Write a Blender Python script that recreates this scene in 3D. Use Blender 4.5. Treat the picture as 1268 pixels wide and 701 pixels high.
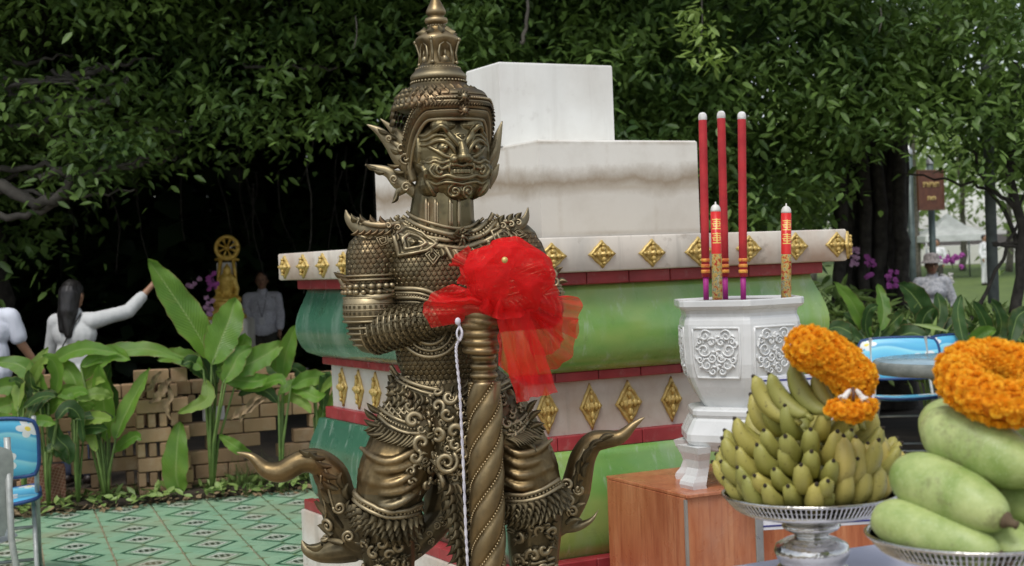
import bpy, bmesh, math, random
import numpy as np
from mathutils import Vector, Matrix, noise as mnoise
from mathutils.bvhtree import BVHTree
random.seed(7); np.random.seed(7)
PI = math.pi
for o in list(bpy.data.objects): bpy.data.objects.remove(o)
SC = bpy.context.scene
COL = SC.collection
# ------------------------------------------------------------ camera, world, light
F = 1700.0; HC = 1.6; PITCH = math.atan(25.5/F); ROLL = 0.038
Fv = Vector((0, math.cos(PITCH), -math.sin(PITCH)))
U0 = Vector((0, math.sin(PITCH), math.cos(PITCH))); R0 = Vector((1, 0, 0))
Rv = R0*math.cos(ROLL) - U0*math.sin(ROLL); Uv = R0*math.sin(ROLL) + U0*math.cos(ROLL)
CAMP = Vector((0, 0, HC))
cam = bpy.data.cameras.new('camera'); co = bpy.data.objects.new('camera', cam); COL.objects.link(co)
cam.sensor_width = 36; cam.lens = 36*F/1268; cam.clip_end = 500; cam.clip_start = 0.05
co.matrix_world = Matrix(((Rv.x, Uv.x, -Fv.x, 0), (Rv.y, Uv.y, -Fv.y, 0), (Rv.z, Uv.z, -Fv.z, HC), (0, 0, 0, 1)))
cam.dof.use_dof = True; cam.dof.focus_distance = 4.3; cam.dof.aperture_fstop = 5.6
SC.camera = co
SUN_EL, SUN_AZ = 58, 200          # overcast, brightest part of the sky behind and left of the camera
w = bpy.data.worlds.new('World'); SC.world = w; w.use_nodes = True
nt = w.node_tree; bg = nt.nodes['Background']
sky = nt.nodes.new('ShaderNodeTexSky'); sky.sky_type = 'NISHITA'; sky.sun_disc = False
sky.sun_elevation = math.radians(SUN_EL); sky.sun_rotation = math.radians(SUN_AZ)
sky.air_density = 1.0; sky.dust_density = 1.5; sky.ozone_density = 0.6
hsv = nt.nodes.new('ShaderNodeHueSaturation'); hsv.inputs['Saturation'].default_value = 0.42
nt.links.new(sky.outputs[0], hsv.inputs['Color']); nt.links.new(hsv.outputs[0], bg.inputs[0])
bg.inputs[1].default_value = 0.13
sl = bpy.data.lights.new('sun', 'SUN'); so = bpy.data.objects.new('sun', sl); COL.objects.link(so)
sl.energy = 1.4; sl.angle = math.radians(25); sl.color = (1, .965, .91)
az = math.radians(SUN_AZ); el = math.radians(SUN_EL)
sd = Vector((math.sin(az)*math.cos(el), math.cos(az)*math.cos(el), math.sin(el)))
so.rotation_euler = sd.to_track_quat('Z', 'Y').to_euler(); so.location = sd*20 
SC.view_settings.view_transform = 'Standard'; SC.view_settings.look = 'None'
SC.view_settings.exposure = 0.42; SC.view_settings.gamma = 1
SC.cycles.max_bounces = 6; SC.cycles.transparent_max_bounces = 16

# ------------------------------------------------------------ placing helpers (picture measure -> place at a known distance)
def ray(px, py): return Fv + Rv*((px-634)/F) - Uv*((py-350.5)/F)
def at(px, py, Y):
    r = ray(px, py); return CAMP + r*(Y/r.y)
def at_z(px, py, z):
    r = ray(px, py); return CAMP + r*((z-HC)/r.z)
def hit(px, py, P, n):
    r = ray(px, py); return CAMP + r*((P-CAMP).dot(n)/r.dot(n))

# ------------------------------------------------------------ materials
MATS = {}
def rgb(c): return (c[0], c[1], c[2], 1)
class N:
    def __init__(s, name):
        s.m = bpy.data.materials.new(name); s.m.use_nodes = True; s.t = s.m.node_tree
        s.b = s.t.nodes['Principled BSDF']; MATS[name] = s.m
        s.tc = None
    def new(s, typ, **kw):
        n = s.t.nodes.new('ShaderNode'+typ)
        for k, v in kw.items(): setattr(n, k, v)
        return n
    def link(s, a, b): s.t.links.new(a, b)
    def co(s, kind='Object'):
        if not s.tc: s.tc = s.new('TexCoord')
        return s.tc.outputs[kind]
    def geo(s):
        return s.new('NewGeometry').outputs['Position']
    def noise(s, scale, detail=4, rough=.55, vec=None, stretch=None):
        n = s.new('TexNoise'); n.inputs['Scale'].default_value = scale; n.inputs['Detail'].default_value = detail
        n.inputs['Roughness'].default_value = rough
        v = vec or s.co()
        if stretch:
            mp = s.new('Mapping'); mp.inputs['Scale'].default_value = stretch; s.link(v, mp.inputs[0]); v = mp.outputs[0]
        s.link(v, n.inputs['Vector']); return n.outputs['Fac']
    def ramp(s, fac, stops):
        r = s.new('ValToRGB'); e = r.color_ramp.elements
        while len(e) < len(stops): e.new(.5)
        for i, (p, c) in enumerate(stops): e[i].position = p; e[i].color = rgb(c) if len(c) == 3 else c
        s.link(fac, r.inputs[0]); return r.outputs[0]
    def mix(s, a, b, fac, mode='MIX'):
        m = s.new('MixRGB', blend_type=mode)
        for v, i in ((fac, 0), (a, 1), (b, 2)):
            if hasattr(v, 'links'): s.link(v, m.inputs[i])
            elif i == 0: m.inputs[0].default_value = v
            else: m.inputs[i].default_value = rgb(v)
        return m.outputs[0]
    def math(s, op, a, b=0., c=0.):
        m = s.new('Math', operation=op)
        for i, v in enumerate((a, b, c)):
            if hasattr(v, 'links'): s.link(v, m.inputs[i])
            else: m.inputs[i].default_value = v
        return m.outputs[0]
    def bump(s, h, strength=.3, dist=.01, chain=None):
        b = s.new('Bump'); b.inputs['Strength'].default_value = strength; b.inputs['Distance'].default_value = dist
        s.link(h, b.inputs['Height'])
        if chain: s.link(chain, b.inputs['Normal'])
        s.link(b.outputs[0], s.b.inputs['Normal']); return b.outputs[0]
    def set(s, **kw):
        for k, v in kw.items():
            i = s.b.inputs[k.replace('_', ' ')]
            if hasattr(v, 'links'): s.link(v, i)
            elif isinstance(v, tuple): i.default_value = rgb(v)
            else: i.default_value = v
        return s.m
def simple(name, c1, c2=None, scale=6, rough=.6, metal=0, bump=.15, bdist=.004, bscale=None, detail=5, lo=.35, hi=.65, rv=.12, **kw):
    n = N(name); c2 = c2 or tuple(x*.75 for x in c1)
    f = n.noise(scale, detail)
    n.set(Base_Color=n.ramp(f, [(lo, c2), (hi, c1)]), Metallic=metal)
    rr = n.ramp(n.noise(scale*2.3, 3), [(.3, (max(rough-rv, .02),)*3), (.7, (min(rough+rv, 1),)*3)])
    n.set(Roughness=rr)
    if bump: n.bump(n.noise(bscale or scale*8, 6), bump, bdist)
    for k, v in kw.items(): n.set(**{k: v})
    return n.m
def objrand(n):
    return n.new('ObjectInfo').outputs['Random']

# ------------------------------------------------------------ mesh helpers
class MB:
    def __init__(s): s.v = []; s.f = []; s.sm = []; s.isl = []; s.ni = 0
    def add(s, vs, fs, smooth=False):
        k = len(s.v); s.v += [tuple(p) for p in vs]; s.f += [tuple(i+k for i in f) for f in fs]; s.sm += [smooth]*len(fs); s.isl += [s.ni]*len(fs); s.ni += 1
    def box(s, c, d, X=Vector((1,0,0)), Y=Vector((0,1,0)), Z=Vector((0,0,1)), bev=0):
        c = Vector(c); hx, hy, hz = d[0]/2, d[1]/2, d[2]/2
        if bev:
            b = bev; vs = []
            # chamfered box: 24 vertices
            idx = {}
            for sx in (-1, 1):
                for sy in (-1, 1):
                    for sz in (-1, 1):
                        for ax in range(3):
                            q = [sx*(hx-(b if ax != 0 else 0)), sy*(hy-(b if ax != 1 else 0)), sz*(hz-(b if ax != 2 else 0))]
                            idx[(sx, sy, sz, ax)] = len(vs); vs.append(c+X*q[0]+Y*q[1]+Z*q[2])
            fs = []
            for sg in (-1, 1):
                fs.append([idx[(sg, a, b2, 0)] for a, b2 in ((-1,-1),(1,-1),(1,1),(-1,1))][::sg])
                fs.append([idx[(a, sg, b2, 1)] for a, b2 in ((-1,-1),(1,-1),(1,1),(-1,1))][::-sg])
                fs.append([idx[(a, b2, sg, 2)] for a, b2 in ((-1,-1),(1,-1),(1,1),(-1,1))][::sg])
            for a in (-1, 1):
                for b2 in (-1, 1):
                    fs.append([idx[(a,b2,-1,0)], idx[(a,b2,-1,1)], idx[(a,b2,1,1)], idx[(a,b2,1,0)]])
                    fs.append([idx[(a,-1,b2,0)], idx[(a,-1,b2,2)], idx[(a,1,b2,2)], idx[(a,1,b2,0)]])
                    fs.append([idx[(-1,a,b2,1)], idx[(-1,a,b2,2)], idx[(1,a,b2,2)], idx[(1,a,b2,1)]])
            for a in (-1,1):
                for b2 in (-1,1):
                    for c2 in (-1,1): fs.append([idx[(a,b2,c2,0)], idx[(a,b2,c2,1)], idx[(a,b2,c2,2)]])
            s.add(vs, fs); return s
        vs = [c+X*(sx*hx)+Y*(sy*hy)+Z*(sz*hz) for sz in (-1,1) for sx, sy in ((-1,-1),(1,-1),(1,1),(-1,1))]
        s.add(vs, [(3,2,1,0),(4,5,6,7),(0,1,5,4),(1,2,6,5),(2,3,7,6),(3,0,4,7)]); return s
    def tube(s, pts, rad, n=8, flat=1.0, up=None, cap=True, flat2=1.0):
        """swept round tube; rad scalar or list; flat scales the second axis"""
        pts = [Vector(p) for p in pts]; m = len(pts)
        if not hasattr(rad, '__len__'): rad = [rad]*m
        prev = None; vs = []; fs = []
        for i, p in enumerate(pts):
            t = (pts[min(i+1, m-1)]-pts[max(i-1, 0)])
            if t.length < 1e-9: t = Vector((0,0,1))
            t.normalize()
            if prev is None:
                a = up.copy() if up else (Vector((0,0,1)) if abs(t.z) < .9 else Vector((1,0,0)))
            else: a = prev
            a = a - t*a.dot(t)
            if a.length < 1e-6: a = t.orthogonal()
            a.normalize(); b = t.cross(a); prev = a
            for k in range(n):
                th = 2*PI*k/n; vs.append(p + a*(math.cos(th)*rad[i]*flat) + b*(math.sin(th)*rad[i]*flat2))
        for i in range(m-1):
            for k in range(n):
                k2 = (k+1) % n; fs.append((i*n+k, i*n+k2, (i+1)*n+k2, (i+1)*n+k))
        if cap: fs.append(tuple(range(n-1, -1, -1))); fs.append(tuple((m-1)*n+k for k in range(n)))
        s.add(vs, fs, True); return s
    def lathe(s, prof, c=(0,0,0), n=24, Z=Vector((0,0,1)), X=None, rot=0, smooth=True, sx=1, sy=1):
        c = Vector(c); Z = Vector(Z).normalized(); X = X or (Vector((1,0,0)) if abs(Z.x) < .9 else Vector((0,1,0)))
        X = (X-Z*X.dot(Z)).normalized(); Y = Z.cross(X); vs = []; fs = []; m = len(prof)
        for r, z in prof:
            for k in range(n):
                th = rot+2*PI*k/n; vs.append(c+Z*z+X*(math.cos(th)*r*sx)+Y*(math.sin(th)*r*sy))
        for i in range(m-1):
            for k in range(n):
                k2 = (k+1) % n; fs.append((i*n+k, i*n+k2, (i+1)*n+k2, (i+1)*n+k))
        if prof[0][0] > 1e-5: fs.append(tuple(range(n-1, -1, -1)))
        if prof[-1][0] > 1e-5: fs.append(tuple((m-1)*n+k for k in range(n)))
        s.add(vs, fs, smooth); return s
    def ell(s, c, r, n=10, m=7, X=Vector((1,0,0)), Y=Vector((0,1,0)), Z=Vector((0,0,1))):
        c = Vector(c)
        if not hasattr(r, '__len__'): r = (r, r, r)
        vs = [c-Z*r[2]]; fs = []
        for i in range(1, m):
            ph = -PI/2+PI*i/m
            for k in range(n):
                th = 2*PI*k/n; vs.append(c+X*(math.cos(ph)*math.cos(th)*r[0])+Y*(math.cos(ph)*math.sin(th)*r[1])+Z*(math.sin(ph)*r[2]))
        vs.append(c+Z*r[2]); L = len(vs)-1
        for k in range(n): fs.append((0, 1+(k+1) % n, 1+k)); fs.append((L, L-n+k, L-n+(k+1) % n))
        for i in range(m-2):
            for k in range(n):
                k2 = (k+1) % n; a = 1+i*n; fs.append((a+k, a+k2, a+n+k2, a+n+k))
        s.add(vs, fs, True); return s
    def prism(s, poly, z0, z1, O=Vector((0,0,0)), X=Vector((1,0,0)), Y=Vector((0,1,0)), Z=Vector((0,0,1)), smooth=False):
        n = len(poly); vs = [O+X*a+Y*b+Z*z0 for a, b in poly]+[O+X*a+Y*b+Z*z1 for a, b in poly]
        s.add(vs, [tuple(range(n-1, -1, -1)), tuple(range(n, 2*n))]+[(k, (k+1) % n, n+(k+1) % n, n+k) for k in range(n)], smooth); return s
    def grid(s, P, nu, nv, smooth=True, closeu=False):
        vs = [P(i, j) for j in range(nv) for i in range(nu)]; fs = []
        for j in range(nv-1):
            for i in range(nu if closeu else nu-1):
                i2 = (i+1) % nu; fs.append((j*nu+i, j*nu+i2, (j+1)*nu+i2, (j+1)*nu+i))
        s.add(vs, fs, smooth); return s
    def mesh(s, name):
        me = bpy.data.meshes.new(name); me.from_pydata(s.v, [], s.f)
        me.polygons.foreach_set('use_smooth', s.sm); me.update(); return me
    def build(s, name, mat, parent=None, label=None, kind=None):
        me = s.mesh(name)
        if mat: me.materials.append(mat)
        return link(name, me, parent, label, kind)
def link(name, me, parent=None, label=None, kind=None, loc=None):
    o = bpy.data.objects.new(name, me); COL.objects.link(o)
    if parent: put_under(o, parent)
    if loc is not None: o.location = loc
    if label: o['label'] = label
    if kind: o['kind'] = kind
    return o
def put_under(o, p):
    o.parent = p; o.matrix_parent_inverse = p.matrix_basis.inverted()   # children are written in world measures
def tag(o, label, cat, group=None):
    o['label'] = label; o['category'] = cat
    if group: o['group'] = group
    return o
def thing(name, label, cat, loc=(0,0,0), group=None):
    o = bpy.data.objects.new(name, None); COL.objects.link(o); o.location = loc; o.empty_display_size = .1
    return tag(o, label, cat, group)
def npmesh(name, V, Fc, mat, smooth=False):
    """V (n,3) array, Fc (m,k) array of equal sized faces"""
    me = bpy.data.meshes.new(name); V = np.asarray(V, np.float32); Fc = np.asarray(Fc, np.int32)
    me.vertices.add(len(V)); me.vertices.foreach_set('co', V.ravel())
    m, k = Fc.shape; me.loops.add(m*k); me.loops.foreach_set('vertex_index', Fc.ravel())
    me.polygons.add(m); me.polygons.foreach_set('loop_start', np.arange(0, m*k, k, dtype=np.int32))
    me.polygons.foreach_set('loop_total', np.full(m, k, np.int32))
    if smooth: me.polygons.foreach_set('use_smooth', np.ones(m, bool))
    me.materials.append(mat); me.update(calc_edges=True); return me
def fuse(mb, voxel, smooth=4, factor=.5):
    """union of overlapping closed shapes into one continuous surface"""
    me = mb.mesh('tmp'); o = bpy.data.objects.new('tmp', me); COL.objects.link(o)
    r = o.modifiers.new('r', 'REMESH'); r.mode = 'VOXEL'; r.voxel_size = voxel; r.use_smooth_shade = True
    if smooth:
        q = o.modifiers.new('s', 'SMOOTH'); q.factor = factor; q.iterations = smooth
    dg = bpy.context.evaluated_depsgraph_get()
    out = bpy.data.meshes.new_from_object(o.evaluated_get(dg)); bpy.data.objects.remove(o); bpy.data.meshes.remove(me)
    return out
def spline(pts, n):
    """Catmull-Rom through tuples of any length"""
    P = [np.array(p, float) for p in pts]; P = [2*P[0]-P[1]]+P+[2*P[-1]-P[-2]]; out = []
    m = len(P)-3
    for k in range(n):
        u = k/(n-1)*m; i = min(int(u), m-1); t = u-i; a, b, c, d = P[i:i+4]
        out.append(.5*((2*b)+(c-a)*t+(2*a-5*b+4*c-d)*t*t+(-a+3*b-3*c+d)*t**3))
    return out
Zv = Vector((0,0,1))
# ============================================================ pedestal frame
D0 = 5.2
PC = Vector((-.0159*D0, D0, 0))
a_ = math.radians(26); b_ = math.radians(60.2)
pu = Vector((math.cos(a_), math.sin(a_), 0)); pv = Vector((-math.cos(b_), math.sin(b_), 0))
pw = Zv.cross(pu)                     # normal into the front face
PW, PL = 1.71, 2.28
def PP(s, t, z): return PC+pu*s+pv*t+Zv*z
def front(px, py, inset=0):           # point of the front face seen at a pixel -> s, z
    q = hit(px, py, PC+pv*inset, pw); d = q-PC-pv*inset; return d.dot(pu), q.z
n_left = Vector((pv.y, -pv.x, 0))
def leftf(px, py, inset=0):
    P = PC+pu*inset; q = hit(px, py, P, n_left); d = q-P; return d.dot(pv), q.z

# ------------------------------------------------------------ stone, paint, tile
def stain_wall(name, base, s1=1.0, warm=(.30,.24,.17), amt=.5):
    n = N(name)
    f = n.noise(1.7, 6, .62); f2 = n.noise(14, 5, .6); f3 = n.noise(3.1, 5, .6, stretch=(1, 1, .25))
    c = n.mix(base, warm, n.math('MULTIPLY', n.ramp(f, [(.46, (0,0,0)), (.66, (1,1,1))]), amt*.7))
    st = n.noise(9, 6, .65, stretch=(1, 1, .08)); c = n.mix(c, (.33,.30,.25), n.math('MULTIPLY', n.ramp(st, [(.56, (0,0,0)), (.70, (1,1,1))]), amt*.6))
    c = n.mix(c, (.36,.35,.32), n.math('MULTIPLY', n.ramp(f3, [(.52, (0,0,0)), (.72, (1,1,1))]), amt*.7))
    c = n.mix(c, (.25,.20,.15), n.math('MULTIPLY', n.ramp(f2, [(.60, (0,0,0)), (.74, (1,1,1))]), amt*.6))
    n.set(Base_Color=c, Roughness=.72); n.bump(n.noise(40, 6), .12, .003); return n.m
m_white = stain_wall('white_paint', (.62,.61,.57), amt=.22)
m_whitebox = stain_wall('white_paint_upper', (.78,.78,.74), amt=.30)
m_slab = stain_wall('weathered_white_slab', (.66,.61,.53), warm=(.34,.19,.11), amt=1.0)
m_frieze = stain_wall('weathered_frieze', (.60,.57,.51), warm=(.33,.22,.14), amt=.9)
def step_mat():
    n = N('white_block_step'); g = n.geo()
    base = (.72,.70,.64)
    # damp brown tide line along the lower courses, a stain with its own shape
    sep = n.new('SeparateXYZ'); n.link(g, sep.inputs[0])
    w1 = n.noise(2.6, 9, .72, vec=g)
    h = n.math('ADD', sep.outputs['Z'], n.math('MULTIPLY', w1, -.16))
    band = n.ramp(h, [(.0, (0,0,0)), (.5, (0,0,0)), (1, (0,0,0))])
    r = n.new('MapRange'); r.inputs[1].default_value = 1.66; r.inputs[2].default_value = 1.93; n.link(h, r.inputs[0])
    band = n.ramp(r.outputs[0], [(.0, (.35,)*3), (.45, (.30,)*3), (.72, (.95,)*3), (.86, (.5,)*3), (1, (0,)*3)])
    bk = n.new('TexBrick'); mpb = n.new('Mapping'); mpb.inputs['Rotation'].default_value = (PI/2, 0, 0); n.link(g, mpb.inputs[0]); n.link(mpb.outputs[0], bk.inputs['Vector']); bk.inputs['Scale'].default_value = 1; bk.inputs['Brick Width'].default_value = .42; bk.inputs['Row Height'].default_value = .19; bk.inputs['Mortar Size'].default_value = .016; bk.inputs['Mortar Smooth'].default_value = 1.; bk.inputs['Color1'].default_value = (0,0,0,1); bk.inputs['Color2'].default_value = (.12,.12,.12,1); bk.inputs['Mortar'].default_value = (1,1,1,1)
    c = n.mix(base, (.27,.21,.14), band)
    c = n.mix(c, (.40,.34,.26), n.math('MULTIPLY', n.math('MULTIPLY', bk.outputs['Color'], .65), n.ramp(w1, [(.4, (0,)*3), (.6, (1,)*3)])))
    c = n.mix(c, (.40,.35,.28), n.math('MULTIPLY', n.ramp(n.noise(5, 6, .65, vec=g), [(.5, (0,)*3), (.8, (1,)*3)]), .35))
    n.set(Base_Color=c, Roughness=.75); n.bump(n.noise(30, 6, vec=g), .15, .003); return n.m
m_step = step_mat()
def red_mat():
    n = N('red_glazed_tile'); g = n.geo(); rnd = objrand(n)
    c = n.ramp(n.noise(9, 5, .6, vec=g), [(.3, (.27,.025,.032)), (.7, (.42,.050,.058))])
    c = n.mix(c, (.45,.26,.24), n.math('MULTIPLY', n.ramp(n.noise(22, 6, .7, vec=g), [(.55, (0,)*3), (.75, (1,)*3)]), .5))
    c = n.mix(c, (.22,.025,.03), n.math('MULTIPLY', rnd, .3))
    n.set(Base_Color=c, Roughness=.34); n.bump(n.noise(60, 4, vec=g), .08, .002); return n.m
m_red = red_mat()
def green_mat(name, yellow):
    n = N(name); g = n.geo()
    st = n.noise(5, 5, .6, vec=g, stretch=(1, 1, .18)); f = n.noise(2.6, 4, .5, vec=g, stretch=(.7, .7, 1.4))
    if yellow: c = n.ramp(f, [(.20, (.055,.24,.06)), (.48, (.19,.37,.085)), (.74, (.40,.48,.14))])  # yellow-green sheen of the front faces put into the glaze colour
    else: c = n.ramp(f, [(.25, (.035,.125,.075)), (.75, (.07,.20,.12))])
    c = n.mix(c, (.42,.52,.44), n.math('MULTIPLY', n.ramp(st, [(.54, (0,)*3), (.68, (1,)*3)]), .26))
    grime = n.noise(3.3, 7, .72, vec=g); c = n.mix(c, (.035,.07,.035), n.math('MULTIPLY', n.ramp(grime, [(.56, (0,)*3), (.68, (1,)*3)]), .38))
    fine = n.noise(26, 5, .65, vec=g, stretch=(1, 1, .10))
    c = n.mix(c, (.5,.58,.5), n.math('MULTIPLY', n.ramp(fine, [(.57, (0,)*3), (.66, (1,)*3)]), .3))
    n.set(Base_Color=c, Roughness=n.ramp(n.noise(7, 4, vec=g), [(.3, (.20,)*3), (.7, (.38,)*3)]), Coat_Weight=.6, Coat_Roughness=.12)
    n.bump(n.noise(18, 4, vec=g), .10, .004); return n.m
m_gfront = green_mat('green_glaze_yellow_sheen', True); m_gleft = green_mat('green_glaze_bluish', False)
m_gold = simple('gold_paint', (.66,.49,.17), (.42,.28,.07), 40, .40, .22, .4, .003, 90)
def tile_mat(name, c1, c2, c3):
    n = N(name); g = n.geo()
    gr = n.noise(5, 7, .65, vec=g, stretch=(2.2, 2.2, .5)); gr2 = n.noise(30, 4, .6, vec=g, stretch=(2, 2, .12))
    c = n.ramp(gr, [(.3, c2), (.5, c1), (.7, c3)])
    c = n.mix(c, c2, n.math('MULTIPLY', n.ramp(gr2, [(.5, (0,)*3), (.62, (1,)*3)]), .6))
    c = n.mix(c, (.45,.33,.27), n.math('MULTIPLY', n.ramp(n.noise(3.5, 5, .6, vec=g), [(.55, (0,)*3), (.8, (1,)*3)]), .3))
    n.set(Base_Color=c, Roughness=n.ramp(n.noise(8, 3, vec=g), [(.3, (.22,)*3), (.7, (.42,)*3)])); n.bump(gr2, .05, .001); return n.m
m_otile = tile_mat('orange_wood_look_tile', (.47,.16,.07), (.33,.085,.035), (.58,.25,.12))

# ------------------------------------------------------------ ground and the green tiled floor
fa = math.radians(20.5); fu = Vector((math.cos(fa), math.sin(fa), 0)); fv = Vector((-fu.y, fu.x, 0))
def soil():
    n = N('soil_and_leaf_litter'); g = n.geo()
    c = n.ramp(n.noise(3, 8, .65, vec=g), [(.3, (.018,.014,.010)), (.6, (.05,.036,.022)), (.8, (.09,.06,.035))])
    n.set(Base_Color=c, Roughness=.95); n.bump(n.noise(20, 8, .7, vec=g), .6, .03); return n.m
m_soil = soil()
def lawn_mat():
    n = N('mown_lawn'); g = n.geo()
    n.set(Base_Color=n.ramp(n.noise(1.5, 8, .7, vec=g), [(.3, (.07,.11,.025)), (.7, (.15,.21,.05))]), Roughness=.9); n.bump(n.noise(30, 6, vec=g), .5, .02); return n.m
rng = random.Random(3)
mb = MB(); gn = 60
def gp(i, j):
    x = -260+520*i/(gn-1); y = -20+420*j/(gn-1)
    return Vector((x, y, -.03))
mb.grid(gp, gn, gn); ground = mb.build('ground', m_soil); ground['kind'] = 'structure'
mb = MB(); mb.grid(lambda i, j: Vector((4+60*i/11, 19+75*j/11, -.015)), 12, 12); lawn = mb.build('lawn', lawn_mat()); lawn['kind'] = 'structure'
def floor_tile_mat():
    n = N('green_patterned_floor_tile')
    uv = n.co('UV'); sep = n.new('SeparateXYZ'); n.link(uv, sep.inputs[0]); x, y = sep.outputs[0], sep.outputs[1]
    ax = n.math('ABSOLUTE', n.math('SUBTRACT', x, .5)); ay = n.math('ABSOLUTE', n.math('SUBTRACT', y, .5))
    d = n.math("ADD", n.math("MULTIPLY", ax, 1.16), ay)
    base = n.ramp(n.noise(6, 4, vec=n.geo()), [(.3, (.235,.43,.285)), (.7, (.32,.52,.345))])
    def band(v, a, b, e=.006):
        return n.math('MULTIPLY', n.math('GREATER_THAN', v, a), n.math('LESS_THAN', v, b))
    c = n.mix(base, (.012,.095,.055), band(d, .375, .478))
    c = n.mix(c, (.36,.56,.38), band(d, .315, .375))
    c = n.mix(c, (.02,.12,.07), band(d, .285, .315))
    c = n.mix(c, (.55,.62,.52), n.math('LESS_THAN', d, .285))
    fx = n.math('ABSOLUTE', n.math('SUBTRACT', n.math('FRACT', n.math('ADD', n.math('MULTIPLY', x, 11.), .5)), .5)); fy = n.math('ABSOLUTE', n.math('SUBTRACT', n.math('FRACT', n.math('ADD', n.math('MULTIPLY', y, 11.), .5)), .5))
    ink = n.math('MULTIPLY', n.math('LESS_THAN', n.math('ADD', n.math('MULTIPLY', ax, 1.1), ay), .20), n.math('GREATER_THAN', n.math('ADD', fx, fy), .33))
    ink = n.math('MULTIPLY', ink, n.math('LESS_THAN', ay, .11))
    c = n.mix(c, (.01,.04,.025), ink)
    # little olive star at each corner of the tile
    cx = n.math('SUBTRACT', .5, ax); cy = n.math('SUBTRACT', .5, ay)
    st = n.math('MULTIPLY', cx, cy); st = n.math('MULTIPLY', n.math('LESS_THAN', st, .0014), n.math('LESS_THAN', n.math('ADD', cx, cy), .14))
    c = n.mix(c, (.15,.17,.06), n.math('MULTIPLY', st, .85))
    # small stars at mid side
    for q in (ax, ay):
        other = ay if q is ax else ax
        e = n.math('MULTIPLY', n.math('LESS_THAN', n.math('MULTIPLY', n.math('SUBTRACT', .5, q), other), .0007), n.math('LESS_THAN', n.math('ADD', n.math('SUBTRACT', .5, q), other), .085))
        c = n.mix(c, (.13,.22,.09), n.math('MULTIPLY', e, .8))
    dirt = n.noise(1.8, 7, .65, vec=n.geo()); dirt2 = n.noise(14, 6, .7, vec=n.geo())
    c = n.mix(c, (.30,.24,.14), n.math('MULTIPLY', n.ramp(dirt, [(.45, (0,)*3), (.68, (1,)*3)]), .5))
    c = n.mix(c, (.20,.18,.12), n.math('MULTIPLY', n.ramp(dirt2, [(.6, (0,)*3), (.75, (1,)*3)]), .4))
    n.set(Base_Color=c, Roughness=n.ramp(dirt, [(.3, (.22,)*3), (.7, (.5,)*3)])); n.bump(n.noise(60, 4, vec=n.geo()), .05, .001); return n.m
m_ftile = floor_tile_mat()
m_grout = simple('sandy_grout', (.46,.39,.28), (.30,.24,.15), 9, .9, 0, .3, .002)
TS = .378
tO = at_z(116, 631, 0)                       # one joint crossing seen in the photograph, at the back edge
floor_mb = MB()
floor_mb.box(tO+fu*1.2-fv*5.2+Zv*-.028, (9.4, 11.0, .04), fu, fv, Zv)
floor = floor_mb.build('tiled_floor', m_grout); floor['kind'] = 'structure'
tm = MB(); tm.box((0,0,0), (TS-.012, TS-.003, .012), bev=.0012); tme = tm.mesh('floor_tile'); tme.materials.append(m_ftile)
uvl = tme.uv_layers.new(name='uv')
for lp in tme.loops:
    v = tme.vertices[lp.vertex_index].co; uvl.data[lp.index].uv = (v.x/TS+.5, v.y/TS+.5)
def in_ped(p):
    d = p-PC; t = d.dot(Vector((pu.y, -pu.x, 0)))/pv.dot(Vector((pu.y, -pu.x, 0))); s = d.dot(n_left)/pu.dot(n_left)
    return -.02 < s < PW+.2 and -.02 < t < PL
for i in range(-7, 11):
    for j in range(-14, 0):
        c = tO+fu*((i+.5)*TS)+fv*((j+.5)*TS)
        d = c-CAMP; xx = d.dot(Rv)/d.dot(Fv)*F+634; yy = 350.5-d.dot(Uv)/d.dot(Fv)*F
        if xx < -140 or xx > 720 or yy > 860: continue
        if in_ped(c): continue
        o = link('floor_tile', tme, floor, loc=(c.x+rng.uniform(-.001,.001), c.y, rng.uniform(-.0008,.0012)))
        o.rotation_euler = (rng.uniform(-.002,.002), rng.uniform(-.002,.002), fa+rng.uniform(-.004,.004))

# ------------------------------------------------------------ the big pedestal
ped = thing('shrine_pedestal', 'large weathered pedestal with green cushion mouldings, red bands and gold diamonds under white boxes', 'pedestal', PC)
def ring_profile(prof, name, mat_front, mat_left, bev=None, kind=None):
    """sweep (offset, z) round the four sides; front+right colour carries a yellow sheen, left+back stays bluish"""
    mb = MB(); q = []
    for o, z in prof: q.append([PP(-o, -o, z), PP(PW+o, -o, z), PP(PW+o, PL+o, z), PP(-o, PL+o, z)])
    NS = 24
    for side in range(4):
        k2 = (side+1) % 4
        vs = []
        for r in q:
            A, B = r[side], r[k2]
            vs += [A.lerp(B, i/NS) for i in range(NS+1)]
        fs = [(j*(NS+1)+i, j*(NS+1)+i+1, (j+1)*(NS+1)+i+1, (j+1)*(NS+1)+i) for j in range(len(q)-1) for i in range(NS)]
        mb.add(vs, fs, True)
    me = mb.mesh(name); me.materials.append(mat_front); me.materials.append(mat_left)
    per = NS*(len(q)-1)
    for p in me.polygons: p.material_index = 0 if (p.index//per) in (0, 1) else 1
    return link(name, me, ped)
def cushion(z0, z1, o0, ob, o1, k=.62, n=14):
    """z0 bottom, z1 top; bulge ob"""
    out = [(o0-.12, z1)]
    for i in range(n+1):
        t = i/n                         # 0 top .. 1 bottom
        z = z1+(z0-z1)*t
        if t < k: a = t/k; o = o0+(ob-o0)*math.sin(a*PI/2)**1.3
        else: a = (t-k)/(1-k); o = o1+(ob-o1)*math.sqrt(max(0, 1-a*a))
        out.append((o, z))
    return out
ring_profile([(-.3, 1.69), (-.004, 1.69), (0, 1.684), (0, 1.558), (-.006, 1.552), (-.3, 1.552)], 'slab', m_slab, m_slab)
ring_profile(cushion(1.15, 1.502, -.110, -.056, -.150, .58), 'upper_cushion', m_gfront, m_gleft)
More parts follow.
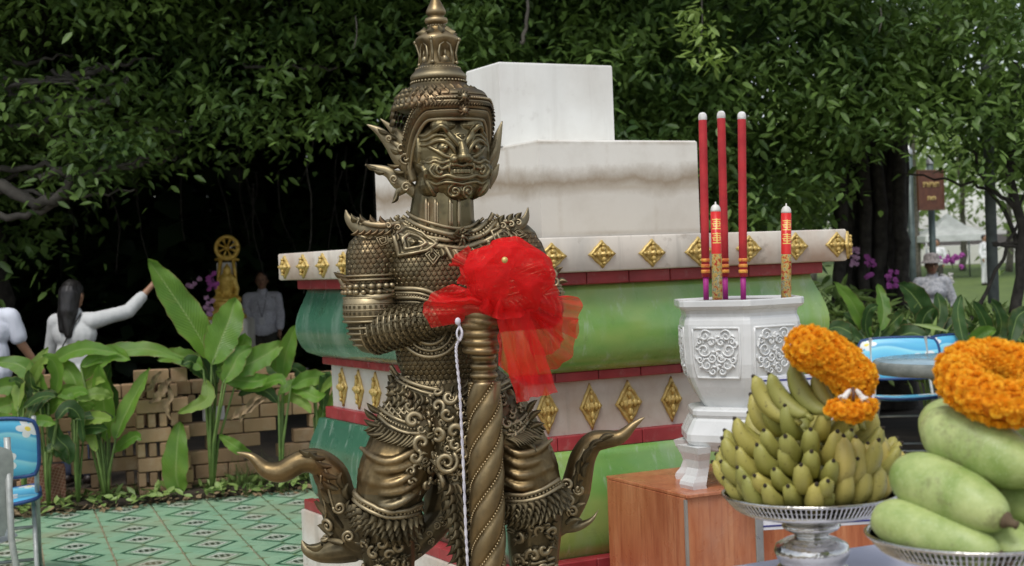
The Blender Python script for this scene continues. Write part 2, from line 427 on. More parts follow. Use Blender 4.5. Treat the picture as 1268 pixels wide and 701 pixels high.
ring_profile([(-.19, 1.11), (-.192, .89)], 'frieze', m_frieze, m_frieze)
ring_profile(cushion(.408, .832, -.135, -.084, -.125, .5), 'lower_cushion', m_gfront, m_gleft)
ring_profile([(-.3, .355), (-.055, .355), (-.05, .349), (-.05, -.02)], 'plinth', m_frieze, m_frieze)
# red glazed strip tiles, one by one along the two faces in view
def red_course(z0, z1, o, d=.05):
    L = .20
    for face in (0, 1):
        tot = (PW+2*o) if face == 0 else (PL+2*o)
        k = round(tot/L); ll = tot/k
        me = MB(); me.box((0,0,0), (ll-.003, d, z1-z0-.002), bev=.003); m = me.mesh('red_tile'); m.materials.append(m_red)
        for i in range(k):
            s = -o+ll*(i+.5)
            if face == 0: c = PP(s, -o, (z0+z1)/2)+pw*(d/2); ang = a_
            else: c = PP(-o, s, (z0+z1)/2)+Vector((pv.y, -pv.x, 0))*(d/2); ang = math.atan2(pv.y, pv.x)
            if face == 1: c += Vector((0, 0, .0004))
            t = link('red_tile', m, ped, loc=c); t.rotation_euler = (rng.uniform(-.006,.006), 0, ang)
    mb = MB()   # body behind the tiles
    A = [PP(-o-.03+.0, -o-.03, 0), PP(PW+o, -o-.03, 0), PP(PW+o, PL+o, 0), PP(-o-.03, PL+o, 0)]
red_course(1.502, 1.552, -.07); red_course(1.110, 1.150, -.155); red_course(.832, .892, -.16); red_course(.355, .408, -.062)
mb = MB()
for z0, z1, o in ((1.50, 1.553, -.105), (1.108, 1.152, -.185), (.83, .893, -.19), (.353, .409, -.10)):
    pts = [PP(-o, -o, z0), PP(PW+o, -o, z0), PP(PW+o, PL+o, z0), PP(-o, PL+o, z0)]
    mb.add(pts+[p+Zv*(z1-z0) for p in pts], [(0,1,5,4), (1,2,6,5), (2,3,7,6), (3,0,4,7), (4,5,6,7), (3,2,1,0)])
mb.build('red_core', m_red, ped)
# gold diamond ornaments
def diamond_mesh(w, h, dep=.022):
    mb = MB(); n = 4
    out = [(w/2, 0), (0, h/2), (-w/2, 0), (0, -h/2)]
    def pt(sc, k, sub, e=0):                        # lobed outline
        a, b = out[k], out[(k+1) % 4]; x = a[0]+(b[0]-a[0])*sub; y = a[1]+(b[1]-a[1])*sub
        wob = 1-.06*math.sin(sub*PI*4)**2
        return (x*sc*wob, y*sc*wob)
    rings = [(1, 0), (.98, dep*.45), (.80, dep*.55), (.74, dep*.30), (.60, dep*.35), (.5, dep*.8), (.30, dep*.72), (.2, dep*1.05), (.02, dep*1.25)]
    SB = 6; vs = []; fs = []
    for ri, (sc, z) in enumerate(rings):
        for k in range(4):
            for q in range(SB):
                x, y = pt(sc, k, q/SB); zz = z
                if ri in (5, 6): zz *= .55+.45*abs(math.cos(q/SB*PI*2)); 
                if ri == 2: zz *= .8+.4*(q % 2)
                vs.append(Vector((x, -zz, y)))
    m = 4*SB
    for i in range(len(rings)-1):
        for k in range(m): fs.append((i*m+k, i*m+(k+1) % m, (i+1)*m+(k+1) % m, (i+1)*m+k))
    fs.append(tuple((len(rings)-1)*m+k for k in range(m)))
    mb.add(vs, fs, True)
    for k in range(4):
        for rr, s in ((.36, .10), (.62, .06)):
            x, y = out[k][0]*rr, out[k][1]*rr; mb.ell((x, -dep*.75, y), (w*s, dep*.45, h*s), 6, 4)
    me = mb.mesh('gold_diamond'); me.materials.append(m_gold); return me
dm_w = diamond_mesh(.135, .118); dm_t = diamond_mesh(.103, .195); dm_l = diamond_mesh(.15, .122); dm_lt = diamond_mesh(.115, .20)
for px, py in ((683,320),(745,320),(807,317),(865,315),(927,312),(985,309),(1036,307)):
    s, z = front(px, py); o = link('gold_diamond', dm_w, ped, loc=PP(s, .0, 1.620)+Zv*rng.uniform(-.004,.004)); o.rotation_euler = (0, rng.uniform(-.05,.05), a_); o.scale = (rng.uniform(.92,1.06), rng.uniform(.8,1.1), rng.uniform(.93,1.06))
for px, py in ((677,519),(731,510),(778,505),(831,503),(884,500),(936,496)):
    s, z = front(px, py, .19); big = px == 778
    o = link('gold_diamond', dm_t, ped, loc=PP(s, .189, 1.0)); o.rotation_euler = (0, rng.uniform(-.04,.04), a_)
    if big: o.scale = (1.25, 1, 1.0)
la = math.atan2(pv.y, pv.x)+PI
s = .07
for i in range(9):
    o = link('gold_diamond', dm_l, ped, loc=PP(0, .10+i*.26, 1.620)); o.rotation_euler = (0, rng.uniform(-.03,.03), la)
for i in range(9):
    o = link('gold_diamond', dm_lt, ped, loc=PP(.19, .30+i*.205, 1.0)); o.rotation_euler = (0, rng.uniform(-.03,.03), la)
o = link('gold_diamond', dm_l, ped, loc=PP(PW, .0, 1.62)); o.rotation_euler = (0, 0, a_+PI/4); o.scale = (.6, 1, 1)
# white stepped boxes on top
def block(name, s0, s1, t0, t1, z0, z1, mat, segs=1):
    mb = MB(); ln = (PP(s0,t0,0)-PP(s1,t0,0)).length
    b = .008
    P = [(s0,t0),(s1,t0),(s1,t1),(s0,t1)]
    cs, ct = (s0+s1)/2, (t0+t1)/2
    def ringp(k, z): return [PP(cs+(a-cs)*k, ct+(bb-ct)*k, z) for a, bb in P]
    rs = [ringp(1, z0), ringp(1, z1-b), ringp(1-b/ln, z1)]
    vs = sum(rs, []); fs = [(j*4+i, j*4+(i+1) % 4, (j+1)*4+(i+1) % 4, (j+1)*4+i) for j in range(2) for i in range(4)]+[(8,9,10,11)]
    mb.add(vs, fs); return mb.build(name, mat, ped)
t0 = .32
sR, _ = front(867, 290, t0); _, zT = front(866, 174, t0)
# far left edge of that step at pixel 468
P = PC; nn = (pv.cross(Zv)).normalized()
def step_left(px, tt):
    lo, hi = -.5, 1.5                    # s such that PP(s, tt) projects on px
    for _ in range(40):
        m = (lo+hi)/2; d = PP(m, tt, 1.7)-CAMP; x = d.dot(Rv)/d.dot(Fv)*F+634
        if x < px: lo = m
        else: hi = m
    return m
s0 = step_left(468, PL-.32)
block('upper_step', s0, sR, t0, PL-.32, 1.69, zT, m_step)
t1 = .62
sR2, _ = front(761, 172, t1); _, zB = front(760, 84, t1)
sL2, _ = front(621, 172, t1)
tl = t1
for tt in np.arange(t1, 2.2, .02):
    d = PP(sL2, tt, zB)-CAMP; x = d.dot(Rv)/d.dot(Fv)*F+634
    if x < 578: tl = tt; break
block('top_block', sL2, sR2, t1, tl, zT, zB+.01, m_whitebox)
print('steps', s0, sR, zT, sL2, sR2, zB, tl)

# ------------------------------------------------------------ orange tiled stand for the urn, and its low step
ot = pu; od = -pv.normalized()
od = (Matrix.Rotation(-PI/2, 3, 'Z') @ pu)       # towards the camera, square to the face
A = at(750, 588, 5.37); A.z = 0; SZ = .75
stand = thing('tiled_offering_stand', 'orange wood look tiled block against the pedestal, under the white urn', 'tiled block', A)
DEP = .56
for k in range(1):
    wd = .655
    s0_ = 0
    c = A+ot*(s0_+wd/2)+od*(.012)
    # front slabs (facing along od) of one panel each
    mb = MB(); mb.box(A+ot*(s0_+wd/2)+od*(DEP-.006)+Zv*(SZ-.012)/2, (wd-.003, .012, SZ-.014), ot, -od, Zv, bev=.0015); mb.build('front_tile', m_otile, stand)
    mb = MB(); mb.box(A+ot*(s0_+wd/2)+od*(DEP/2+.006)+Zv*(SZ-.006), (wd-.003, DEP+.012, .012), ot, -od, Zv, bev=.002); mb.build('top_tile', m_otile, stand)
for k in range(1):
    mb = MB(); mb.box(A+ot*.006+od*(DEP/2)+Zv*(SZ-.012)/2, (.012, DEP-.014, SZ-.014), ot, -od, Zv, bev=.0015); mb.build('side_tile', m_otile, stand)
mb = MB(); mb.box(A+ot*.3275+od*(DEP/2)+Zv*.365, (.615, DEP-.03, .73), ot, -od, Zv); mb.build('core', m_grout, stand)
mb = MB(); mb.box(A+ot*.649+od*(DEP/2)+Zv*(SZ-.014)/2, (.011, DEP-.016, SZ-.016), ot, -od, Zv, bev=.0015); mb.build('side_tile', m_otile, stand)
low = thing('low_tiled_block', 'lower orange tiled block at the foot of the urn block, behind the banana tray', 'tiled block', A+ot*.97)
mb = MB(); mb.box(A+ot*.965+od*(DEP-.03)+Zv*.275, (.60, .012, .55), ot, -od, Zv, bev=.0015); mb.build('front_tile', m_otile, low)
mb = MB(); mb.box(A+ot*.965+od*(DEP/2-.02)+Zv*.557, (.60, DEP-.02, .012), ot, -od, Zv, bev=.0015); mb.build('top_tile', m_otile, low)
mb = MB(); mb.box(A+ot*.965+od*(DEP/2-.03)+Zv*.27, (.575, DEP-.06, .54), ot, -od, Zv); mb.build('core', m_grout, low)
mb = MB(); mb.box(A+ot*.004+od*(DEP-.001)+Zv*(SZ-.014)/2, (.010, .010, SZ-.02), ot, -od, Zv); mb.build('corner_trim', simple('grey_trim', (.32,.30,.27), None, 8, .5), stand)
stepo = thing('low_tiled_step', 'low orange tiled step at the foot of the green pedestal', 'step', PP(.2,-.4,0))
for i in range(4):
    wd = .5; mb = MB(); c = PP(0,0,0)+pu*(-.02+.5*i)+od*(.09+.20)+Zv*.349
    mb.box(c, (wd-.004, .55, .012), pu, -od, Zv, bev=.002); mb.build('step_tile', m_otile, stepo)
    mb = MB(); mb.box(c+od*.27+Zv*-.176, (wd-.004, .012, .340), pu, -od, Zv, bev=.002); mb.build('riser_tile', m_otile, stepo)
mb = MB(); mb.box(PP(0,0,0)+pu*.73+od*(.28)+Zv*.166, (1.97, .50, .33), pu, -od, Zv); mb.build('core', m_grout, stepo)
# ============================================================ the bronze guardian
K = 4.2/F
def S(px, py, d=0): return at(px, py, 4.2-d*K)
def bronze(name, dark, light, edge, rough=.38, scales=0, bump=.25, metal=.85):
    n = N(name); g = n.co()
    f = n.noise(7, 6, .6, vec=g); f2 = n.noise(38, 5, .6, vec=g)
    c = n.ramp(f, [(.3, dark), (.7, light)])
    c = n.mix(c, (.035,.030,.020), n.math('MULTIPLY', n.ramp(f2, [(.48, (0,)*3), (.72, (1,)*3)]), .45))
    wear = n.ramp(n.new('NewGeometry').outputs['Pointiness'], [(.505, (0,)*3), (.56, (1,)*3)])
    c = n.mix(c, edge, n.math('MULTIPLY', wear, .6))
    c = n.mix(c, (.30,.12,.045), n.math('MULTIPLY', n.ramp(n.noise(4.1, 4, .6, vec=g), [(.56, (0,)*3), (.72, (1,)*3)]), .35))
    n.set(Base_Color=c, Metallic=metal, Roughness=n.ramp(n.noise(16, 5, vec=g), [(.3, (rough-.1,)*3), (.7, (rough+.14,)*3)]))
    ch = n.bump(n.noise(150, 4, vec=g), bump*.5, .0015)
    if scales:
        sep = n.new('SeparateXYZ'); n.link(g, sep.inputs[0])
        s = scales
        def cell(off):
            x = n.math('SUBTRACT', n.math('FRACT', n.math('ADD', n.math('DIVIDE', sep.outputs[0], s), off)), .5)
            z = n.math('MULTIPLY', n.math('SUBTRACT', n.math('FRACT', n.math('ADD', n.math('DIVIDE', sep.outputs[2], s*1.732), off)), .5), 1.732)
            return n.math('SQRT', n.math('ADD', n.math('MULTIPLY', x, x), n.math('MULTIPLY', z, z)))
        d = n.math('MINIMUM', cell(0.), cell(.5))
        h = n.ramp(d, [(.0, (1,)*3), (.36, (.9,)*3), (.50, (0,)*3)])
        n.bump(h, 1.0, .006, ch)
    return n.m
m_bz = bronze('bronze_patina', (.066,.053,.030), (.19,.155,.086), (.48,.40,.25), .46)
m_bzs = bronze('bronze_scale_armour', (.085,.066,.036), (.19,.15,.082), (.46,.38,.22), .40, scales=.0170)
m_bzg = bronze('bronze_polished', (.115,.080,.036), (.245,.175,.082), (.55,.43,.25), .40, metal=.9)
m_bzf = bronze('bronze_face', (.10,.082,.042), (.23,.188,.098), (.60,.50,.30), .37, metal=.9)
base_z = .43
sbase = S(570, 800); statue = thing('guardian_statue', 'tall bronze armoured guardian giant statue with pointed crown, both hands on a spiral club', 'statue', (S(570,800).x, 4.2, base_z))

def build_lr(mb, name, mat, parent, sx=565):
    """the two sides of the figure as two parts; each is fine ornament too small to pick apart"""
    xs = S(sx, 400).x; isl = mb.isl; sides = (MB(), MB())
    by = {}
    for i, q in enumerate(isl): by.setdefault(q, []).append(i)
    for q, fl in by.items():
        vi = sorted({v for i in fl for v in mb.f[i]}); mp = {v: j for j, v in enumerate(vi)}; cx = sum(mb.v[v][0] for v in vi)/len(vi)
        sides[cx > xs].add([mb.v[v] for v in vi], [tuple(mp[v] for v in mb.f[i]) for i in fl], mb.sm[fl[0]])
    for m in sides:
        if m.f: m.build(name, mat, parent, kind='stuff')
def split_me(me, name, parent, sx=565):
    xs = S(sx, 400).x
    for side in (0, 1):
        bm = bmesh.new(); bm.from_mesh(me); seen = {}; bm.verts.ensure_lookup_table()
        for v in bm.verts:
            if v.index in seen: continue
            st = [v]; comp = []; seen[v.index] = 1
            while st:
                a = st.pop(); comp.append(a)
                for e in a.link_edges:
                    b = e.other_vert(a)
                    if b.index not in seen: seen[b.index] = 1; st.append(b)
            cx = sum(q.co.x for q in comp)/len(comp)
            for q in comp: q.tag = (cx > xs) == bool(side)
        bmesh.ops.delete(bm, geom=[v for v in bm.verts if not v.tag], context='VERTS')
        m2 = bpy.data.meshes.new(name); bm.to_mesh(m2); bm.free()
        for m in me.materials: m2.materials.append(m)
        for p in m2.polygons: p.use_smooth = True
        link(name, m2, parent)
def cap(mb, a, b, ra, rb, n=14):
    a, b = Vector(a), Vector(b); pts = []; rad = []; L = (b-a).length or 1e-5; d = (b-a)/L
    for t in (-1, -.85, -.5, 0): pts.append(a+d*ra*t); rad.append(ra*math.sqrt(max(0, 1-t*t))+1e-4)
    for t in (.5,): pts.append(a.lerp(b, t)); rad.append((ra+rb)/2)
    for t in (0, .5, .85, 1): pts.append(b+d*rb*t); rad.append(rb*math.sqrt(max(0, 1-t*t))+1e-4)
    mb.tube(pts, rad, n)
def E(mb, px, py, d, rx, ry, rd, yaw=0):
    X = Vector((math.cos(yaw), math.sin(yaw), 0)); Y = Vector((-X.y, X.x, 0))
    mb.ell(S(px, py, d), (rx*K, rd*K, ry*K), 20, 12, X, Y, Zv)
def C(mb, p, q, r0, r1): cap(mb, S(*p), S(*q), r0*K, r1*K)

body = MB()
ty = math.radians(17)
E(body, 556, 345, 0, 76, 66, 50, ty); E(body, 520, 335, 22, 36, 34, 30, ty); E(body, 590, 335, 12, 34, 34, 30, ty)
E(body, 556, 430, 6, 68, 70, 48, ty); E(body, 560, 490, 2, 80, 46, 52, ty); E(body, 562, 530, 0, 92, 46, 52, ty)
C(body, (476,306,14), (640,302,-18), 30, 28)
C(body, (546,290,-4), (549,235,-2), 43, 37)
C(body, (459,316,16), (458,398,24), 31, 29)                    # upper arm
C(body, (462,410,26), (545,394,70), 29, 19); C(body, (545,394,70), (585,392,82), 18, 14)
C(body, (645,312,-18), (672,368,-4), 29, 24); C(body, (676,382,0), (615,392,72), 23, 16)
C(body, (518,525,12), (487,590,34), 50, 45); C(body, (487,590,34), (477,632,36), 44, 38)
C(body, (612,525,-2), (648,580,18), 50, 44); C(body, (648,580,18), (664,622,24), 43, 36)
C(body, (477,640,26), (488,765,4), 37, 25); C(body, (662,632,16), (660,765,-2), 36, 25)
C(body, (480,782,0), (462,792,48), 22, 14); C(body, (664,782,-4), (682,792,44), 22, 14)
# draped cloth folds over the thighs
def ridge(mb, pts, r, n=8, flat=1.0, m=None):
    pp = spline(pts, m or max(6, 5*len(pts))); rr = r if not hasattr(r, '__len__') else [float(v[0]) for v in spline([(x,) for x in r], len(pp))]
    rr = [q*K for q in rr] if hasattr(rr, '__len__') else rr*K
    mb.tube([S(*p) for p in pp], rr, n, flat)
for k, y0 in enumerate((552, 566, 580, 594, 607)):
    o = (k % 2)*4
    ridge(body, [(446-k*1+o, y0+2, 34), (462, y0+14, 62), (482, y0+20-o, 76), (506, y0+10, 72), (528, y0-10, 48)], [2.5, 4.5, 5.5, 4.5, 2], 10)
for k, y0 in enumerate((550, 563, 577, 591)):
    ridge(body, [(622, y0+2, 52), (642, y0+12, 60), (664, y0+8, 52), (684, y0-6, 26)], [3, 5, 5, 2.5], 10)
tor = MB(); E(tor, 556, 345, 0, 76, 66, 50, ty); E(tor, 520, 335, 22, 36, 34, 30, ty); E(tor, 590, 335, 12, 34, 34, 30, ty); E(tor, 556, 430, 6, 68, 70, 48, ty); E(tor, 560, 490, 2, 80, 46, 52, ty); E(tor, 562, 530, 0, 92, 46, 52, ty)
bvT = BVHTree.FromPolygons([Vector(v) for v in tor.v], tor.f)
bme = fuse(body, .0052, 3, .5)
bvh = BVHTree.FromPolygons([v.co.copy() for v in bme.vertices], [tuple(p.vertices) for p in bme.polygons])
def on(px, py, off=0, tree=None):
    r = ray(px, py).normalized(); h = (tree or bvh).ray_cast(CAMP, r)
    if h[0] is None or h[0].y > 4.7: return S(px, py, 0)+Vector((0,0,0)), Vector((0,-1,0))
    return h[0]+h[1]*off*K, h[1]
# split the fused body by region so each garment has its own finish
def split_body(me):
    """polished cloth on the thighs, scales on torso and upper arms, plain patina elsewhere"""
    me.materials.clear()
    for m in (m_bz, m_bzs, m_bzg, m_bzf): me.materials.append(m)
    for p in me.polygons:
        c = p.center; d = c-CAMP; x = d.dot(Rv)/d.dot(Fv)*F+634; y = 350.5-d.dot(Uv)/d.dot(Fv)*F
        i = 0
        if 287 < y < 352 or (y < 482 and 486 < x < 640 and y > 287): i = 1
        elif 535 < y < 612: i = 2
        elif y < 287: i = 3
        p.material_index = i; p.use_smooth = True
split_body(bme)
link('body', bme, statue)

# ------------------------------------------------------------ ornament kit (each call adds to one mesh)
def frame(nrm, dirv):
    n = Vector(nrm).normalized(); t = Vector(dirv); t = (t-n*t.dot(n)); t = t.normalized() if t.length > 1e-6 else n.orthogonal().normalized()
    return n, t, n.cross(t)
def leafo(mb, p, nrm, dirv, L, Wd, curl=.35, hgt=.35):
    """a small pointed acanthus leaf standing proud of the metal"""
    n, t, b = frame(nrm, dirv); vs = []; ns = 7; nc = 5
    for i in range(ns):
        u = i/(ns-1); wv = Wd*math.sin(PI*min(1, .12+u*.88))**.7*(1-.25*u) if i < ns-1 else 0.0
        ce = p+t*(L*u)+n*(L*(curl*u*u)+Wd*hgt*.5)
        bend = b*(Wd*.25*math.sin(u*3))
        for j in range(nc):
            s = -1+2*j/(nc-1); vs.append(ce+bend+b*(wv*.5*s)+n*(Wd*hgt*(1-s*s)-Wd*.25*(abs(s) > .9)))
    fs = [(i*nc+j, i*nc+j+1, (i+1)*nc+j+1, (i+1)*nc+j) for i in range(ns-1) for j in range(nc-1)]
    mb.add(vs, fs, True)
def spiralo(mb, p, nrm, dirv, R, turns=1.5, r=None, sgn=1, n=6):
    nn, t, b = frame(nrm, dirv); r = r or R*.2; pts = []; rad = []; m = int(14*turns)+4
    for i in range(m):
        u = i/(m-1); th = sgn*(turns*2*PI*(1-u)); rr = R*(1-u)**.8+R*.06
        pts.append(p+t*(math.cos(th)*rr)+b*(math.sin(th)*rr)+nn*(r*(.6+1.0*u))); rad.append(r*(.55+.6*math.sin(PI*min(1, .15+u))))
    mb.tube(pts, rad, n)
def beadso(mb, pts, r, gap=2.3, n=6):
    pts = [Vector(p) for p in pts]; acc = 0; last = pts[0]; step = r*gap; mb.ell(pts[0], r, n, 4)
    for a, b in zip(pts, pts[1:]):
        L = (b-a).length; q = step-acc
        while q <= L: mb.ell(a.lerp(b, q/L if L else 0), r, n, 4); q += step
        acc = (L-(q-step))
def path_on(px_pts, m=24, off=0, tree=None):
    out = [on(p[0], p[1], off, tree) for p in spline(px_pts, m)]
    return out
def band(mb, px_pts, r, off=1, flat=1, m=24, tree=None):
    P = path_on(px_pts, m, off, tree); mb.tube([p for p, n in P], r*K, 8, flat); return P
def leafrow(mb, px_pts, L, Wd, k, dirpx=(0, 1), off=1, curl=.3, tree=None, fan=0):
    P = path_on(px_pts, k, off, tree)
    for i, (p, n) in enumerate(P):
        dx = dirpx[0]+fan*(i/(k-1)-.5); dv = Vector((dx, 0, -dirpx[1])); leafo(mb, p, n, dv, L*K, Wd*K, curl)
def wander(mb, box_px, k, R=(4, 8), seed=1, tree=None):
    """fill an area with interlocked scrolls and leaves"""
    rr = random.Random(seed); x0, y0, x1, y1 = box_px; got = []
    for _ in range(k*12):
        if len(got) >= k: break
        x, y = rr.uniform(x0, x1), rr.uniform(y0, y1); R_ = rr.uniform(*R)
        if any((x-a)**2+(y-b)**2 < (R_+c)**2*.62 for a, b, c in got): continue
        p, n = on(x, y, .5, tree)
        if (p-S(x, y, 0)).length < 1e-5: continue
        got.append((x, y, R_)); dv = Vector((rr.uniform(-1,1), 0, rr.uniform(-1,1)))
        spiralo(mb, p, n, dv, R_*K, rr.choice((.85, 1.1)), R_*.36*K, rr.choice((-1, 1)))
        for q in range(rr.choice((2, 3, 4))):
            d2 = Vector((rr.uniform(-1,1), 0, rr.uniform(-1,1))); leafo(mb, p+d2.normalized()*R_*K*.8, n, d2, R_*1.1*K, R_*.7*K, .3)

# ---- head
yaw = math.radians(22); HX = Vector((math.cos(yaw), math.sin(yaw), 0)); HF = Vector((math.sin(yaw), -math.cos(yaw), 0))
HC0 = S(556, 196, 0)
def H(a, b, c): return HC0+HX*(a*K)+Zv*(b*K)+HF*(c*K)
def HE(mb, a, b, c, ra, rb, rc, n=16, m=10): mb.ell(H(a, b, c), (ra*K, rc*K, rb*K), n, m, HX, -HF, Zv)
hd = MB()
HE(hd, 0, 8, 0, 48, 54, 46, 24, 16); HE(hd, 0, -24, 5, 42, 33, 40, 24, 14)
for s in (-1, 1):
    HE(hd, s*24, -16, 26, 20, 19, 16); HE(hd, s*17, 37, 32, 17, 10, 13); HE(hd, s*30, -34, 14, 16, 16, 18)
HE(hd, 0, -42, 26, 20, 13, 16)
h0 = fuse(hd, .0045, 3); hb = BVHTree.FromPolygons([v.co.copy() for v in h0.vertices], [tuple(p.vertices) for p in h0.polygons])
def HS(a, b, off=0):
    o = H(a, b, 150); h = hb.ray_cast(o, -HF)
    if h[0] is None:
        h2 = hb.find_nearest(H(a, b, 10)); return h2[0]+h2[1]*off*K
    return h[0]+HF*off*K
def HT(pts, r, n=8, flat=1, mb_=None):
    pp = spline([p if len(p) == 3 else (p[0], p[1], 0) for p in pts], 5*len(pts)+2)
    rr = r if not hasattr(r, '__len__') else [float(v[0]) for v in spline([(x,) for x in r], len(pp))]
    rr = [q*K for q in rr] if hasattr(rr, '__len__') else rr*K
    (mb_ or fc).tube([HS(p[0], p[1], p[2]) for p in pp], rr, n, flat)
fc = MB(); fc.v = list(hd.v); fc.f = list(hd.f); fc.sm = list(hd.sm)
for s in (-1, 1):
    # bulging eyes in almond lids
    fc.ell(HS(s*20, 9, -3.5), 7.8*K, 16, 10); fc.ell(HS(s*20, 9, 3.6), 3.2*K, 10, 6)
    HT([(s*6, -2, .5), (s*11, 8, 3), (s*19, 16.5, 3.5), (s*28, 18, 3), (s*38, 14, 1.5), (s*46, 15, 0)], [1.7, 2.6, 3.0, 2.7, 2, 1])
    HT([(s*6, -2, .5), (s*13, -2.5, 1.5), (s*21, 0, 2.2), (s*29, 6, 2), (s*37, 12, 1)], [1.5, 2.1, 2.4, 2.1, 1.3])
    HT([(s*7, 6, .5), (s*12, 16, 1.5), (s*19, 23.5, 1.5), (s*28, 25, 1.5), (s*38, 20, 1), (s*47, 22, 0)], [1.3, 2.0, 2.2, 2.2, 1.8, 1])
    # flame brows
    HT([(s*4, 11, 2), (s*9, 18, 3), (s*16, 28, 3), (s*24, 35, 2.5), (s*31, 30, 2.5), (s*38, 25, 2), (s*44, 28, 1), (s*49, 35, 0)], [3, 3.8, 3.9, 3.6, 3.6, 3.2, 2.4, 1])
    pass
    # nostrils and cheek folds
    fc.ell(HS(s*9, -5, 2), (6*K, 6*K, 5*K), 10, 8)
    HT([(s*9, 2, 1), (s*15, -3, .5), (s*19, -9, 0)], [1.5, 1.8, 1])
    # lips, curled moustache ends, tusks
    HT([(0, -13, 3), (s*8, -11, 3), (s*16, -13, 2.5), (s*24, -16, 1.5), (s*29, -13, 1), (s*31, -18, 1), (s*27, -22, 1), (s*24, -19, 1.5)], [2.5, 2.8, 2.5, 2.2, 2, 2, 1.8, 1.6])
    HT([(0, -28, 2.5), (s*9, -27, 2.5), (s*18, -24, 2), (s*26, -26, 1), (s*34, -24, 1), (s*38, -17, 0), (s*34, -11, 0)], [2.8, 2.8, 2.4, 2.2, 2, 1.8, 1.2])
    HT([(s*5, -9, 3), (s*14, -7, 2), (s*24, -9, 1), (s*32, -6, .5), (s*38, -8, 0), (s*46, -4, 0)], [1.6, 2.4, 2.4, 2.2, 2, .8])
    HT([(0, -35, 1.5), (s*10, -33, 1.5), (s*20, -32, 1), (s*30, -34, 0), (s*40, -28, 0)], [2.2, 2, 2, 1.8, 1])
    fc.tube([HS(s*15, -19, 1), HS(s*16, -15, 4), HS(s*15, -10, 6)], [2.2*K, 1.8*K, .6*K], 8)
    # spirals on the chin
    q = []
    for i in range(20):
        u = i/19; th = s*(-PI/2)-s*u*3.2*PI; R_ = 7.5*(1-u)+.8; q.append((s*8.5+math.cos(th)*R_, -43+math.sin(th)*R_, 1.5))
    fc.tube([HS(*p) for p in q], 1.7*K, 7)
    # cheek line and ear edge
    HT([(s*43, 34, 0), (s*44, 10, 0), (s*43, -15, 0), (s*36, -38, 0), (s*22, -52, 0), (s*6, -57, -1)], [3, 3.2, 3.2, 3, 3, 2.5])
fc.tube([HS(0, 24, 0), HS(0, 14, 3), HS(0, 5, 7), HS(0, -1, 9)], [3.5*K, 4.5*K, 6*K, 6.5*K], 12); fc.ell(HS(0, -3, 9), (8.5*K, 8.5*K, 6.5*K), 14, 10)
HT([(-7, 24, 2), (0, 17, 6), (7, 24, 2)], 1.8); HT([(-7, 24, 2), (0, 26, 3), (7, 24, 2)], 1.8)
for i in range(-3, 4): fc.box(HS(i*4.3, -19.5, 1.2), (3.4*K, 3*K, 5*K), HX, -HF, Zv)
hme = fuse(fc, .0019, 1, .4); hme.materials.clear(); hme.materials.append(m_bzf)
link('head', hme, statue)
# throat cords
tc = MB()
for x in (-22, -10, 10, 22):
    P = [on(548+x*.9, 246+i*7, 1.0) for i in range(6)]; tc.tube([p for p, n in P], [1.6*K, 2.2*K, 2.2*K, 2.2*K, 2*K, 1.4*K], 7)
for x in (-19, -7, 13):
    P = [on(548+x*.9, 250+i*6, .4) for i in range(6)]; tc.tube([p for p, n in P], 1.3*K, 6)
tc.build('throat_cord', m_bz, statue, kind='stuff')

# ---- crown: cap, diadem, tiers, finial
def hy(y): return (195-y)                   # picture row -> head height
cr = MB()
prof = [(137,46),(135,52),(131,56),(126,56),(120,52),(113,46),(108,40),(106,36),(104,35),(103,33),(99,32),(98,34.5),(94,35),(91,33),(88,30),(85,28),(83,26),(81,24),(80,21),(72,19.5)]
CO = H(-8, 0, -5)
cr.lathe([(r*K, hy(y)*K) for y, r in prof], CO, 40)
cme = fuse(cr, .004, 1)
cb = BVHTree.FromPolygons([v.co.copy() for v in cme.vertices], [tuple(p.vertices) for p in cme.polygons])
crown = cr.build('crown', m_bz, statue)
hb2 = MB(); HE(hb2, -6, 20, -16, 50, 50, 42, 28, 18); hb2.build('helmet_back', m_bz, crown)
t3 = MB(); m = 48; vs = []
pr2 = [(80,22,.0),(77,21,.10),(70,19,.14),(62,19.5,.16),(54,23,.12),(49,26,.08),(46,25.5,.04),(42,21,0),(38,15,0),(34,11.5,0),(29,10,0),(28,13.5,0),(25,14.5,0),(22,13.5,0),(21,10,0),(19,10,0),(16,12.5,0),(12,12,0),(6,9,0),(0,6,0),(-6,3,0),(-10,.4,0)]
for y, r, l in pr2:
    for k in range(m):
        th = 2*PI*k/m; rr = r*(1+l*math.cos(4*th+.9)); q = CO+Vector((math.cos(th), math.sin(th), 0))*(rr*K)+Zv*(hy(y)*K); vs.append(q)
t3.add(vs, [(i*m+k, i*m+(k+1) % m, (i+1)*m+(k+1) % m, (i+1)*m+k) for i in range(len(pr2)-1) for k in range(m)], True)
fin = t3.build('crown_finial', m_bzg, crown)
det = MB()
for y, r, br, n_ in ((101.5,34,1.7,44),(84.5,27.5,1.1,44),(31.5,11,1.2,20)):
    for k in range(n_):
        th = 2*PI*k/n_; det.ell(CO+Vector((math.cos(th), math.sin(th), 0))*(r*K)+Zv*(hy(y)*K), br*K, 6, 4)
for k in range(8):                                       # petals on the upper tier, niches, corner knobs
    th = 2*PI*k/8+.3; rad = Vector((math.cos(th), math.sin(th), 0))
    leafo(det, CO+rad*(12*K)+Zv*(hy(36)*K), rad+Zv*.8, rad-Zv*1.1, 13*K, 10*K, .3)
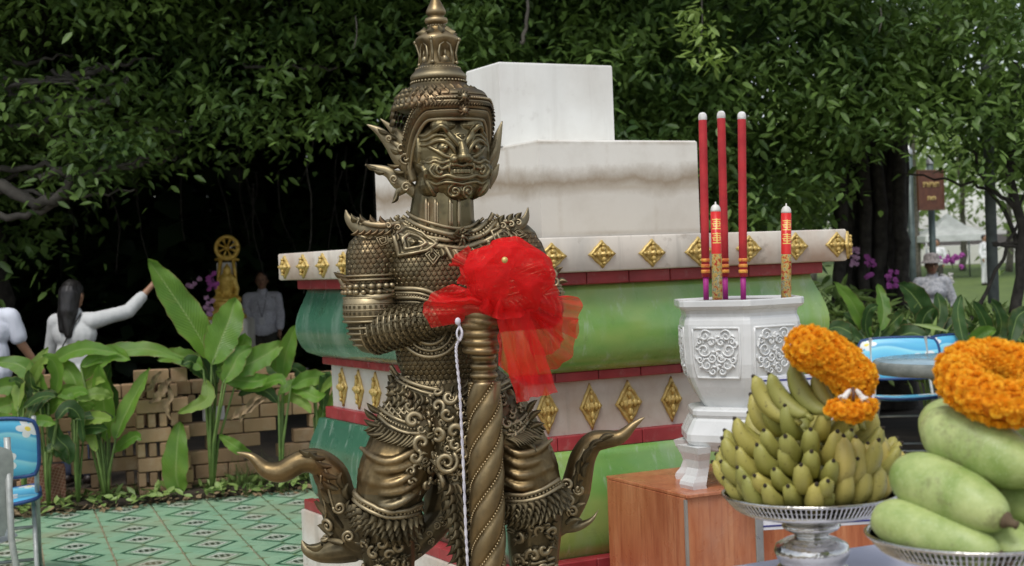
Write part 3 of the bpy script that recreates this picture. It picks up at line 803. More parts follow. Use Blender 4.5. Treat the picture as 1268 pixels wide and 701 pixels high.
for k in range(4):
    th = 2*PI*k/4-.9/4; rad = Vector((math.cos(th), math.sin(th), 0))
    for y, r, br in ((50,28,2.6),(78,24,2.4)): det.ell(CO+rad*(r*K)+Zv*(hy(y)*K), br*K, 8, 6)
    det.tube([CO+rad*(a*K)+Zv*(hy(y)*K) for a, y in ((29,48),(26,56),(23,66),(24,76))], 1.5*K, 6)
    th += PI/4; rad = Vector((math.cos(th), math.sin(th), 0)); tn = Zv.cross(rad)
    pts = [CO+rad*((19.5 if abs(a) < 6 else 19)*K)+tn*(a*K)+Zv*(hy(y)*K) for a, y in ((-8,78),(-9,66),(-7,57),(0,52),(7,57),(9,66),(8,78))]
    det.tube(pts, 1.5*K, 6)
    det.ell(CO+rad*(18*K)+Zv*(hy(74)*K), (4*K, 4*K, 5*K), 8, 6); det.tube([CO+rad*(19*K)+Zv*(hy(70)*K), CO+rad*(19*K)+Zv*(hy(62)*K)], [2*K, .3*K], 6)
det.build('crown_bead_work', m_bz, crown, kind='stuff')
# hair leaves over the cap, diadem
dm = MB()
for ring, (y, r, k_) in enumerate(((110, 43, 26), (116, 49, 30), (122, 53, 34), (129, 56, 36), (137, 57.5, 36), (146, 58, 36), (155, 56.5, 34))):
    for k in range(k_):
        th = 2*PI*(k+.5*(ring % 2))/k_; rad = Vector((math.cos(th), math.sin(th), 0))
        if y > 134 and rad.dot(HF) > -.05: continue
        leafo(dm, CO+rad*(r*K)+Zv*(hy(y)*K), rad+Zv*(.9 if y < 120 else .3), -Zv+rad*(.6 if y < 120 else .1)+Zv.cross(rad)*.3, 9*K, 8.5*K, .02, .22)
dm.build('crown_leaf_scale', m_bz, crown, kind='stuff')
dd = MB()
def arc(h_side, h_mid, rx, rc, m=40, c0=-4, span=1.18):
    out = []
    for i in range(m):
        th = (i/(m-1)-.5)*2*span*PI/2
        a = math.sin(th)*rx; c = math.cos(th)*rc+c0; fr = abs(th)/(span*PI/2)
        b = h_mid+(h_side-h_mid)*max(0, (fr-.42)/.58)**1.6
        out.append(H(a, b, c))
    return out
def arcband(hs0, hm0, r0, hs1, hm1, r1, m=44, ncr=9):
    """broad raised band across the brow, curved in section"""
    rows = []
    for j in range(ncr):
        t = j/(ncr-1); bulge = 3.2*math.sin(t*PI)**.6
        rows.append(arc(hs0+(hs1-hs0)*t, hm0+(hm1-hm0)*t, r0[0]+(r1[0]-r0[0])*t+bulge, r0[1]+(r1[1]-r0[1])*t+bulge, m))
    dd.grid(lambda i, j: rows[j][i], m, ncr)
arcband(-34, 45, (47, 50), -26, 54, (52, 56)); arcband(-26, 55, (52, 56), -14, 65, (55.5, 59)); arcband(-14, 66, (55, 57), -4, 73, (53, 55)); arcband(-4, 73, (53, 55), 20, 82, (45, 46))
dd.tube(arc(-26, 53.5, 53, 57), 1.4*K, 8); dd.tube(arc(-14, 64.5, 56.5, 60), 1.4*K, 8); dd.tube(arc(-36, 44, 48, 50), 2.4*K, 8)
beadso(dd, arc(-9, 68.5, 58, 61, 80), 1.6*K, 2.3)
P = arc(-20, 59, 56, 60, 52)
for i in range(0, 51):
    t = (P[i+1]-P[i]).normalized(); leafo(dd, P[i], (P[i]-H(0,48,-6)).normalized(), t+Zv*.5, 7*K, 6*K, .05)
for b, R_ in ((69, 9), (52, 8)):
    p = H(0, b, 60)
    for k in range(8):
        th = k*PI/4; dv = HX*math.cos(th)+Zv*math.sin(th); leafo(dd, p, HF, dv, R_*K, R_*.7*K, -.1)
    dd.ell(p+HF*(2.5*K), R_*.42*K, 10, 8)
dd.build('diadem', m_bz, crown, kind='stuff')
# ---- flame shaped ear ornaments
def flame(mb, pts, r, n=10, flat=.55):
    pp = spline(pts, 5*len(pts)); rr = [max(.3, float(v[0]))*K for v in spline([(x,) for x in r], len(pp))]; mb.tube([S(*p) for p in pp], rr, n, 1.0, Zv, True, flat)
er = MB()
flame(er, [(512,212,4), (498,196,4), (484,178,2), (470,163,0), (454,154,-2)], [10, 12, 8.5, 5.5, .6])
flame(er, [(512,192,6), (500,176,6), (488,162,4), (471,147,2)], [8, 8, 5.5, .6])
flame(er, [(512,205,8), (500,186,10), (488,176,8), (478,168,5)], [3, 4, 3, 1])
flame(er, [(515,240,2), (505,231,2), (494,226,1), (482,214,0), (468,209,-1), (452,204,-2)], [7, 8, 9, 7, 5, .6])
flame(er, [(506,228,2), (496,236,2), (487,246,0)], [8, 6, .6])
flame(er, [(513,225,8), (508,200,10), (510,180,10)], [5, 6, 4])
for x, y, R_, s in ((502,196,7,1), (497,184,5,-1), (503,232,6,-1), (488,222,5,1), (482,172,4,1)): spiralo(er, S(x, y, 13), Vector((0,-1,0)), Vector((-1,0,.6)), R_*K, 1.4, 1.7*K, s)
for x, y, dx, dy in ((490,172,-1,.9), (480,166,-1,.6), (494,206,-1,.2), (476,214,-1,.3), (466,209,-1,.5), (492,240,-.6,-1), (500,214,-1,.3), (496,190,-1,.5)):
    leafo(er, S(x, y, 9), Vector((0,-1,.1)), Vector((dx,0,dy)), 14*K, 7*K, .2)
for dx_ in (0,):
    flame(er, [(604,215,-24), (610,195,-24), (615,174,-24), (622,150,-26)], [7, 8, 6, .8])
    flame(er, [(603,232,-22), (611,216,-22), (618,203,-22)], [5, 5.5, .8])
    flame(er, [(602,205,-18), (612,188,-18), (616,170,-20)], [3, 3.5, .5])
    flame(er, [(598,216,-24), (600,230,-24), (597,241,-24)], [5, 5.5, 3])
build_lr(er, 'ear_ornament', m_bz, statue)

# ---- collar
cl = MB()
rings = [[(498,268),(512,276),(535,285),(566,291),(590,286),(604,275),(611,264)], [(489,268),(503,282),(530,293),(566,299),(595,293),(612,280),(620,268)]]
for q, r in zip(rings, (3.0, 3.0)): band(cl, q, r, 2.5, m=40)
P = path_on([(493,268),(507,279),(532,289),(566,295),(592,290),(608,278),(616,266)], 60, 1.5); beadso(cl, [p for p, n in P], 2.3*K, 2.2)
band(cl, [(503,262),(516,270),(540,278),(566,283),(588,278),(599,270)], 2, 2, m=40)
band(cl, [(480,276),(497,292),(525,302),(566,308),(598,300),(620,288),(630,276)], 3.5, 1.5, m=40)
leafrow(cl, [(480,282),(497,296),(525,307),(566,312),(600,305),(622,291),(632,280)], 11, 11, 20, (0, 1), .5, .15)
# jewel at the throat
p, n = on(568, 292, 6)
for k in range(9):
    th = k*2*PI/9; leafo(cl, p, n, Vector((math.cos(th), 0, math.sin(th))), 12*K, 9*K, .25)
for k in range(7):
    th = k*2*PI/7+.3; leafo(cl, p+n*(3*K), n, Vector((math.cos(th), 0, math.sin(th))), 7*K, 6*K, .5)
cl.ell(p+n*(5*K), 3*K, 10, 6); leafo(cl, p, n, Vector((0,0,-1)), 22*K, 10*K, .1); leafo(cl, p, n, Vector((-1,0,.1)), 20*K, 8*K, .1); leafo(cl, p, n, Vector((1,0,.2)), 18*K, 8*K, .1)
cl.build('collar', m_bz, statue, kind='stuff')
pl = MB()
def plate(mb, poly, hgt=5, inner=3):
    """thick lozenge plate with nested raised frames, following the chest"""
    cx = sum(p[0] for p in poly)/len(poly); cy = sum(p[1] for p in poly)/len(poly); m = len(poly)
    rings_ = [(1.0, 0), (1.0, hgt), (.90, hgt*1.25), (.82, hgt*1.1), (.78, hgt*.6), (.62, hgt*.6), (.58, hgt*1.3), (.44, hgt*1.35), (.38, hgt*.7), (.26, hgt*.8), (.16, hgt*1.6), (.02, hgt*1.9)]
    P0, n0 = on(cx, cy, 0); vs = []
    dense = []
    for i in range(m):
        a, b = poly[i], poly[(i+1) % m]
        for q in range(4): dense.append((a[0]+(b[0]-a[0])*q/4, a[1]+(b[1]-a[1])*q/4))
    mm = len(dense)
    for k, hh in rings_:
        for x, y in dense:
            p, n = on(cx+(x-cx)*k, cy+(y-cy)*k, 0); vs.append(p+(n*.4+n0*.6)*(hh*K))
    mb.add(vs, [(i*mm+j, i*mm+(j+1) % mm, (i+1)*mm+(j+1) % mm, (i+1)*mm+j) for i in range(len(rings_)-1) for j in range(mm)], True)
plate(pl, [(484,291),(492,319),(512,316),(530,312),(543,303),(524,287),(500,280)], 6)
plate(pl, [(548,306),(556,322),(578,334),(600,324),(606,304),(578,312)], 5)
plate(pl, [(606,287),(612,300),(626,306),(642,306),(640,292),(622,280)], 5)
plate(pl, [(466,296),(472,306),(482,302),(481,292)], 4); plate(pl, [(526,316),(537,330),(546,318),(537,309)], 4); plate(pl, [(633,288),(642,297),(652,293),(640,284)], 4)
for x, y in ((489,286),(541,300),(598,292),(604,300)): p, n = on(x, y, 4); pl.ell(p, 3*K, 8, 6)
pl.build('chest_plate', m_bz, statue, kind='stuff')
# ---- upturned shoulder guards
ep = MB()
flame(ep, [(500,283,30), (480,287,34), (456,287,30), (440,280,24), (431,270,20), (428,260,18)], [9, 12, 11, 8, 5, .8], 12, .6)
flame(ep, [(614,280,6), (628,284,6), (642,280,2), (651,270,-4), (654,257,-8)], [7, 9, 7.5, 5, .8], 12, .6)
for q in ([(496,276,36),(476,279,42),(456,277,38),(442,270,30)], [(618,274,12),(632,274,10),(643,268,4)]): ridge(ep, q, [3, 4, 3.5, 1.5] if len(q) == 4 else [3, 3.5, 1.5], 8)
for x, y, d, dx in ((490,274,38,-.5), (478,272,40,-.6), (466,271,38,-.6), (454,270,34,-.7), (444,268,28,-.9), (620,272,14,.5), (630,270,12,.6), (639,268,6,.8)):
    leafo(ep, S(x, y+6, d), Vector((0,-1,.3)), Vector((dx,0,1)), 12*K, 10*K, .1); spiralo(ep, S(x+3, y+8, d+4), Vector((0,-1,.2)), Vector((dx,0,1)), 4*K, 1.2, 1.3*K)
ridge(ep, [(498,292,36),(478,297,40),(456,296,36),(440,289,28)], 2, 7)
for x in range(484, 440, -8): leafo(ep, S(x, 285, 42), Vector((0,-1,.2)), Vector((-.8,0,-.5)), 11*K, 6*K, .1)
build_lr(ep, 'shoulder_guard', m_bz, statue)

# ---- arm bands and forearm guards
ab = MB()
ab.lathe([(29*K, -1*K), (31.8*K, 0), (32.6*K, 16*K), (31.8*K, 30*K), (29*K, 31*K)], S(458.5, 398, 23), 32)
for y, r in ((341, 1.5), (346, 1.6), (368, 1.8), (375, 1.3), (383, 1.3), (391, 1.3), (397, 1.8)):
    c = S(458.5, y, 16+(y-316)*.1); ab.lathe([((33.5-r)*K, -r*K), ((33.5)*K, -r*.6*K), ((33.5+r*.5)*K, 0), ((33.5)*K, r*.6*K), ((33.5-r)*K, r*K)], c, 28)
for y, br in ((354, 3.4), (361, 3.0)):
    for k in range(22):
        th = 2*PI*k/22; ab.ell(S(458.5, y, 20)+Vector((math.cos(th), math.sin(th), 0))*(33*K), (br*K*1.3, br*K, br*K), 7, 5)
for y in (379, 387):
    for k in range(34):
        th = 2*PI*k/30; ab.box(S(458.5, y, 23)+Vector((math.cos(th), math.sin(th), 0))*(32.4*K), (3.0*K, 2.6*K, 3.2*K), Vector((-math.sin(th), math.cos(th), 0)), Vector((math.cos(th), math.sin(th), 0)), Zv)
ridge(ab, [(488,364,38),(470,368,50),(448,366,46),(432,358,36),(422,346,28),(418,336,24)], [2, 4, 5, 5, 3.5, .6], 10)
for i in range(9):
    x = 486-i*7.5; leafo(ab, S(x, 362-abs(i-2)*.8-(i > 5)*(i-5)*5, 50-abs(i-3)*2.5), Vector((0,-1,0)), Vector((-.9,0,.45)), 13*K, 8*K, .3)
for x, y, dx, dy in ((688,340,.6,.6),(690,350,.9,0),(684,356,.6,-.6),(676,345,.4,.6),(670,355,.2,-.6),(664,346,-.2,.8)):
    leafo(ab, S(x, y, 8), Vector((.2,-1,0)), Vector((dx,0,dy)), 12*K, 9*K, .4); spiralo(ab, S(x-4, y, 12), Vector((.1,-1,0)), Vector((dx,0,dy)), 6*K, 1.4, 1.8*K)
ax_ = (S(676,382,0)-S(650,320,-16)).normalized()
for t in (.05, .14, .30, .8, .9, 1.0):
    c = S(645,312,-18).lerp(S(674,372,-2), .35+t*.65); ab.lathe([(25.5*K, -2*K), (28*K, 0), (25.5*K, 2*K)], c, 24, Z=ax_)
build_lr(ab, 'arm_band', m_bz, statue)
fg = MB()
A0, A1 = S(462,410,26), S(545,394,70); ax_ = (A1-A0).normalized(); n_, t_, b_v = frame(ax_, Zv)
L_ = (A1-A0).length; nb = 13
for i in range(nb):
    u = i/(nb-1); c = A0.lerp(A1, u*.98); r = (28.7+(18.6-28.7)*u)*K
    fg.lathe([(r-.8*K, -1.6*K), (r+.1*K, -.8*K), (r+.1*K, .8*K), (r-.8*K, 1.6*K)], c, 28, Z=ax_)
    if i < nb-1:
        c2 = A0.lerp(A1, (u+.5/(nb-1))*.98)
        for k in range(20):
            th = 2*PI*(k+.5*(i % 2))/20; fg.box(c2+(t_*math.cos(th)+b_v*math.sin(th))*(r+.3*K), (4.9*K, 2.6*K, 3.6*K), (t_*-math.sin(th)+b_v*math.cos(th)), (t_*math.cos(th)+b_v*math.sin(th)), ax_)
for i in range(4):                                     # rings over the elbow
    y = 405+i*7; c = S(459, y, 25); rr = (30.2-i*i*.9)*K; fg.lathe([(rr-K, -1.6*K), (rr+.6*K, 0), (rr-K, 1.6*K)], c, 28)
A0, A1 = S(676,382,0), S(615,392,72); ax_ = (A1-A0).normalized()
for i in range(10): c = A0.lerp(A1, i/10); r = (24.2-7*i/10)*K; fg.lathe([(r-.8*K, -1.6*K), (r+1.4*K, 0), (r-.8*K, 1.6*K)], c, 24, Z=ax_)
build_lr(fg, 'forearm_guard', m_bz, statue)
# ---- hands closed on the club
hn = MB()
C(hn, (575,394,84), (600,394,96), 15, 13); C(hn, (622,396,86), (602,392,98), 15, 13)
for k in range(4):
    y = 403+k*10.5; r = 5.6-.25*k; x0 = 578+k*1.2
    q = [(x0+34, y-4, 70), (x0+36, y-2, 92), (x0+28, y, 108), (x0+14, y+1, 113), (x0+1, y, 108), (x0-5, y-1, 94), (x0-3, y-2, 80)]
    ridge(hn, q, [r*.9, r, r*1.05, r, r*.98, r*.9, r*.8], 10)
for k in range(4):
    y = 375+k*8; q = [(570, y, 76), (576, y-1, 100), (590, y-1, 113), (606, y, 112), (619, y, 102), (622, y, 84)]
    ridge(hn, q, [5, 5.4, 5.4, 5.2, 4.8, 3.8], 10)
ridge(hn, [(580,398,88), (588,386,108), (602,376,112), (613,371,106)], [7, 6.5, 5.5, 4], 10)
hm2 = fuse(hn, .003, 2); hm2.materials.clear(); hm2.materials.append(m_bzg); link('hand', hm2, statue)

# ---- the club with its spiral bands
cb_ = MB()
T0, T1 = S(597, 372, 82), S(607, 800, 82); T1.z = base_z
axs = (T1-T0); LL = axs.length; axs.normalize(); n_, t_, b_v = frame(axs, Vector((1,0,0)))
m = 40; NR = 260; vs = []
for i in range(NR):
    u = i/(NR-1); z = u*LL/K                   # px along the club
    R_ = 15 if z < 60 else 15+min(1, (z-60)/60)*4.5
    if z < 95: R_ = 13.5+1.6*math.cos(z*2*PI/11)+(z > 60)*(z-60)*.06
    for k in range(m):
        th = 2*PI*k/m; rr = R_
        if z >= 95:
            ph = (th/(2*PI)*1-z/150.0)*4 % 1.0           # four starts
            rr += 4.6*(abs(math.sin(ph*PI))**.55)-2.6+min(1, (z-95)/20)*0
        c = T0+axs*(z*K); vs.append(c+(t_*math.cos(th)+b_v*math.sin(th))*(rr*K))
cb_.add(vs, [(i*m+k, i*m+(k+1) % m, (i+1)*m+(k+1) % m, (i+1)*m+k) for i in range(NR-1) for k in range(m)]+[tuple(range(m))], True)
club = cb_.build('club', m_bzg, statue)
bd = MB(); sp = []
for st in range(4):
    q = []
    for i in range(420):
        z = 97+i*(LL/K-97)/419; th = 2*PI*(z/150.0+st*.25); c = T0+axs*(z*K); R_ = 15+min(1, (z-60)/60)*4.5; q.append(c+(t_*math.cos(th)+b_v*math.sin(th))*((R_-.4)*K))
    beadso(bd, q, 1.5*K, 2.5, 6)
bd.build('bead_row', m_bzg, club, kind='stuff')

# ---- breast bands and belly boss
bb = MB()
for k in range(5): band(bb, [(486,357+k*5.5),(502,357+k*5.5),(520,358+k*5.5),(536,363+k*6),(548,373+k*6.5),(553,390+k*5)], 2.0 if k % 2 else 2.6, 1.2, m=30, tree=bvT)
P = path_on([(486,365),(505,365),(522,367),(537,373),(547,384)], 40, 1.5, bvT); beadso(bb, [p for p, n in P], 1.7*K, 2.1)
for k, R_ in enumerate((10, 18, 26, 34)):
    pts = [(533+math.cos(t)*R_*1.05, 408+math.sin(t)*R_) for t in np.linspace(-.2, PI+.2, 12)]; band(bb, pts, 2.4 if k % 2 else 1.8, 1.2, m=30, tree=bvT)
for a in np.linspace(-.1, PI+.1, 22): p, n = on(533+math.cos(a)*30, 408+math.sin(a)*30, 1.5, bvT); bb.ell(p, 1.6*K, 6, 4)
for k in range(3): band(bb, [(610,355+k*8),(630,350+k*8),(646,345+k*8)], 2, 1, m=14, tree=bvT)
bb.build('breast_band', m_bz, statue, kind='stuff')
# ---- belt, hip guards, loin cloth scrolls
be = MB()
band(be, [(484,452),(492,464),(508,474),(530,481),(558,485),(590,484),(618,478),(638,466)], 2.6, 2, m=40, tree=bvT)
band(be, [(483,458),(491,470),(508,480),(530,487),(558,491),(590,490),(618,484),(640,472)], 1.8, 1.5, m=40, tree=bvT)
for r0 in (0, 9, 18): leafrow(be, [(482,464+r0),(494,477+r0),(512,486+r0),(536,493+r0),(562,496+r0),(592,494+r0),(622,486+r0),(642,474+r0)], 13, 10, 21, (.1, 1), 1, .25, bvT)
wander(be, (505, 500, 575, 600), 34, (4.5, 10), 4)
wander(be, (575, 490, 640, 560), 16, (4, 8), 9)
for r0 in range(6): leafrow(be, [(545-r0*2+r0*3, 588+r0*9), (560, 594+r0*9), (578-r0*.5, 588+r0*9)], 13, 9, 4, (-.1, 1), 6, .35)
# hanging centre panel so the scrolls have a body below the hips
be.build('belt_scroll_work', m_bz, statue, kind='stuff')
lc = MB()
C(lc, (560,505,38), (562,560,46), 34, 24); C(lc, (562,560,46), (568,610,50), 24, 14); C(lc, (566,600,54), (570,655,54), 14, 9); C(lc, (572,655,55), (582,780,50), 11, 9)
lme = fuse(lc, .005, 2); lb = BVHTree.FromPolygons([v.co.copy() for v in lme.vertices], [tuple(p.vertices) for p in lme.polygons])
lme.materials.clear(); lme.materials.append(m_bz); link('loin_cloth', lme, statue)
lo = MB()
wander(lo, (530, 486, 578, 596), 34, (4.5, 9.5), 21, lb)
wander(lo, (534, 490, 578, 590), 20, (3, 5), 25, lb)
spiralo(lo, S(553, 572, 74), Vector((0,-1,0)), Vector((-1,0,.4)), 13*K, 1.7, 3.0*K)
for r0 in range(9):
    for x in (-10, -3, 4, 11):
        px = 562+r0*1.2+x*(1-.05*r0); py = 596+r0*11+(abs(x) < 6)*4
        p, n = on(px, py, .5, lb)
        if (p-S(px, py, 60)).length < .2: leafo(lo, p, n, Vector((x*.08, 0, -1)), 15*K, 10*K, .35)
# scroll edge running down beside the club
for r0 in range(26):
    leafo(lo, S(581+r0*.33, 470+r0*12, 66), Vector((-.4,-1,0)), Vector((-.9 if r0 % 2 else -.5, 0, -.6)), 12*K, 8*K, .3)
lo.build('loin_cloth_leaf', m_bz, statue, kind='stuff')
hg = MB()
def guard(cx, cy, sgn, sc=1):
    for k, (off_, L) in enumerate(((0, 0), (7, 0), (13, 0))):
        q = [(cx+sgn*(2-off_*.2), cy+off_), (cx-sgn*14*sc, cy+12+off_), (cx-sgn*32*sc, cy+20+off_), (cx-sgn*50*sc, cy+21+off_)]
        if k == 1: P = path_on(q, 40, 2.5); beadso(hg, [p for p, n in P], 1.8*K, 2.2)
        else: band(hg, q, 2.2, 2.5, m=30)
    q = [(cx, cy+18), (cx-sgn*14*sc, cy+30), (cx-sgn*32*sc, cy+36), (cx-sgn*50*sc, cy+38)]
    P = path_on(q, 13, 2)
    for i, (p, n) in enumerate(P): leafo(hg, p, n+Vector((0,-.4,0)), Vector((sgn*.75, 0, -.55)), 20*K, 8*K, .25)
for d_ in (0, 8):
    pass
guard(470, 497+6, -1)
# raised net on the hip
for k in range(7):
    x0 = 474+k*7; band(hg, [(x0, 497), (x0+8, 508), (x0+18, 520)], 1.4, 1.5, m=10); band(hg, [(x0+14, 492), (x0+6, 504), (x0-2, 516)], 1.4, 1.8, m=10)
guard(655, 505, 1, .55)
for x, y, dx, dy in ((660,512,1,1.2),(662,522,1,.8),(662,532,1,.3),(660,542,1,-.2),(655,548,.8,-.6),(464,512,-1,.9),(460,520,-1,1),(463,528,-1,.5),(468,538,-1,.1)):
    p, n = on(x-np.sign(dx)*8, y, 2); leafo(hg, p, Vector((0,-1,0)), Vector((dx,0,dy)), 20*K, 9*K, .1)
wander(hg, (632, 498, 652, 540), 8, (4, 6.5), 12); wander(hg, (486, 470, 510, 495), 5, (4, 6), 13)
build_lr(hg, 'hip_guard', m_bz, statue)
# ---- knee rings, ruffs, shins
kn = MB()
kb = [[(438,606),(452,620),(478,631),(502,631),(522,622)], [(436,612),(450,627),(478,639),(504,638),(524,630)]]
for q, r in zip(kb, (2.8, 2.8)): band(kn, q, r, 3, m=30)
P = path_on([(437,609),(451,623),(478,635),(503,634.5),(523,626)], 44, 2.5); beadso(kn, [p for p, n in P], 2.2*K, 2.4)
kr = [[(622,610),(645,612),(668,607),(690,594)], [(622,618),(646,620),(670,615),(694,601)]]
for q in kr: band(kn, q, 2.6, 3, m=24)
P = path_on([(622,614),(645,616),(669,611),(692,597.5)], 36, 2.5); beadso(kn, [p for p, n in P], 2.1*K, 2.4)
for r0 in (0, 6, 12, 18): leafrow(kn, [(436,614+r0),(450,629+r0),(478,641+r0),(504,640+r0),(520,632+r0)], 11, 11, 14, (-.7+.05*r0, 1), 3.5, .5)
for r0 in (0, 6, 12, 18): leafrow(kn, [(624,620+r0),(646,622+r0),(670,617+r0),(694,604+r0)], 11, 11, 12, (.7-.05*r0, 1), 3, .5)
for x, y in ((700,610),(702,600),(695,618),(704,620)): spiralo(kn, S(x, y, 22), Vector((0,-1,0)), Vector((1,0,.5)), 7*K, 1.5, 2*K)
build_lr(kn, 'knee_ring', m_bz, statue)
sh = MB()
for bx, seed in (((452, 662, 506, 770), 31), ((640, 648, 688, 770), 33)): wander(sh, bx, 22, (5, 9), seed)
rr_ = random.Random(5)
for cx, cy in ((455,667),(487,670),(468,692),(498,690),(672,650),(650,662),(684,668),(660,684)):
    p, n = on(cx, cy, 2)
    for k in range(6): th = k*PI/3; leafo(sh, p, n, Vector((math.cos(th),0,math.sin(th))), 6.5*K, 5*K, .2)
    sh.ell(p+n*K, 2*K, 7, 5)
band(sh, [(640,692),(660,697),(684,690)], 2, 2, m=14); band(sh, [(640,699),(660,704),(684,697)], 2, 2, m=14)
build_lr(sh, 'shin_ornament', m_bz, statue)
# ---- sweeping coat tails
tl_ = MB()
ridge(tl_, [(292,560,20), (312,566,22), (330,582,22), (350,584,22), (372,572,20), (393,572,16), (410,588,10), (417,612,6), (424,636,2), (440,662,0), (462,672,0)], [1.2, 6, 11, 14.5, 15, 17.5, 22, 24, 26, 28, 26], 16, .95)
ridge(tl_, [(373,668,6), (380,680,6), (396,684,4), (416,680,2), (440,676,0)], [.8, 8, 14, 20, 22], 14, .9)
ridge(tl_, [(799,516,10), (785,526,10), (768,541,8), (750,544,6), (734,548,4), (722,566,0), (716,590,-4), (710,612,-8), (694,640,-10), (676,655,-8)], [1.0, 5, 9.5, 12.5, 14.5, 17, 19, 21, 21, 19], 16, .95)
ridge(tl_, [(742,630,-4), (732,644,-4), (714,652,-6), (694,652,-6)], [.6, 4, 8, 11], 12, .8)
ridge(tl_, [(556,548,-18),(556,585,-22),(548,618,-24),(536,640,-24)], [26, 30, 28, 18], 14, .9)
ridge(tl_, [(570,560,-28), (562,600,-26), (548,636,-24), (526,662,-22), (500,684,-22), (470,700,-20)], [20, 24, 27, 27, 24, 18], 14, .7)
tme2 = fuse(tl_, .0042, 3); tb = BVHTree.FromPolygons([v.co.copy() for v in tme2.vertices], [tuple(p.vertices) for p in tme2.polygons])
tme2.materials.clear(); tme2.materials.append(m_bzg); tme2.materials.append(m_bz)
for p in tme2.polygons:
    d = p.center-CAMP; x = d.dot(Rv)/d.dot(Fv)*F+634; y = 350.5-d.dot(Uv)/d.dot(Fv)*F
    p.material_index = 1 if (y > 612 or (430 < x < 600)) else 0
split_me(tme2, 'coat_tail', statue)
to = MB()
def tleaf(lst, L=20, Wd=9, curl=.15):
    for x, y, dx, dy in lst: p, n = on(x, y, .6, tb); leafo(to, p, n, Vector((dx,0,dy)), L*K, Wd*K, curl, .3)
tleaf([(392,562,-1,-.1),(402,568,-1,.1),(410,578,-.9,.3),(416,592,-.9,.4),(418,606,-.8,.6)], 22, 9)
tleaf([(400,606,-.2,1),(408,622,-.3,1),(414,640,-.3,1),(424,654,-.4,1),(404,636,-.5,1),(412,662,-.8,.7),(426,672,-.9,.3),(400,676,-1,.1),(432,640,0,1),(430,618,-.1,1),(424,604,-.2,1)], 20, 10, .25)
tleaf([(742,546,.9,.3),(730,556,.8,.6),(722,572,.5,.9),(716,586,.3,1),(712,604,.2,1),(706,620,.2,1),(726,566,.6,.8),(722,590,.3,1),(718,612,.1,1),(710,636,.5,.7),(700,648,.9,.2),(690,634,.2,1)], 20, 9, .25)
for x, y, R_, s in ((408,650,9,1),(420,628,7,-1),(405,668,6,-1),(708,632,7,1),(716,606,6,-1),(432,664,7,1)): p, n = on(x, y, 1, tb); spiralo(to, p, n, Vector((1,0,.5)), R_*K, 1.6, 2.2*K, s)
for q in ([(384,566),(398,574),(406,590),(408,610),(414,632)], [(398,588),(398,606),(404,630),(402,655)], [(724,556),(714,576),(708,600),(700,624)]): band(to, q, 1.6, .8, m=24, tree=tb)
wander_box = ((538, 600, 566, 660), (500, 650, 545, 690))
for q, bx in enumerate(wander_box): 
    rr_ = random.Random(q)
    for _ in range(9):
        x, y = rr_.uniform(bx[0], bx[2]), rr_.uniform(bx[1], bx[3]); p, n = on(x, y, .3, tb)
        if (p-S(x, y, 0)).length < 1e-5: continue
        spiralo(to, p, n, Vector((1,0,rr_.uniform(-1,1))), rr_.uniform(3,5)*K, 1.3, 1.0*K, rr_.choice((-1,1)))
build_lr(to, 'coat_tail_leaf', m_bz, statue)
# ---- block the figure stands on
mb = MB(); c = S(572, 800, 0); c.z = (base_z-.02)/2
mb.box(c, (.86, .62, base_z-.02), bev=.02); mb.build('base_block', simple('grey_plinth_stone', (.30,.28,.25), None, 5, .8), statue)
# ============================================================ red tulle bow and the white cord
def tulle():
    n = N('red_tulle'); t = n.t; b = n.b
    n.set(Base_Color=(.92,.025,.025), Roughness=.55, Specular_IOR_Level=.25)
    tl = n.new('BsdfTranslucent'); tl.inputs[0].default_value = (.85,.02,.02,1); m1 = n.new('MixShader'); m1.inputs[0].default_value = .5
    tr = n.new('BsdfTransparent'); m2 = n.new('MixShader')
    lw = n.new('LayerWeight'); lw.inputs[0].default_value = .35
    f = n.math('SUBTRACT', .46, n.math('MULTIPLY', lw.outputs['Facing'], .28)); n.link(f, m2.inputs[0])
    n.link(b.outputs[0], m1.inputs[1]); n.link(tl.outputs[0], m1.inputs[2]); n.link(m1.outputs[0], m2.inputs[1]); n.link(tr.outputs[0], m2.inputs[2])
    n.link(m2.outputs[0], n.t.nodes['Material Output'].inputs[0])
    n.bump(n.noise(420, 3), .25, .0006); return n.m
m_tulle = tulle()
bow = thing('fabric_bow', 'big sheer red fabric bow tied round the hands of the bronze statue', 'bow', S(625,350,120))
def nz(x, y, z=0): return mnoise.noise(Vector((x, y, z)))
def ridgen(x, y, z=0): return 1-abs(nz(x, y, z))*2
rb = MB()
pin = Vector((0, 22, 0))
def ros(layer, rx, ry, rd, amp, seed):
    def P(i, j):
        u = i/119; v = j/69; th = u*2*PI; ph = v*PI*.62               # polar from the pin
        x = math.sin(ph)*math.cos(th); y = math.sin(ph)*math.sin(th); z = math.cos(ph)
        # pole tilted so that the folds start at the pin
        fold = math.sin(th*5+3*nz(math.cos(th)*1.2, v*2, seed+math.sin(th)))*.6+math.sin(th*11+4*nz(v*2, math.cos(th), seed+5+math.sin(th)))*.25
        cr_ = ridgen(x*1.5+seed, y*1.5, z*1.5)*1.1+ridgen(x*3+seed, y*3, z*3)*.35
        k = 1+amp*(fold*math.sin(ph)*.7+cr_*.8)*min(1, v*3)
        return S(625+x*rx*k+4, 346-y*ry*k-(1-v)*(16), 118+z*rd*k+(amp*14*cr_))
    rb.grid(P, 120, 70)
ros(0, 52, 44, 34, .10, 1.3); ros(1, 46, 39, 27, .12, 7.7)
rb.build('rosette', m_tulle, bow)
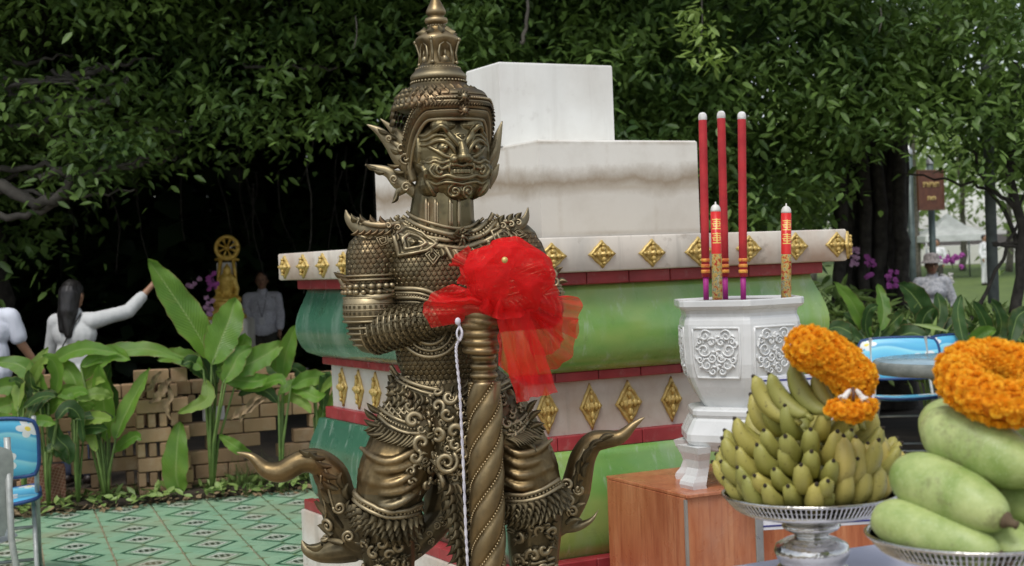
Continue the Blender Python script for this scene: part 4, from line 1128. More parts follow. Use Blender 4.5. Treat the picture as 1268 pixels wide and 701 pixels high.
def sheet(name, edgeA, edgeB, nu=60, nv=26, amp=4, freq=7, seed=1, dir_d=1, mid=0):
    """ruffled strip between two guide curves (x, y, depth)"""
    A = spline(edgeA, nu); B = spline(edgeB, nu); mb = MB()
    def P(i, j):
        t = j/(nv-1); a, b = A[i], B[i]; p = a+(b-a)*t; u = i/(nu-1)
        f = math.sin(u*freq*2*PI+2.5*nz(u*3, t*2, seed))*amp*(.35+.65*t)+nz(u*5, t*3, seed+3)*amp*1.2+ridgen(u*2.2, t*1.6, seed+9)*amp
        g = nz(u*6+seed, t*5, 2)*amp*.8
        return S(p[0]+g, p[1]+g*.6+mid*math.sin(t*PI), p[2]+f*dir_d)
    mb.grid(P, nu, nv); return mb.build(name, m_tulle, bow)
sheet('loop', [(612,366,120),(608,374,125),(606,384,122),(606,392,112)], [(560,352,112),(532,366,112),(524,384,106),(534,406,96)], amp=5, freq=3, seed=2)
sheet('loop', [(616,364,112),(612,378,118),(608,392,110)], [(566,358,98),(536,372,96),(548,404,88)], amp=4, freq=3, seed=8)
sheet('loop', [(600,330,105),(606,345,112),(612,360,116)], [(556,330,92),(562,318,98),(580,304,108)], amp=4, freq=2.5, seed=11)
sheet('loop', [(640,356,118),(646,368,122),(648,384,116)], [(676,338,92),(696,380,86),(694,424,84)], amp=5, freq=4, seed=3)
sheet('loop', [(645,360,104),(655,374,104),(655,392,100)], [(694,368,60),(719,372,56),(714,420,54)], amp=4, freq=4, seed=5)
sheet('loop', [(650,385,96),(652,400,98),(648,410,96)], [(717,395,56),(704,446,54),(668,462,70)], amp=4, freq=4, seed=6)
sheet('loop', [(610,352,134),(625,349,138),(640,352,134)], [(592,384,128),(622,396,134),(662,386,122)], amp=5, freq=3, seed=14)
sheet('loop', [(630,340,138),(640,350,138),(642,362,134)], [(664,322,124),(690,356,110),(684,392,108)], amp=5, freq=3, seed=15)
sheet('loop', [(622,340,140),(612,348,140),(606,358,136)], [(604,308,130),(574,328,122),(566,352,116)], amp=5, freq=3, seed=16)
sheet('loop', [(616,334,140),(626,330,142),(636,334,140)], [(592,308,124),(624,298,122),(662,316,120)], amp=4, freq=4, seed=17)
sheet('tail', [(612,384,124),(632,380,130),(655,384,122)], [(640,500,112),(664,492,116),(691,486,112)], 50, 50, amp=4, freq=2.2, seed=21)
sheet('tail', [(618,384,114),(636,382,118),(652,386,112)], [(617,452,104),(640,470,106),(668,476,102)], 50, 40, amp=4, freq=2.5, seed=23)
sheet('tail', [(640,380,112),(652,382,112),(664,384,108)], [(660,440,96),(684,438,92),(699,420,88)], 50, 40, amp=4, freq=3, seed=24)
mb = MB(); mb.ell(S(625,322,172), 3.6*K, 12, 8); mb.build('gold_pin', m_gold, bow)
m_cord = simple('white_cotton', (.70,.68,.72), (.5,.48,.55), 60, .9)
mb = MB()
P = spline([(567,395,124),(569,404,124),(572,412,122),(569,420,122),(565,430,122),(566,450,120),(569,480,118),(571,520,116),(573,560,114),(575,610,112),(577,660,110),(579,700,108),(581,770,104),(575,800,100)], 160)
Pq = [S(*p) for p in P]
for s in (0, 1):
    mb.tube([p+Vector((math.cos(i*.9+s*PI), math.sin(i*.9+s*PI), 0))*(.8*K) for i, p in enumerate(Pq)], 1.1*K, 6)
mb.tube([S(*p) for p in spline([(569,404,126),(566,410,128),(566,416,128),(569,422,126),(572,416,128),(572,410,128),(569,404,126)], 30)], 1.3*K, 6)
mb.ell(S(567,398,127), (3.5*K, 3.5*K, 4.5*K), 8, 6)
tag(mb.build('cord', m_cord), 'white cotton cord hanging down the front of the bronze statue beside the club', 'cord')

# ============================================================ the white urn, incense and candles
m_cer = simple('white_ceramic', (.72,.73,.72), (.60,.61,.60), 5, .28, 0, .08, .002, rv=.08)
UY = 5.12
ub = at(921, 594, UY); ub.z = SZ; ku = UY/F
def zu(py): return 1.6-(py-(325-.038*(921-634)))*ku+.0
urn = thing('hexagonal_urn', 'white ceramic six sided incense urn with relief panels on a footed stand', 'urn', ub)
h0r = math.radians(-92)
def hexprof(prof, name, mat=m_cer, bev=.06):
    """six sided sweep with softened corners"""
    mb = MB(); vs = []; nseg = 12
    for r, y in prof:
        for k in range(6):
            for sg in (-1, 1):
                th = h0r+k*PI/3
                c = Vector((math.cos(th), math.sin(th), 0)); tn = Vector((-c.y, c.x, 0)); q = c*(r*ku*1.12)
                nb = Vector((math.cos(th+sg*PI/3), math.sin(th+sg*PI/3), 0))*(r*ku*1.12); q = q.lerp(nb, bev)
                vs.append(Vector((ub.x, ub.y, 0))+q+Zv*zu(y))
    L = len(prof)
    fs = [(i*12+k, i*12+(k+1) % 12, (i+1)*12+(k+1) % 12, (i+1)*12+k) for i in range(L-1) for k in range(12)]
    fs = [f[::-1] for f in fs]
    mb.add(vs, fs+[tuple(range(12)), tuple(range((L-1)*12, L*12))[::-1]]); return mb.build(name, mat, urn)
bowlp = [(60,372),(72,370),(77,368.5),(77.5,370),(77.5,376),(75,379),(71,381),(69,385),(69,389),(71,393),(72,398),(72,412),(71,428),(70,446),(67,462),(62,474),(56,486),(51,494),(48,499)]
hexprof(bowlp, 'bowl')
def rad_at(y):
    for (r0, a), (r1, b) in zip(bowlp[3:], bowlp[4:]):
        if a <= y <= b: return r0+(r1-r0)*(y-a)/(b-a+1e-9)
    return 46
def fpt(k, u, y, off=0):
    r = rad_at(y)*ku*1.12; a, b = [Vector((math.cos(h0r+q*PI/3), math.sin(h0r+q*PI/3), 0)) for q in (k, k+1)]
    c = (a*r).lerp(b*r, (u+1)/2); nn = (a+b).normalized(); return Vector((ub.x, ub.y, 0))+c+Zv*zu(y)+nn*off*ku, nn
rel = {}
for k in range(6):
    mb = MB()
    fr = [(-.74,402),(-.76,440),(-.72,462),(.72,462),(.76,440),(.74,402)]
    pp = []
    for i in range(6):
        a, b = fr[i], fr[(i+1) % 6]
        for q in range(6): pp.append((a[0]+(b[0]-a[0])*q/6, a[1]+(b[1]-a[1])*q/6))
    pp.append(pp[0]); mb.tube([fpt(k, u, y, .5)[0] for u, y in pp], 1.6*ku, 6)
    nn = fpt(k, 0, 430)[1]; tn = Zv.cross(nn)
    for sg in (-1, 1):
        for (u, y, R_, du, dv, sp_) in ((.34,411,7,1,.3,1),(.40,428,8,1,-.4,-1),(.33,446,8,1,.5,1),(.16,419,5,-1,.5,-1),(.14,438,5.5,-1,-.6,1),(.52,418,4.5,.3,1,1),(.54,440,4.5,.3,-1,-1),(.16,454,5,1,-.5,1)):
            p, _ = fpt(k, sg*u, y, .2); spiralo(mb, p, nn, tn*(sg*du)+Zv*dv, R_*ku, 1.4, 1.25*ku, sg*sp_)
            leafo(mb, p+tn*(sg*4*ku), nn, tn*sg*du+Zv*-dv, 7*ku, 4.5*ku, .1)
    for y in (414,430,448): p, _ = fpt(k, 0, y, .5); [leafo(mb, p, nn, tn*math.cos(q)+Zv*math.sin(q), 6*ku, 5*ku, .1) for q in (PI/2, -PI/2, .2, PI-.2)]
    o = mb.build('relief_panel', m_cer, urn); o['kind'] = 'stuff'
hexprof([(54,499),(63,501),(65,503),(65,508),(63,512),(66,515),(71,525),(74,531),(74,539),(71,543),(67,547),(65,550),(61,552)], 'stand')
for k in range(6):
    th = h0r+k*PI/3; c = Vector((math.cos(th), math.sin(th), 0)); tn = Vector((-c.y, c.x, 0)); mb = MB(); B = Vector((ub.x, ub.y, 0))
    vs = []; pr = [(545,67,22,11),(553,66,20,10),(562,63,14,9.5),(572,62,11.5,9),(581,65,12,9.5),(588,69,14,11),(592,70,14,11),(594.5,69,13.5,11)]
    for y, r, wd, dp in pr:
        z = zu(y) if y < 594 else SZ
        for sx, sy in ((-1,-1),(1,-1),(1,1),(-1,1)): vs.append(B+c*((r*1.1+sy*dp*.9)*ku)+tn*(sx*wd*ku)+Zv*z)
    mb.add(vs, [(i*4+q, i*4+(q+1) % 4, (i+1)*4+(q+1) % 4, (i+1)*4+q) for i in range(len(pr)-1) for q in range(4)]+[(3,2,1,0), tuple(range(len(pr)*4-4, len(pr)*4))], False)
    mb.build('foot', m_cer, urn)
mb = MB(); mb.lathe([(0, 0), (56*ku, 0), (56*ku, -.02), (0, -.02)], Vector((ub.x, ub.y, zu(371)+.0)), 12); mb.build('ash', simple('incense_ash', (.40,.38,.35), (.25,.24,.22), 40, .95), urn)
m_inc = simple('red_incense', (.52,.03,.035), (.38,.018,.025), 12, .75, 0, .3, .001)
m_mag = simple('magenta_stick', (.38,.02,.22), None, 20, .6)
m_tipw = simple('white_incense_tip', (.75,.74,.72), (.55,.53,.5), 60, .9, 0, .5, .002)
m_band = simple('yellow_paper_band', (.75,.36,.05), (.55,.10,.03), 50, .5)
words = ('nearest the left rim', 'standing in the middle', 'on the right')
for i, (x0, y0, x1, y1, dd_) in enumerate(((870,143,874.5,368,.03), (893,141,898.5,368,.09), (918.5,142,920.5,368,-.02))):
    Yd = UY+dd_; A_, B_ = at(x0, y0, Yd), at(x1, y1+4, Yd); ax = (B_-A_).normalized(); L = (B_-A_).length
    t = thing('incense_stick', 'giant red incense stick with white tip %s of the white urn' % words[i] if i != 1 else 'giant red incense stick with white tip, the middle one of three in the white urn', 'incense stick', B_, 'giant incense sticks in the urn')
    r = 5.2*ku; fr = .86; X_ = -ax
    mb = MB(); mb.lathe([(r*.96, 0), (r, .01), (r*.985, L*.3), (r, L*.6), (r*.96, L*fr-.003)], A_+ax*.012, 14, Z=ax); mb.build('stick', m_inc, t)
    mb = MB(); mb.lathe([(0, -.012), (r*.6, -.010), (r*.95, -.003), (r*1.06, .006), (r*1.05, .016), (r*.9, .02)], A_, 12, Z=ax); mb.build('tip', m_tipw, t)
    for q in range(3): mb = MB(); mb.lathe([(r*1.02, 0), (r*1.1, .003), (r*1.1, .010), (r*1.02, .013)], A_+ax*(L*fr-.06+q*.021), 14, Z=ax); mb.build('band', m_band, t)
    mb = MB(); mb.lathe([(r*.68, 0), (r*.66, L*(1-fr)-.01)], A_+ax*(L*fr+.008), 10, Z=ax); mb.build('stem', m_mag, t)
def candle_mat():
    n = N('printed_red_candle'); g = n.co(); uv = n.co('UV'); sep = n.new('SeparateXYZ'); n.link(uv, sep.inputs[0]); u, v = sep.outputs[0], sep.outputs[1]
    vor = n.new('TexVoronoi', feature='F1'); vor.inputs['Scale'].default_value = 150; n.link(g, vor.inputs['Vector'])
    wn = n.noise(70, 5, .6)
    dragon = n.ramp(wn, [(.40, (.42,.03,.025)), (.46, (.55,.36,.08)), (.54, (.62,.45,.16)), (.58, (.05,.16,.12)), (.63, (.65,.55,.35))])
    c = n.mix((.62,.018,.015), dragon, n.math('LESS_THAN', v, .52))
    # two gold characters: squares of strokes in the upper half
    def box(x0, x1, y0, y1):
        a = n.math('MULTIPLY', n.math('GREATER_THAN', u, x0), n.math('LESS_THAN', u, x1)); b2 = n.math('MULTIPLY', n.math('GREATER_THAN', v, y0), n.math('LESS_THAN', v, y1)); return n.math('MULTIPLY', a, b2)
    s = None
    for cy in (.86, .70):
        for bx in ((.60,.90,cy+.045,cy+.055),(.64,.86,cy+.022,cy+.031),(.58,.92,cy-.002,cy+.008),(.63,.87,cy-.03,cy-.02),(.60,.90,cy-.06,cy-.048),(.73,.77,cy-.06,cy+.062),(.63,.665,cy-.03,cy+.01),(.845,.88,cy-.03,cy+.03)):
            b_ = box(*bx); s = b_ if s is None else n.math('MAXIMUM', s, b_)
    c = n.mix(c, (.70,.50,.12), s)
    n.set(Base_Color=c, Roughness=.35); return n.m
m_can = candle_mat(); m_wax = simple('white_wax', (.78,.76,.70), None, 30, .4)
for i, (x0, y0, x1, y1) in enumerate(((886,252,888.5,367), (973.5,254,973.5,366))):
    Yd = UY-.1+i*.1; A_, B_ = at(x0, y0, Yd), at(x1, y1+4, Yd); ax = (B_-A_).normalized(); L = (B_-A_).length; r = 6.3*ku
    t = thing('candle', ('short red candle with gold printed characters between the incense sticks', 'short red candle with gold printed characters standing alone on the right of the urn')[i], 'candle', B_, 'printed candles in the urn')
    mb = MB(); mb.lathe([(r, -L), (r, -.028)], A_, 20, Z=-ax if False else Zv.lerp(-ax, 1.0)) if False else mb.lathe([(r, 0), (r*1.0, (L-.03)*.5), (r, L-.03)], B_, 20, Z=-ax, X=Vector((1,0,0)))
    o = mb.build('wax_body', m_can, t); me = o.data; ul = me.uv_layers.new(name='uv')
    for lp in me.loops:
        vi = lp.vertex_index; ul.data[lp.index].uv = ((vi % 20)/20, (0, .5, 1)[vi//20])
    mb = MB(); mb.lathe([(r, 0), (r*.99, .006), (r*.92, .014), (r*.72, .021), (r*.45, .025), (r*.18, .027), (r*.12, .036), (0, .037)], A_+ax*.03, 14, Z=-ax); mb.build('shoulder', m_wax, t)

# ============================================================ offering table, silver trays
TZ = .985
m_cloth = simple('white_table_cloth', (.62,.63,.72), (.52,.53,.62), 3, .85, 0, .2, .004)
e0, e1 = at_z(893, 701, TZ), at_z(1080, 672, TZ); te = (e1-e0).normalized(); tn_ = Vector((te.y, -te.x, 0))
if tn_.y > 0: tn_ = -tn_
c = e0+te*.75+tn_*.42
table = thing('offering_table', 'table under a pale white cloth carrying the fruit offerings in front', 'table', (c.x, c.y, 0))
mb = MB()
NXs, NYs = 60, 30
def tpt(i, j):
    s = -.85+1.7*i/(NXs-1); q = -.47+.94*j/(NYs-1); z = TZ; ex = max(0, abs(s)-.80); ey = max(0, abs(q)-.43)
    sx = max(-.80, min(.80, s)); qy = max(-.43, min(.43, q)); z -= (ex+ey)*6.5
    fl = (ex+ey)*.5
    return Vector((c.x, c.y, 0))+te*(sx+math.copysign(ex*.2, s)+fl*math.sin(q*30)*(.12 if ex else 0))-tn_*(qy+math.copysign(ey*.2, q)+fl*math.sin(s*30)*(.12 if ey else 0))+Zv*(z+.0012*nz(s*6, q*6))
mb.grid(tpt, NXs, NYs); tag(mb.build('tablecloth', m_cloth), 'pale white cloth spread over the offering table under the silver trays', 'tablecloth')
mb = MB(); mb.box((c.x, c.y, TZ-.02), (1.58, .84, .03), te, -tn_, Zv, bev=.004); mb.build('tabletop', simple('table_board', (.35,.25,.16), None, 5, .6), table)
m_steel = simple('grey_steel', (.45,.46,.46), (.33,.34,.34), 20, .35, .7)
for sx in (-1, 1):
    for sy in (-1, 1):
        mb = MB(); b0 = Vector((c.x, c.y, 0))+te*(sx*.72)+tn_*(sy*.35); mb.tube([b0, b0+Zv*(TZ-.036)], .014, 10); mb.build('leg', m_steel, table)
def silver():
    n = N('hammered_silver'); v = n.new('TexVoronoi'); v.inputs['Scale'].default_value = 130; n.link(n.co(), v.inputs['Vector'])
    n.set(Base_Color=n.ramp(n.noise(20, 4), [(.3, (.52,.50,.47)), (.7, (.74,.73,.70))]), Metallic=1., Roughness=.20); n.bump(v.outputs['Distance'], .35, .002); return n.m
m_silver = silver()
def tray(cx, cy, name_label, R_=.165):
    base = Vector((cx, cy, TZ+.001)); t = thing('footed_tray', name_label, 'tray', base, 'silver footed trays')
    mb = MB()
    mb.lathe([(0, .002), (.070, .0), (.073, .006), (.066, .012), (.060, .018), (.068, .030), (.072, .042), (.068, .054), (.050, .064), (.034, .068), (.030, .072), (.040, .078), (.052, .084), (.056, .090), (.050, .096), (.040, .099), (.040, .103), (.062, .107)], base, 40); mb.build('foot', m_silver, t)
    mb = MB(); mb.lathe([(.058, .106), (.10, .110), (R_*.80, .118), (R_*.87, .1255), (R_*.868, .1285), (R_*.80, .122), (.06, .112), (0, .110)], base, 64); mb.build('dish', m_silver, t)
    mb = MB()
    mb.lathe([(R_*.985, .148), (R_*1.01, .150), (R_*1.02, .1535), (R_*1.0, .156), (R_*.975, .153), (R_*.985, .148)], base, 80)
    for zz, rr in ((.1285, R_*.872), (.1385, R_*.93)): mb.lathe([(rr-.002, zz-.001), (rr+.0015, zz), (rr-.002, zz+.001)], base, 80)
    nP = 110
    for k in range(nP):
        th = 2*PI*k/nP; rd = Vector((math.cos(th), math.sin(th), 0)); tt_ = Vector((-rd.y, rd.x, 0))
        mb.tube([base+rd*(R_*.872)+Zv*.128, base+rd*(R_*.93)+Zv*.1385, base+rd*(R_*.988)+Zv*.150], .0021, 4, cap=False)
    o = mb.build('pierced_rim', m_silver, t); o['kind'] = 'stuff'
    return base
tb1 = tray(at(1003, 612, 2.62).x, 2.62, 'silver footed tray with pierced rim heaped with green yellow bananas')
tb2 = tray(at(1203, 655, 2.20).x, 2.20, 'silver footed tray at the right edge holding pale green winter melons')

# ---- bananas
def banana_mat():
    n = N('green_yellow_banana'); g = n.co(); rnd = objrand(n)
    base = n.mix((.23,.25,.06), (.47,.40,.10), n.math('ADD', n.math('MULTIPLY', rnd, .75), n.math('MULTIPLY', n.noise(14, 3), .35)))
    base = n.mix(base, (.10,.075,.03), n.math('MULTIPLY', n.ramp(n.noise(120, 5, .7), [(.60, (0,)*3), (.68, (1,)*3)]), .7))
    base = n.mix(base, (.09,.06,.02), n.math('MULTIPLY', n.ramp(n.noise(40, 5, .7), [(.63, (0,)*3), (.72, (1,)*3)]), .5))
    sep = n.new('SeparateXYZ'); n.link(g, sep.inputs[0])
    endm = n.ramp(sep.outputs[2], [(.0, (1,)*3), (.012, (0,)*3)])
    n.set(Base_Color=base, Roughness=.52); n.bump(n.noise(90, 4), .1, .001); return n.m
m_ban = banana_mat(); m_tip = simple('dark_banana_tip', (.035,.025,.015), None, 60, .9)
def banana_mesh(L=.105, r=.0185, bend=.022, seed=0):
    L *= .95; r *= 1.03
    mb = MB(); n = 10; m = 12; vs = []; rs = random.Random(seed)
    for i in range(m):
        u = i/(m-1); rr = r*(math.sin(PI*min(1, .08+u*.84))**.42)*(1-.06*u)
        if i == 0: rr = r*.30
        if i == m-1: rr = r*.22
        cx = bend*(1-(2*u-1)**2)
        for k in range(n):
            th = 2*PI*k/n; q = rr*(1+.09*math.cos(5*th+.5)); vs.append(Vector((cx+math.cos(th)*q*-1, math.sin(th)*q, u*L)))
    mb.add(vs, [(i*n+k, i*n+(k+1) % n, (i+1)*n+(k+1) % n, (i+1)*n+k) for i in range(m-1) for k in range(n)]+[tuple(range(n-1, -1, -1)), tuple((m-1)*n+k for k in range(n))], True)
    nb_ = len(mb.f)
    mb.tube([Vector((0,0,L-.003)), Vector((-.0008,0,L+.002)), Vector((-.001,0,L+.0045))], [.0046, .0040, .0022], 6)
    mb.tube([Vector((0,0,.006)), Vector((-.003,0,-.012))], [.0062, .0055], 6)
    me = mb.mesh('banana'); me.materials.append(m_ban); me.materials.append(m_tip)
    for p in me.polygons: p.material_index = 1 if nb_ <= p.index < nb_+15 else 0
    return me
m_bany = banana_mat(); m_bany.name = 'yellow_banana'
for nd in m_bany.node_tree.nodes:
    if nd.type == 'MIX_RGB' and abs(nd.inputs[1].default_value[0]-.23) < .001: nd.inputs[1].default_value = (.38,.35,.09,1); nd.inputs[2].default_value = (.58,.45,.13,1)
bms = [banana_mesh(.105, .0185, .020, 0), banana_mesh(.098, .0178, .014, 1), banana_mesh(.112, .0188, .024, 2)]
bmy = []
for me in bms: m2 = me.copy(); m2.name = 'banana'; m2.materials[0] = m_bany; bmy.append(m2)
br = random.Random(11)
def lay_banana(parent, p, d, up, s=1.0, kind=None):
    """base at p, pointing along d, curving towards up"""
    Z_ = d.normalized(); X_ = (up-Z_*up.dot(Z_)).normalized()*-1; Y_ = Z_.cross(X_)
    M = Matrix(((X_.x, Y_.x, Z_.x), (X_.y, Y_.y, Z_.y), (X_.z, Y_.z, Z_.z)))
    o = link('banana', br.choice(kind or bms), parent, loc=p); o.rotation_euler = M.to_euler(); sc = s*br.uniform(.9, 1.08); o.scale = (sc, sc, sc); return o
bc = tb1+Zv*.118
layers = [(.074, 0.032, 20, 25, .0), (.086, .058, 22, 24, .4), (.076, .086, 28, 21, .1), (.058, .114, 32, 17, .5), (.030, .146, 42, 10, .2)]
hw = ('along the lower left of the heap', 'along the front of the heap', 'along the lower right of the heap', 'behind on the far side')
lvl = ('bottom layer', 'second layer', 'third layer', 'fourth layer', 'top layer')
posn = ('left side', 'front', 'right side', 'back')
for li, (R_, z, tilt, cnt, ph) in enumerate(layers):
    nh = 4 if li < 3 else (3 if li == 3 else 2)
    hands = []
    for h in range(nh):
        thm = -PI+2*PI*(h+.5)/nh+ph*.2
        p = bc+Vector((math.cos(thm), math.sin(thm), 0))*(R_*.5)+Zv*z
        dx = 'left' if math.cos(thm) < -.5 else ('right' if math.cos(thm) > .5 else 'middle'); dy = 'near' if math.sin(thm) < 0 else 'far'
        hands.append(thing('banana_hand', 'hand of short green yellow bananas in the %s of the heap, %s %s part' % (lvl[li], dy, dx), 'bananas', p, 'hands of bananas on the silver tray'))
    for k in range(cnt):
        th = -PI+2*PI*(k+.5)/cnt+ph*.2; h = min(nh-1, int((k+.5)/cnt*nh))
        rd = Vector((math.cos(th), math.sin(th), 0)); tl = math.radians(tilt+br.uniform(-8, 10))
        # the hand at the lower right stands steeper
        if li < 2 and -1.5 < th < -.1: tl = math.radians(66+br.uniform(-6, 6))
        d = rd*math.cos(tl)+Zv*math.sin(tl); out_ = .022 if li < 2 and -1.5 < th < -.1 else 0
        p = bc+rd*(R_+out_*(1 if li == 0 else .6)+br.uniform(-.006,.006))+Zv*(z+br.uniform(-.004,.006)-(.014 if out_ and li == 0 else 0))
        lay_banana(hands[h], p, d+Vector((br.uniform(-.1,.1), br.uniform(-.1,.1), 0)), Zv+Vector((0,0,.001)), 1.0, bmy if (li < 2 and -1.45 < th < .3) else None)
# big ones leaning on the crest
crest = thing('banana_hand', 'hand of larger bananas leaning on the crest of the heap under the garland', 'bananas', bc+Zv*.2, 'hands of bananas on the silver tray')
for (x0, y0, x1, y1, d) in ((1000,515,962,474,-.10),(1022,512,990,462,-.11),(1038,515,1012,466,-.10),(1052,520,1034,470,-.09),(985,520,948,482,-.08),(1066,525,1058,480,-.07)):
    A_, B_ = at(x0, y0, 2.62+d), at(x1, y1, 2.62+d+.03); lay_banana(crest, A_, B_-A_, Vector((.4,-1,.5)), 1.02)

# ---- winter melons
def melon_mat():
    n = N('pale_green_gourd'); g = n.co()
    c = n.ramp(n.noise(13, 7, .65), [(.36, (.22,.31,.075)), (.64, (.44,.51,.20))])
    c = n.mix(c, (.44,.54,.28), n.math('MULTIPLY', n.ramp(n.noise(260, 3, .5), [(.56, (0,)*3), (.66, (1,)*3)]), .35))
    c = n.mix(c, (.19,.19,.08), n.math('MULTIPLY', n.ramp(n.noise(16, 7, .75), [(.54, (0,)*3), (.64, (1,)*3)]), .65))
    n.set(Base_Color=c, Roughness=.48, Subsurface_Weight=.0, Coat_Weight=.05, Coat_Roughness=.3); n.bump(n.noise(35, 4), .12, .003); return n.m
m_mel = melon_mat(); m_mend = simple('pale_gourd_end', (.36,.38,.24), (.26,.27,.16), 40, .7); m_mstem = simple('dry_stem', (.13,.09,.05), None, 60, .9)
def melon(x0, y0, Y0, x1, y1, Y1, r, label):
    A_, B_ = at(x0, y0, Y0), at(x1, y1, Y1); ax = (B_-A_).normalized(); L = (B_-A_).length; rr = r*((Y0+Y1)/2)/F
    t = thing('winter_melon', label, 'melon', (A_+B_)/2, 'winter melons on the silver tray')
    pr = []; NN = 26
    for i in range(NN+1):
        u = i/NN; z = u*L; a = abs(2*u-1); q = rr*(1-a**2.6)**.5*(1.0-.16*(u-.5)); pr.append((max(q, 1e-5), z))
    mb = MB(); mb.lathe(pr, A_, 40, Z=ax)
    mb.v = [tuple(Vector(v)+(Vector(v)-A_-ax*(Vector(v)-A_).dot(ax)).normalized()*(.11*rr*nz(v[0]*9, v[1]*9, v[2]*9)+.03*rr*nz(v[0]*30, v[1]*30, v[2]*30)) if (Vector(v)-A_-ax*(Vector(v)-A_).dot(ax)).length > 1e-4 else v) for v in mb.v]
    mb.build('fruit', m_mel, t)
    mb = MB(); mb.lathe([(rr*.30, -.003), (rr*.26, .001), (rr*.17, .004), (rr*.13, .013), (rr*.15, .017), (0, .018)], B_, 12, Z=ax); mb.build('stem', m_mstem, t)
melon(1080,638,2.20, 1240,692,2.06, 34, 'winter melon lying lowest at the front left of the right hand tray')
melon(1108,580,2.22, 1247,645,2.06, 37, 'winter melon in the middle of the pile, above the lowest front one')
melon(1146,520,2.24, 1288,590,2.10, 41, 'winter melon on top of the pile, right under the marigold ring')
melon(1138,532,2.36, 1250,520,2.28, 34, 'winter melon at the upper back, its round end peeping out on the left')
melon(1190,650,2.20, 1290,706,2.06, 38, 'winter melon at the bottom, second from the left front, its stem at the lower edge')
melon(1215,600,2.24, 1330,640,2.12, 40, 'winter melon half hidden at the right edge between the middle and bottom ones')
melon(1230,520,2.30, 1330,570,2.2, 40, 'winter melon at the upper right edge behind the top one')
melon(1120,620,2.36, 1260,640,2.32, 38, 'winter melon hidden at the back of the tray')

# ---- marigold garlands
def mari_mat():
    n = N('marigold_petals'); rnd = objrand(n); g = n.geo()
    c = n.mix((.94,.46,.012), (.97,.62,.035), rnd); c = n.mix(c, (.92,.36,.006), n.math('MULTIPLY', n.noise(160, 3, vec=g), .5))
    n.set(Base_Color=c, Roughness=.75); tl = n.new('BsdfTranslucent'); n.link(c, tl.inputs[0]); ms = n.new('MixShader'); ms.inputs[0].default_value = .35; n.link(n.b.outputs[0], ms.inputs[1]); n.link(tl.outputs[0], ms.inputs[2]); n.link(ms.outputs[0], n.t.nodes['Material Output'].inputs[0]); return n.m
m_mari = mari_mat(); m_maric = simple('deep_orange_flower_core', (.78,.32,.008), (.6,.2,.005), 60, .9)
def blossom(seed, R_=.0125):
    rs = random.Random(seed); vs = []; fs = []
    for ring, (cnt, el_, rr, pl_) in enumerate(((11, 8, .70, .42), (11, 30, .72, .40), (9, 52, .74, .36), (6, 74, .74, .30))):
        for k in range(cnt):
            th = 2*PI*(k+.5*(ring % 2))/cnt+rs.uniform(-.15,.15); e = math.radians(el_+rs.uniform(-8,8))
            d = Vector((math.cos(th)*math.cos(e), math.sin(th)*math.cos(e), math.sin(e))); tn = Vector((-math.sin(th), math.cos(th), 0)); w_ = R_*pl_
            a = d*(R_*rr*.6); b0 = d*(R_*(1.0+rs.uniform(-.1,.12))); nrm = d.cross(tn)
            i0 = len(vs)
            vs += [a-tn*w_*.25, a+tn*w_*.25, b0-tn*w_*.62+nrm*w_*rs.uniform(-.2,.35), b0+d*R_*.07+nrm*w_*rs.uniform(-.35,.1), b0+tn*w_*.62+nrm*w_*rs.uniform(-.2,.35)]
            fs += [(i0, i0+1, i0+4, i0+3), (i0, i0+3, i0+2)]
    mb = MB(); mb.add(vs, fs); me = mb.mesh('marigold'); me.materials.append(m_mari); return me
blos = [blossom(i) for i in range(5)]
gr = random.Random(4)
def garland_tube(parent, path, rad, size, closed=True, cnt=200, squash=1.0):
    P = [Vector(p) for p in path]; n = len(P); L = [0]
    for i in range(n if closed else n-1): L.append(L[-1]+(P[(i+1) % n]-P[i]).length)
    tot = L[-1]
    core = MB(); pts = P+[P[0]] if closed else P; core.tube(pts, rad*.86, 14, squash)
    if not closed: core.ell(P[0], rad*.86, 14, 8); core.ell(P[-1], rad*.86, 14, 8)
    core.build('flower_core', m_maric, parent)
    if not closed and rad > .02:
        for e_, dd_ in ((P[0], (P[0]-P[1]).normalized()), (P[-1], (P[-1]-P[-2]).normalized())):
            for k in range(60):
                z_ = 1-2*(k+.5)/60; a_2 = k*2.39996; v_ = Vector((math.cos(a_2)*math.sqrt(1-z_*z_), math.sin(a_2)*math.sqrt(1-z_*z_), z_))
                if v_.dot(dd_) < -.15: continue
                o = link('marigold', gr.choice(blos), parent, loc=e_+v_*rad*.9); o.rotation_euler = v_.to_track_quat('Z', 'Y').to_euler(); q = size*gr.uniform(.85,1.1); o.scale = (q, q, q*.9)
    for k in range(cnt):
        s = tot*((k+.5)/cnt); i = max(j for j in range(len(L)) if L[j] <= s); i = min(i, len(L)-2); f = (s-L[i])/(L[i+1]-L[i]+1e-9)
        a, b = P[i % n], P[(i+1) % n]; p = a.lerp(b, f); t = (b-a).normalized(); u_ = t.cross(Zv)
        u_ = u_.normalized() if u_.length > .05 else t.orthogonal().normalized(); v_ = u_.cross(t)
        th = k*2.39996+gr.uniform(-.15,.15); nn = (u_*math.cos(th)+v_*math.sin(th))
        o = link('marigold', gr.choice(blos), parent, loc=p+nn*(rad*.90)); o.rotation_euler = nn.to_track_quat('Z', 'Y').to_euler(); q = size*gr.uniform(.85,1.1); o.scale = (q, q, q*.9)
g1 = thing('marigold_garland', 'thick ring garland of orange marigolds lying on top of the winter melons', 'garland', at(1235,475,2.14))
gc = at(1240,470,2.18)
ring = [gc+Vector((math.cos(t)*.0660, math.sin(t)*.066, -.004+math.sin(t)*.029-math.cos(t)*.004)) for t in np.linspace(0, 2*PI, 28, endpoint=False)]
garland_tube(g1, ring, .0315, 1.02, True, 298)
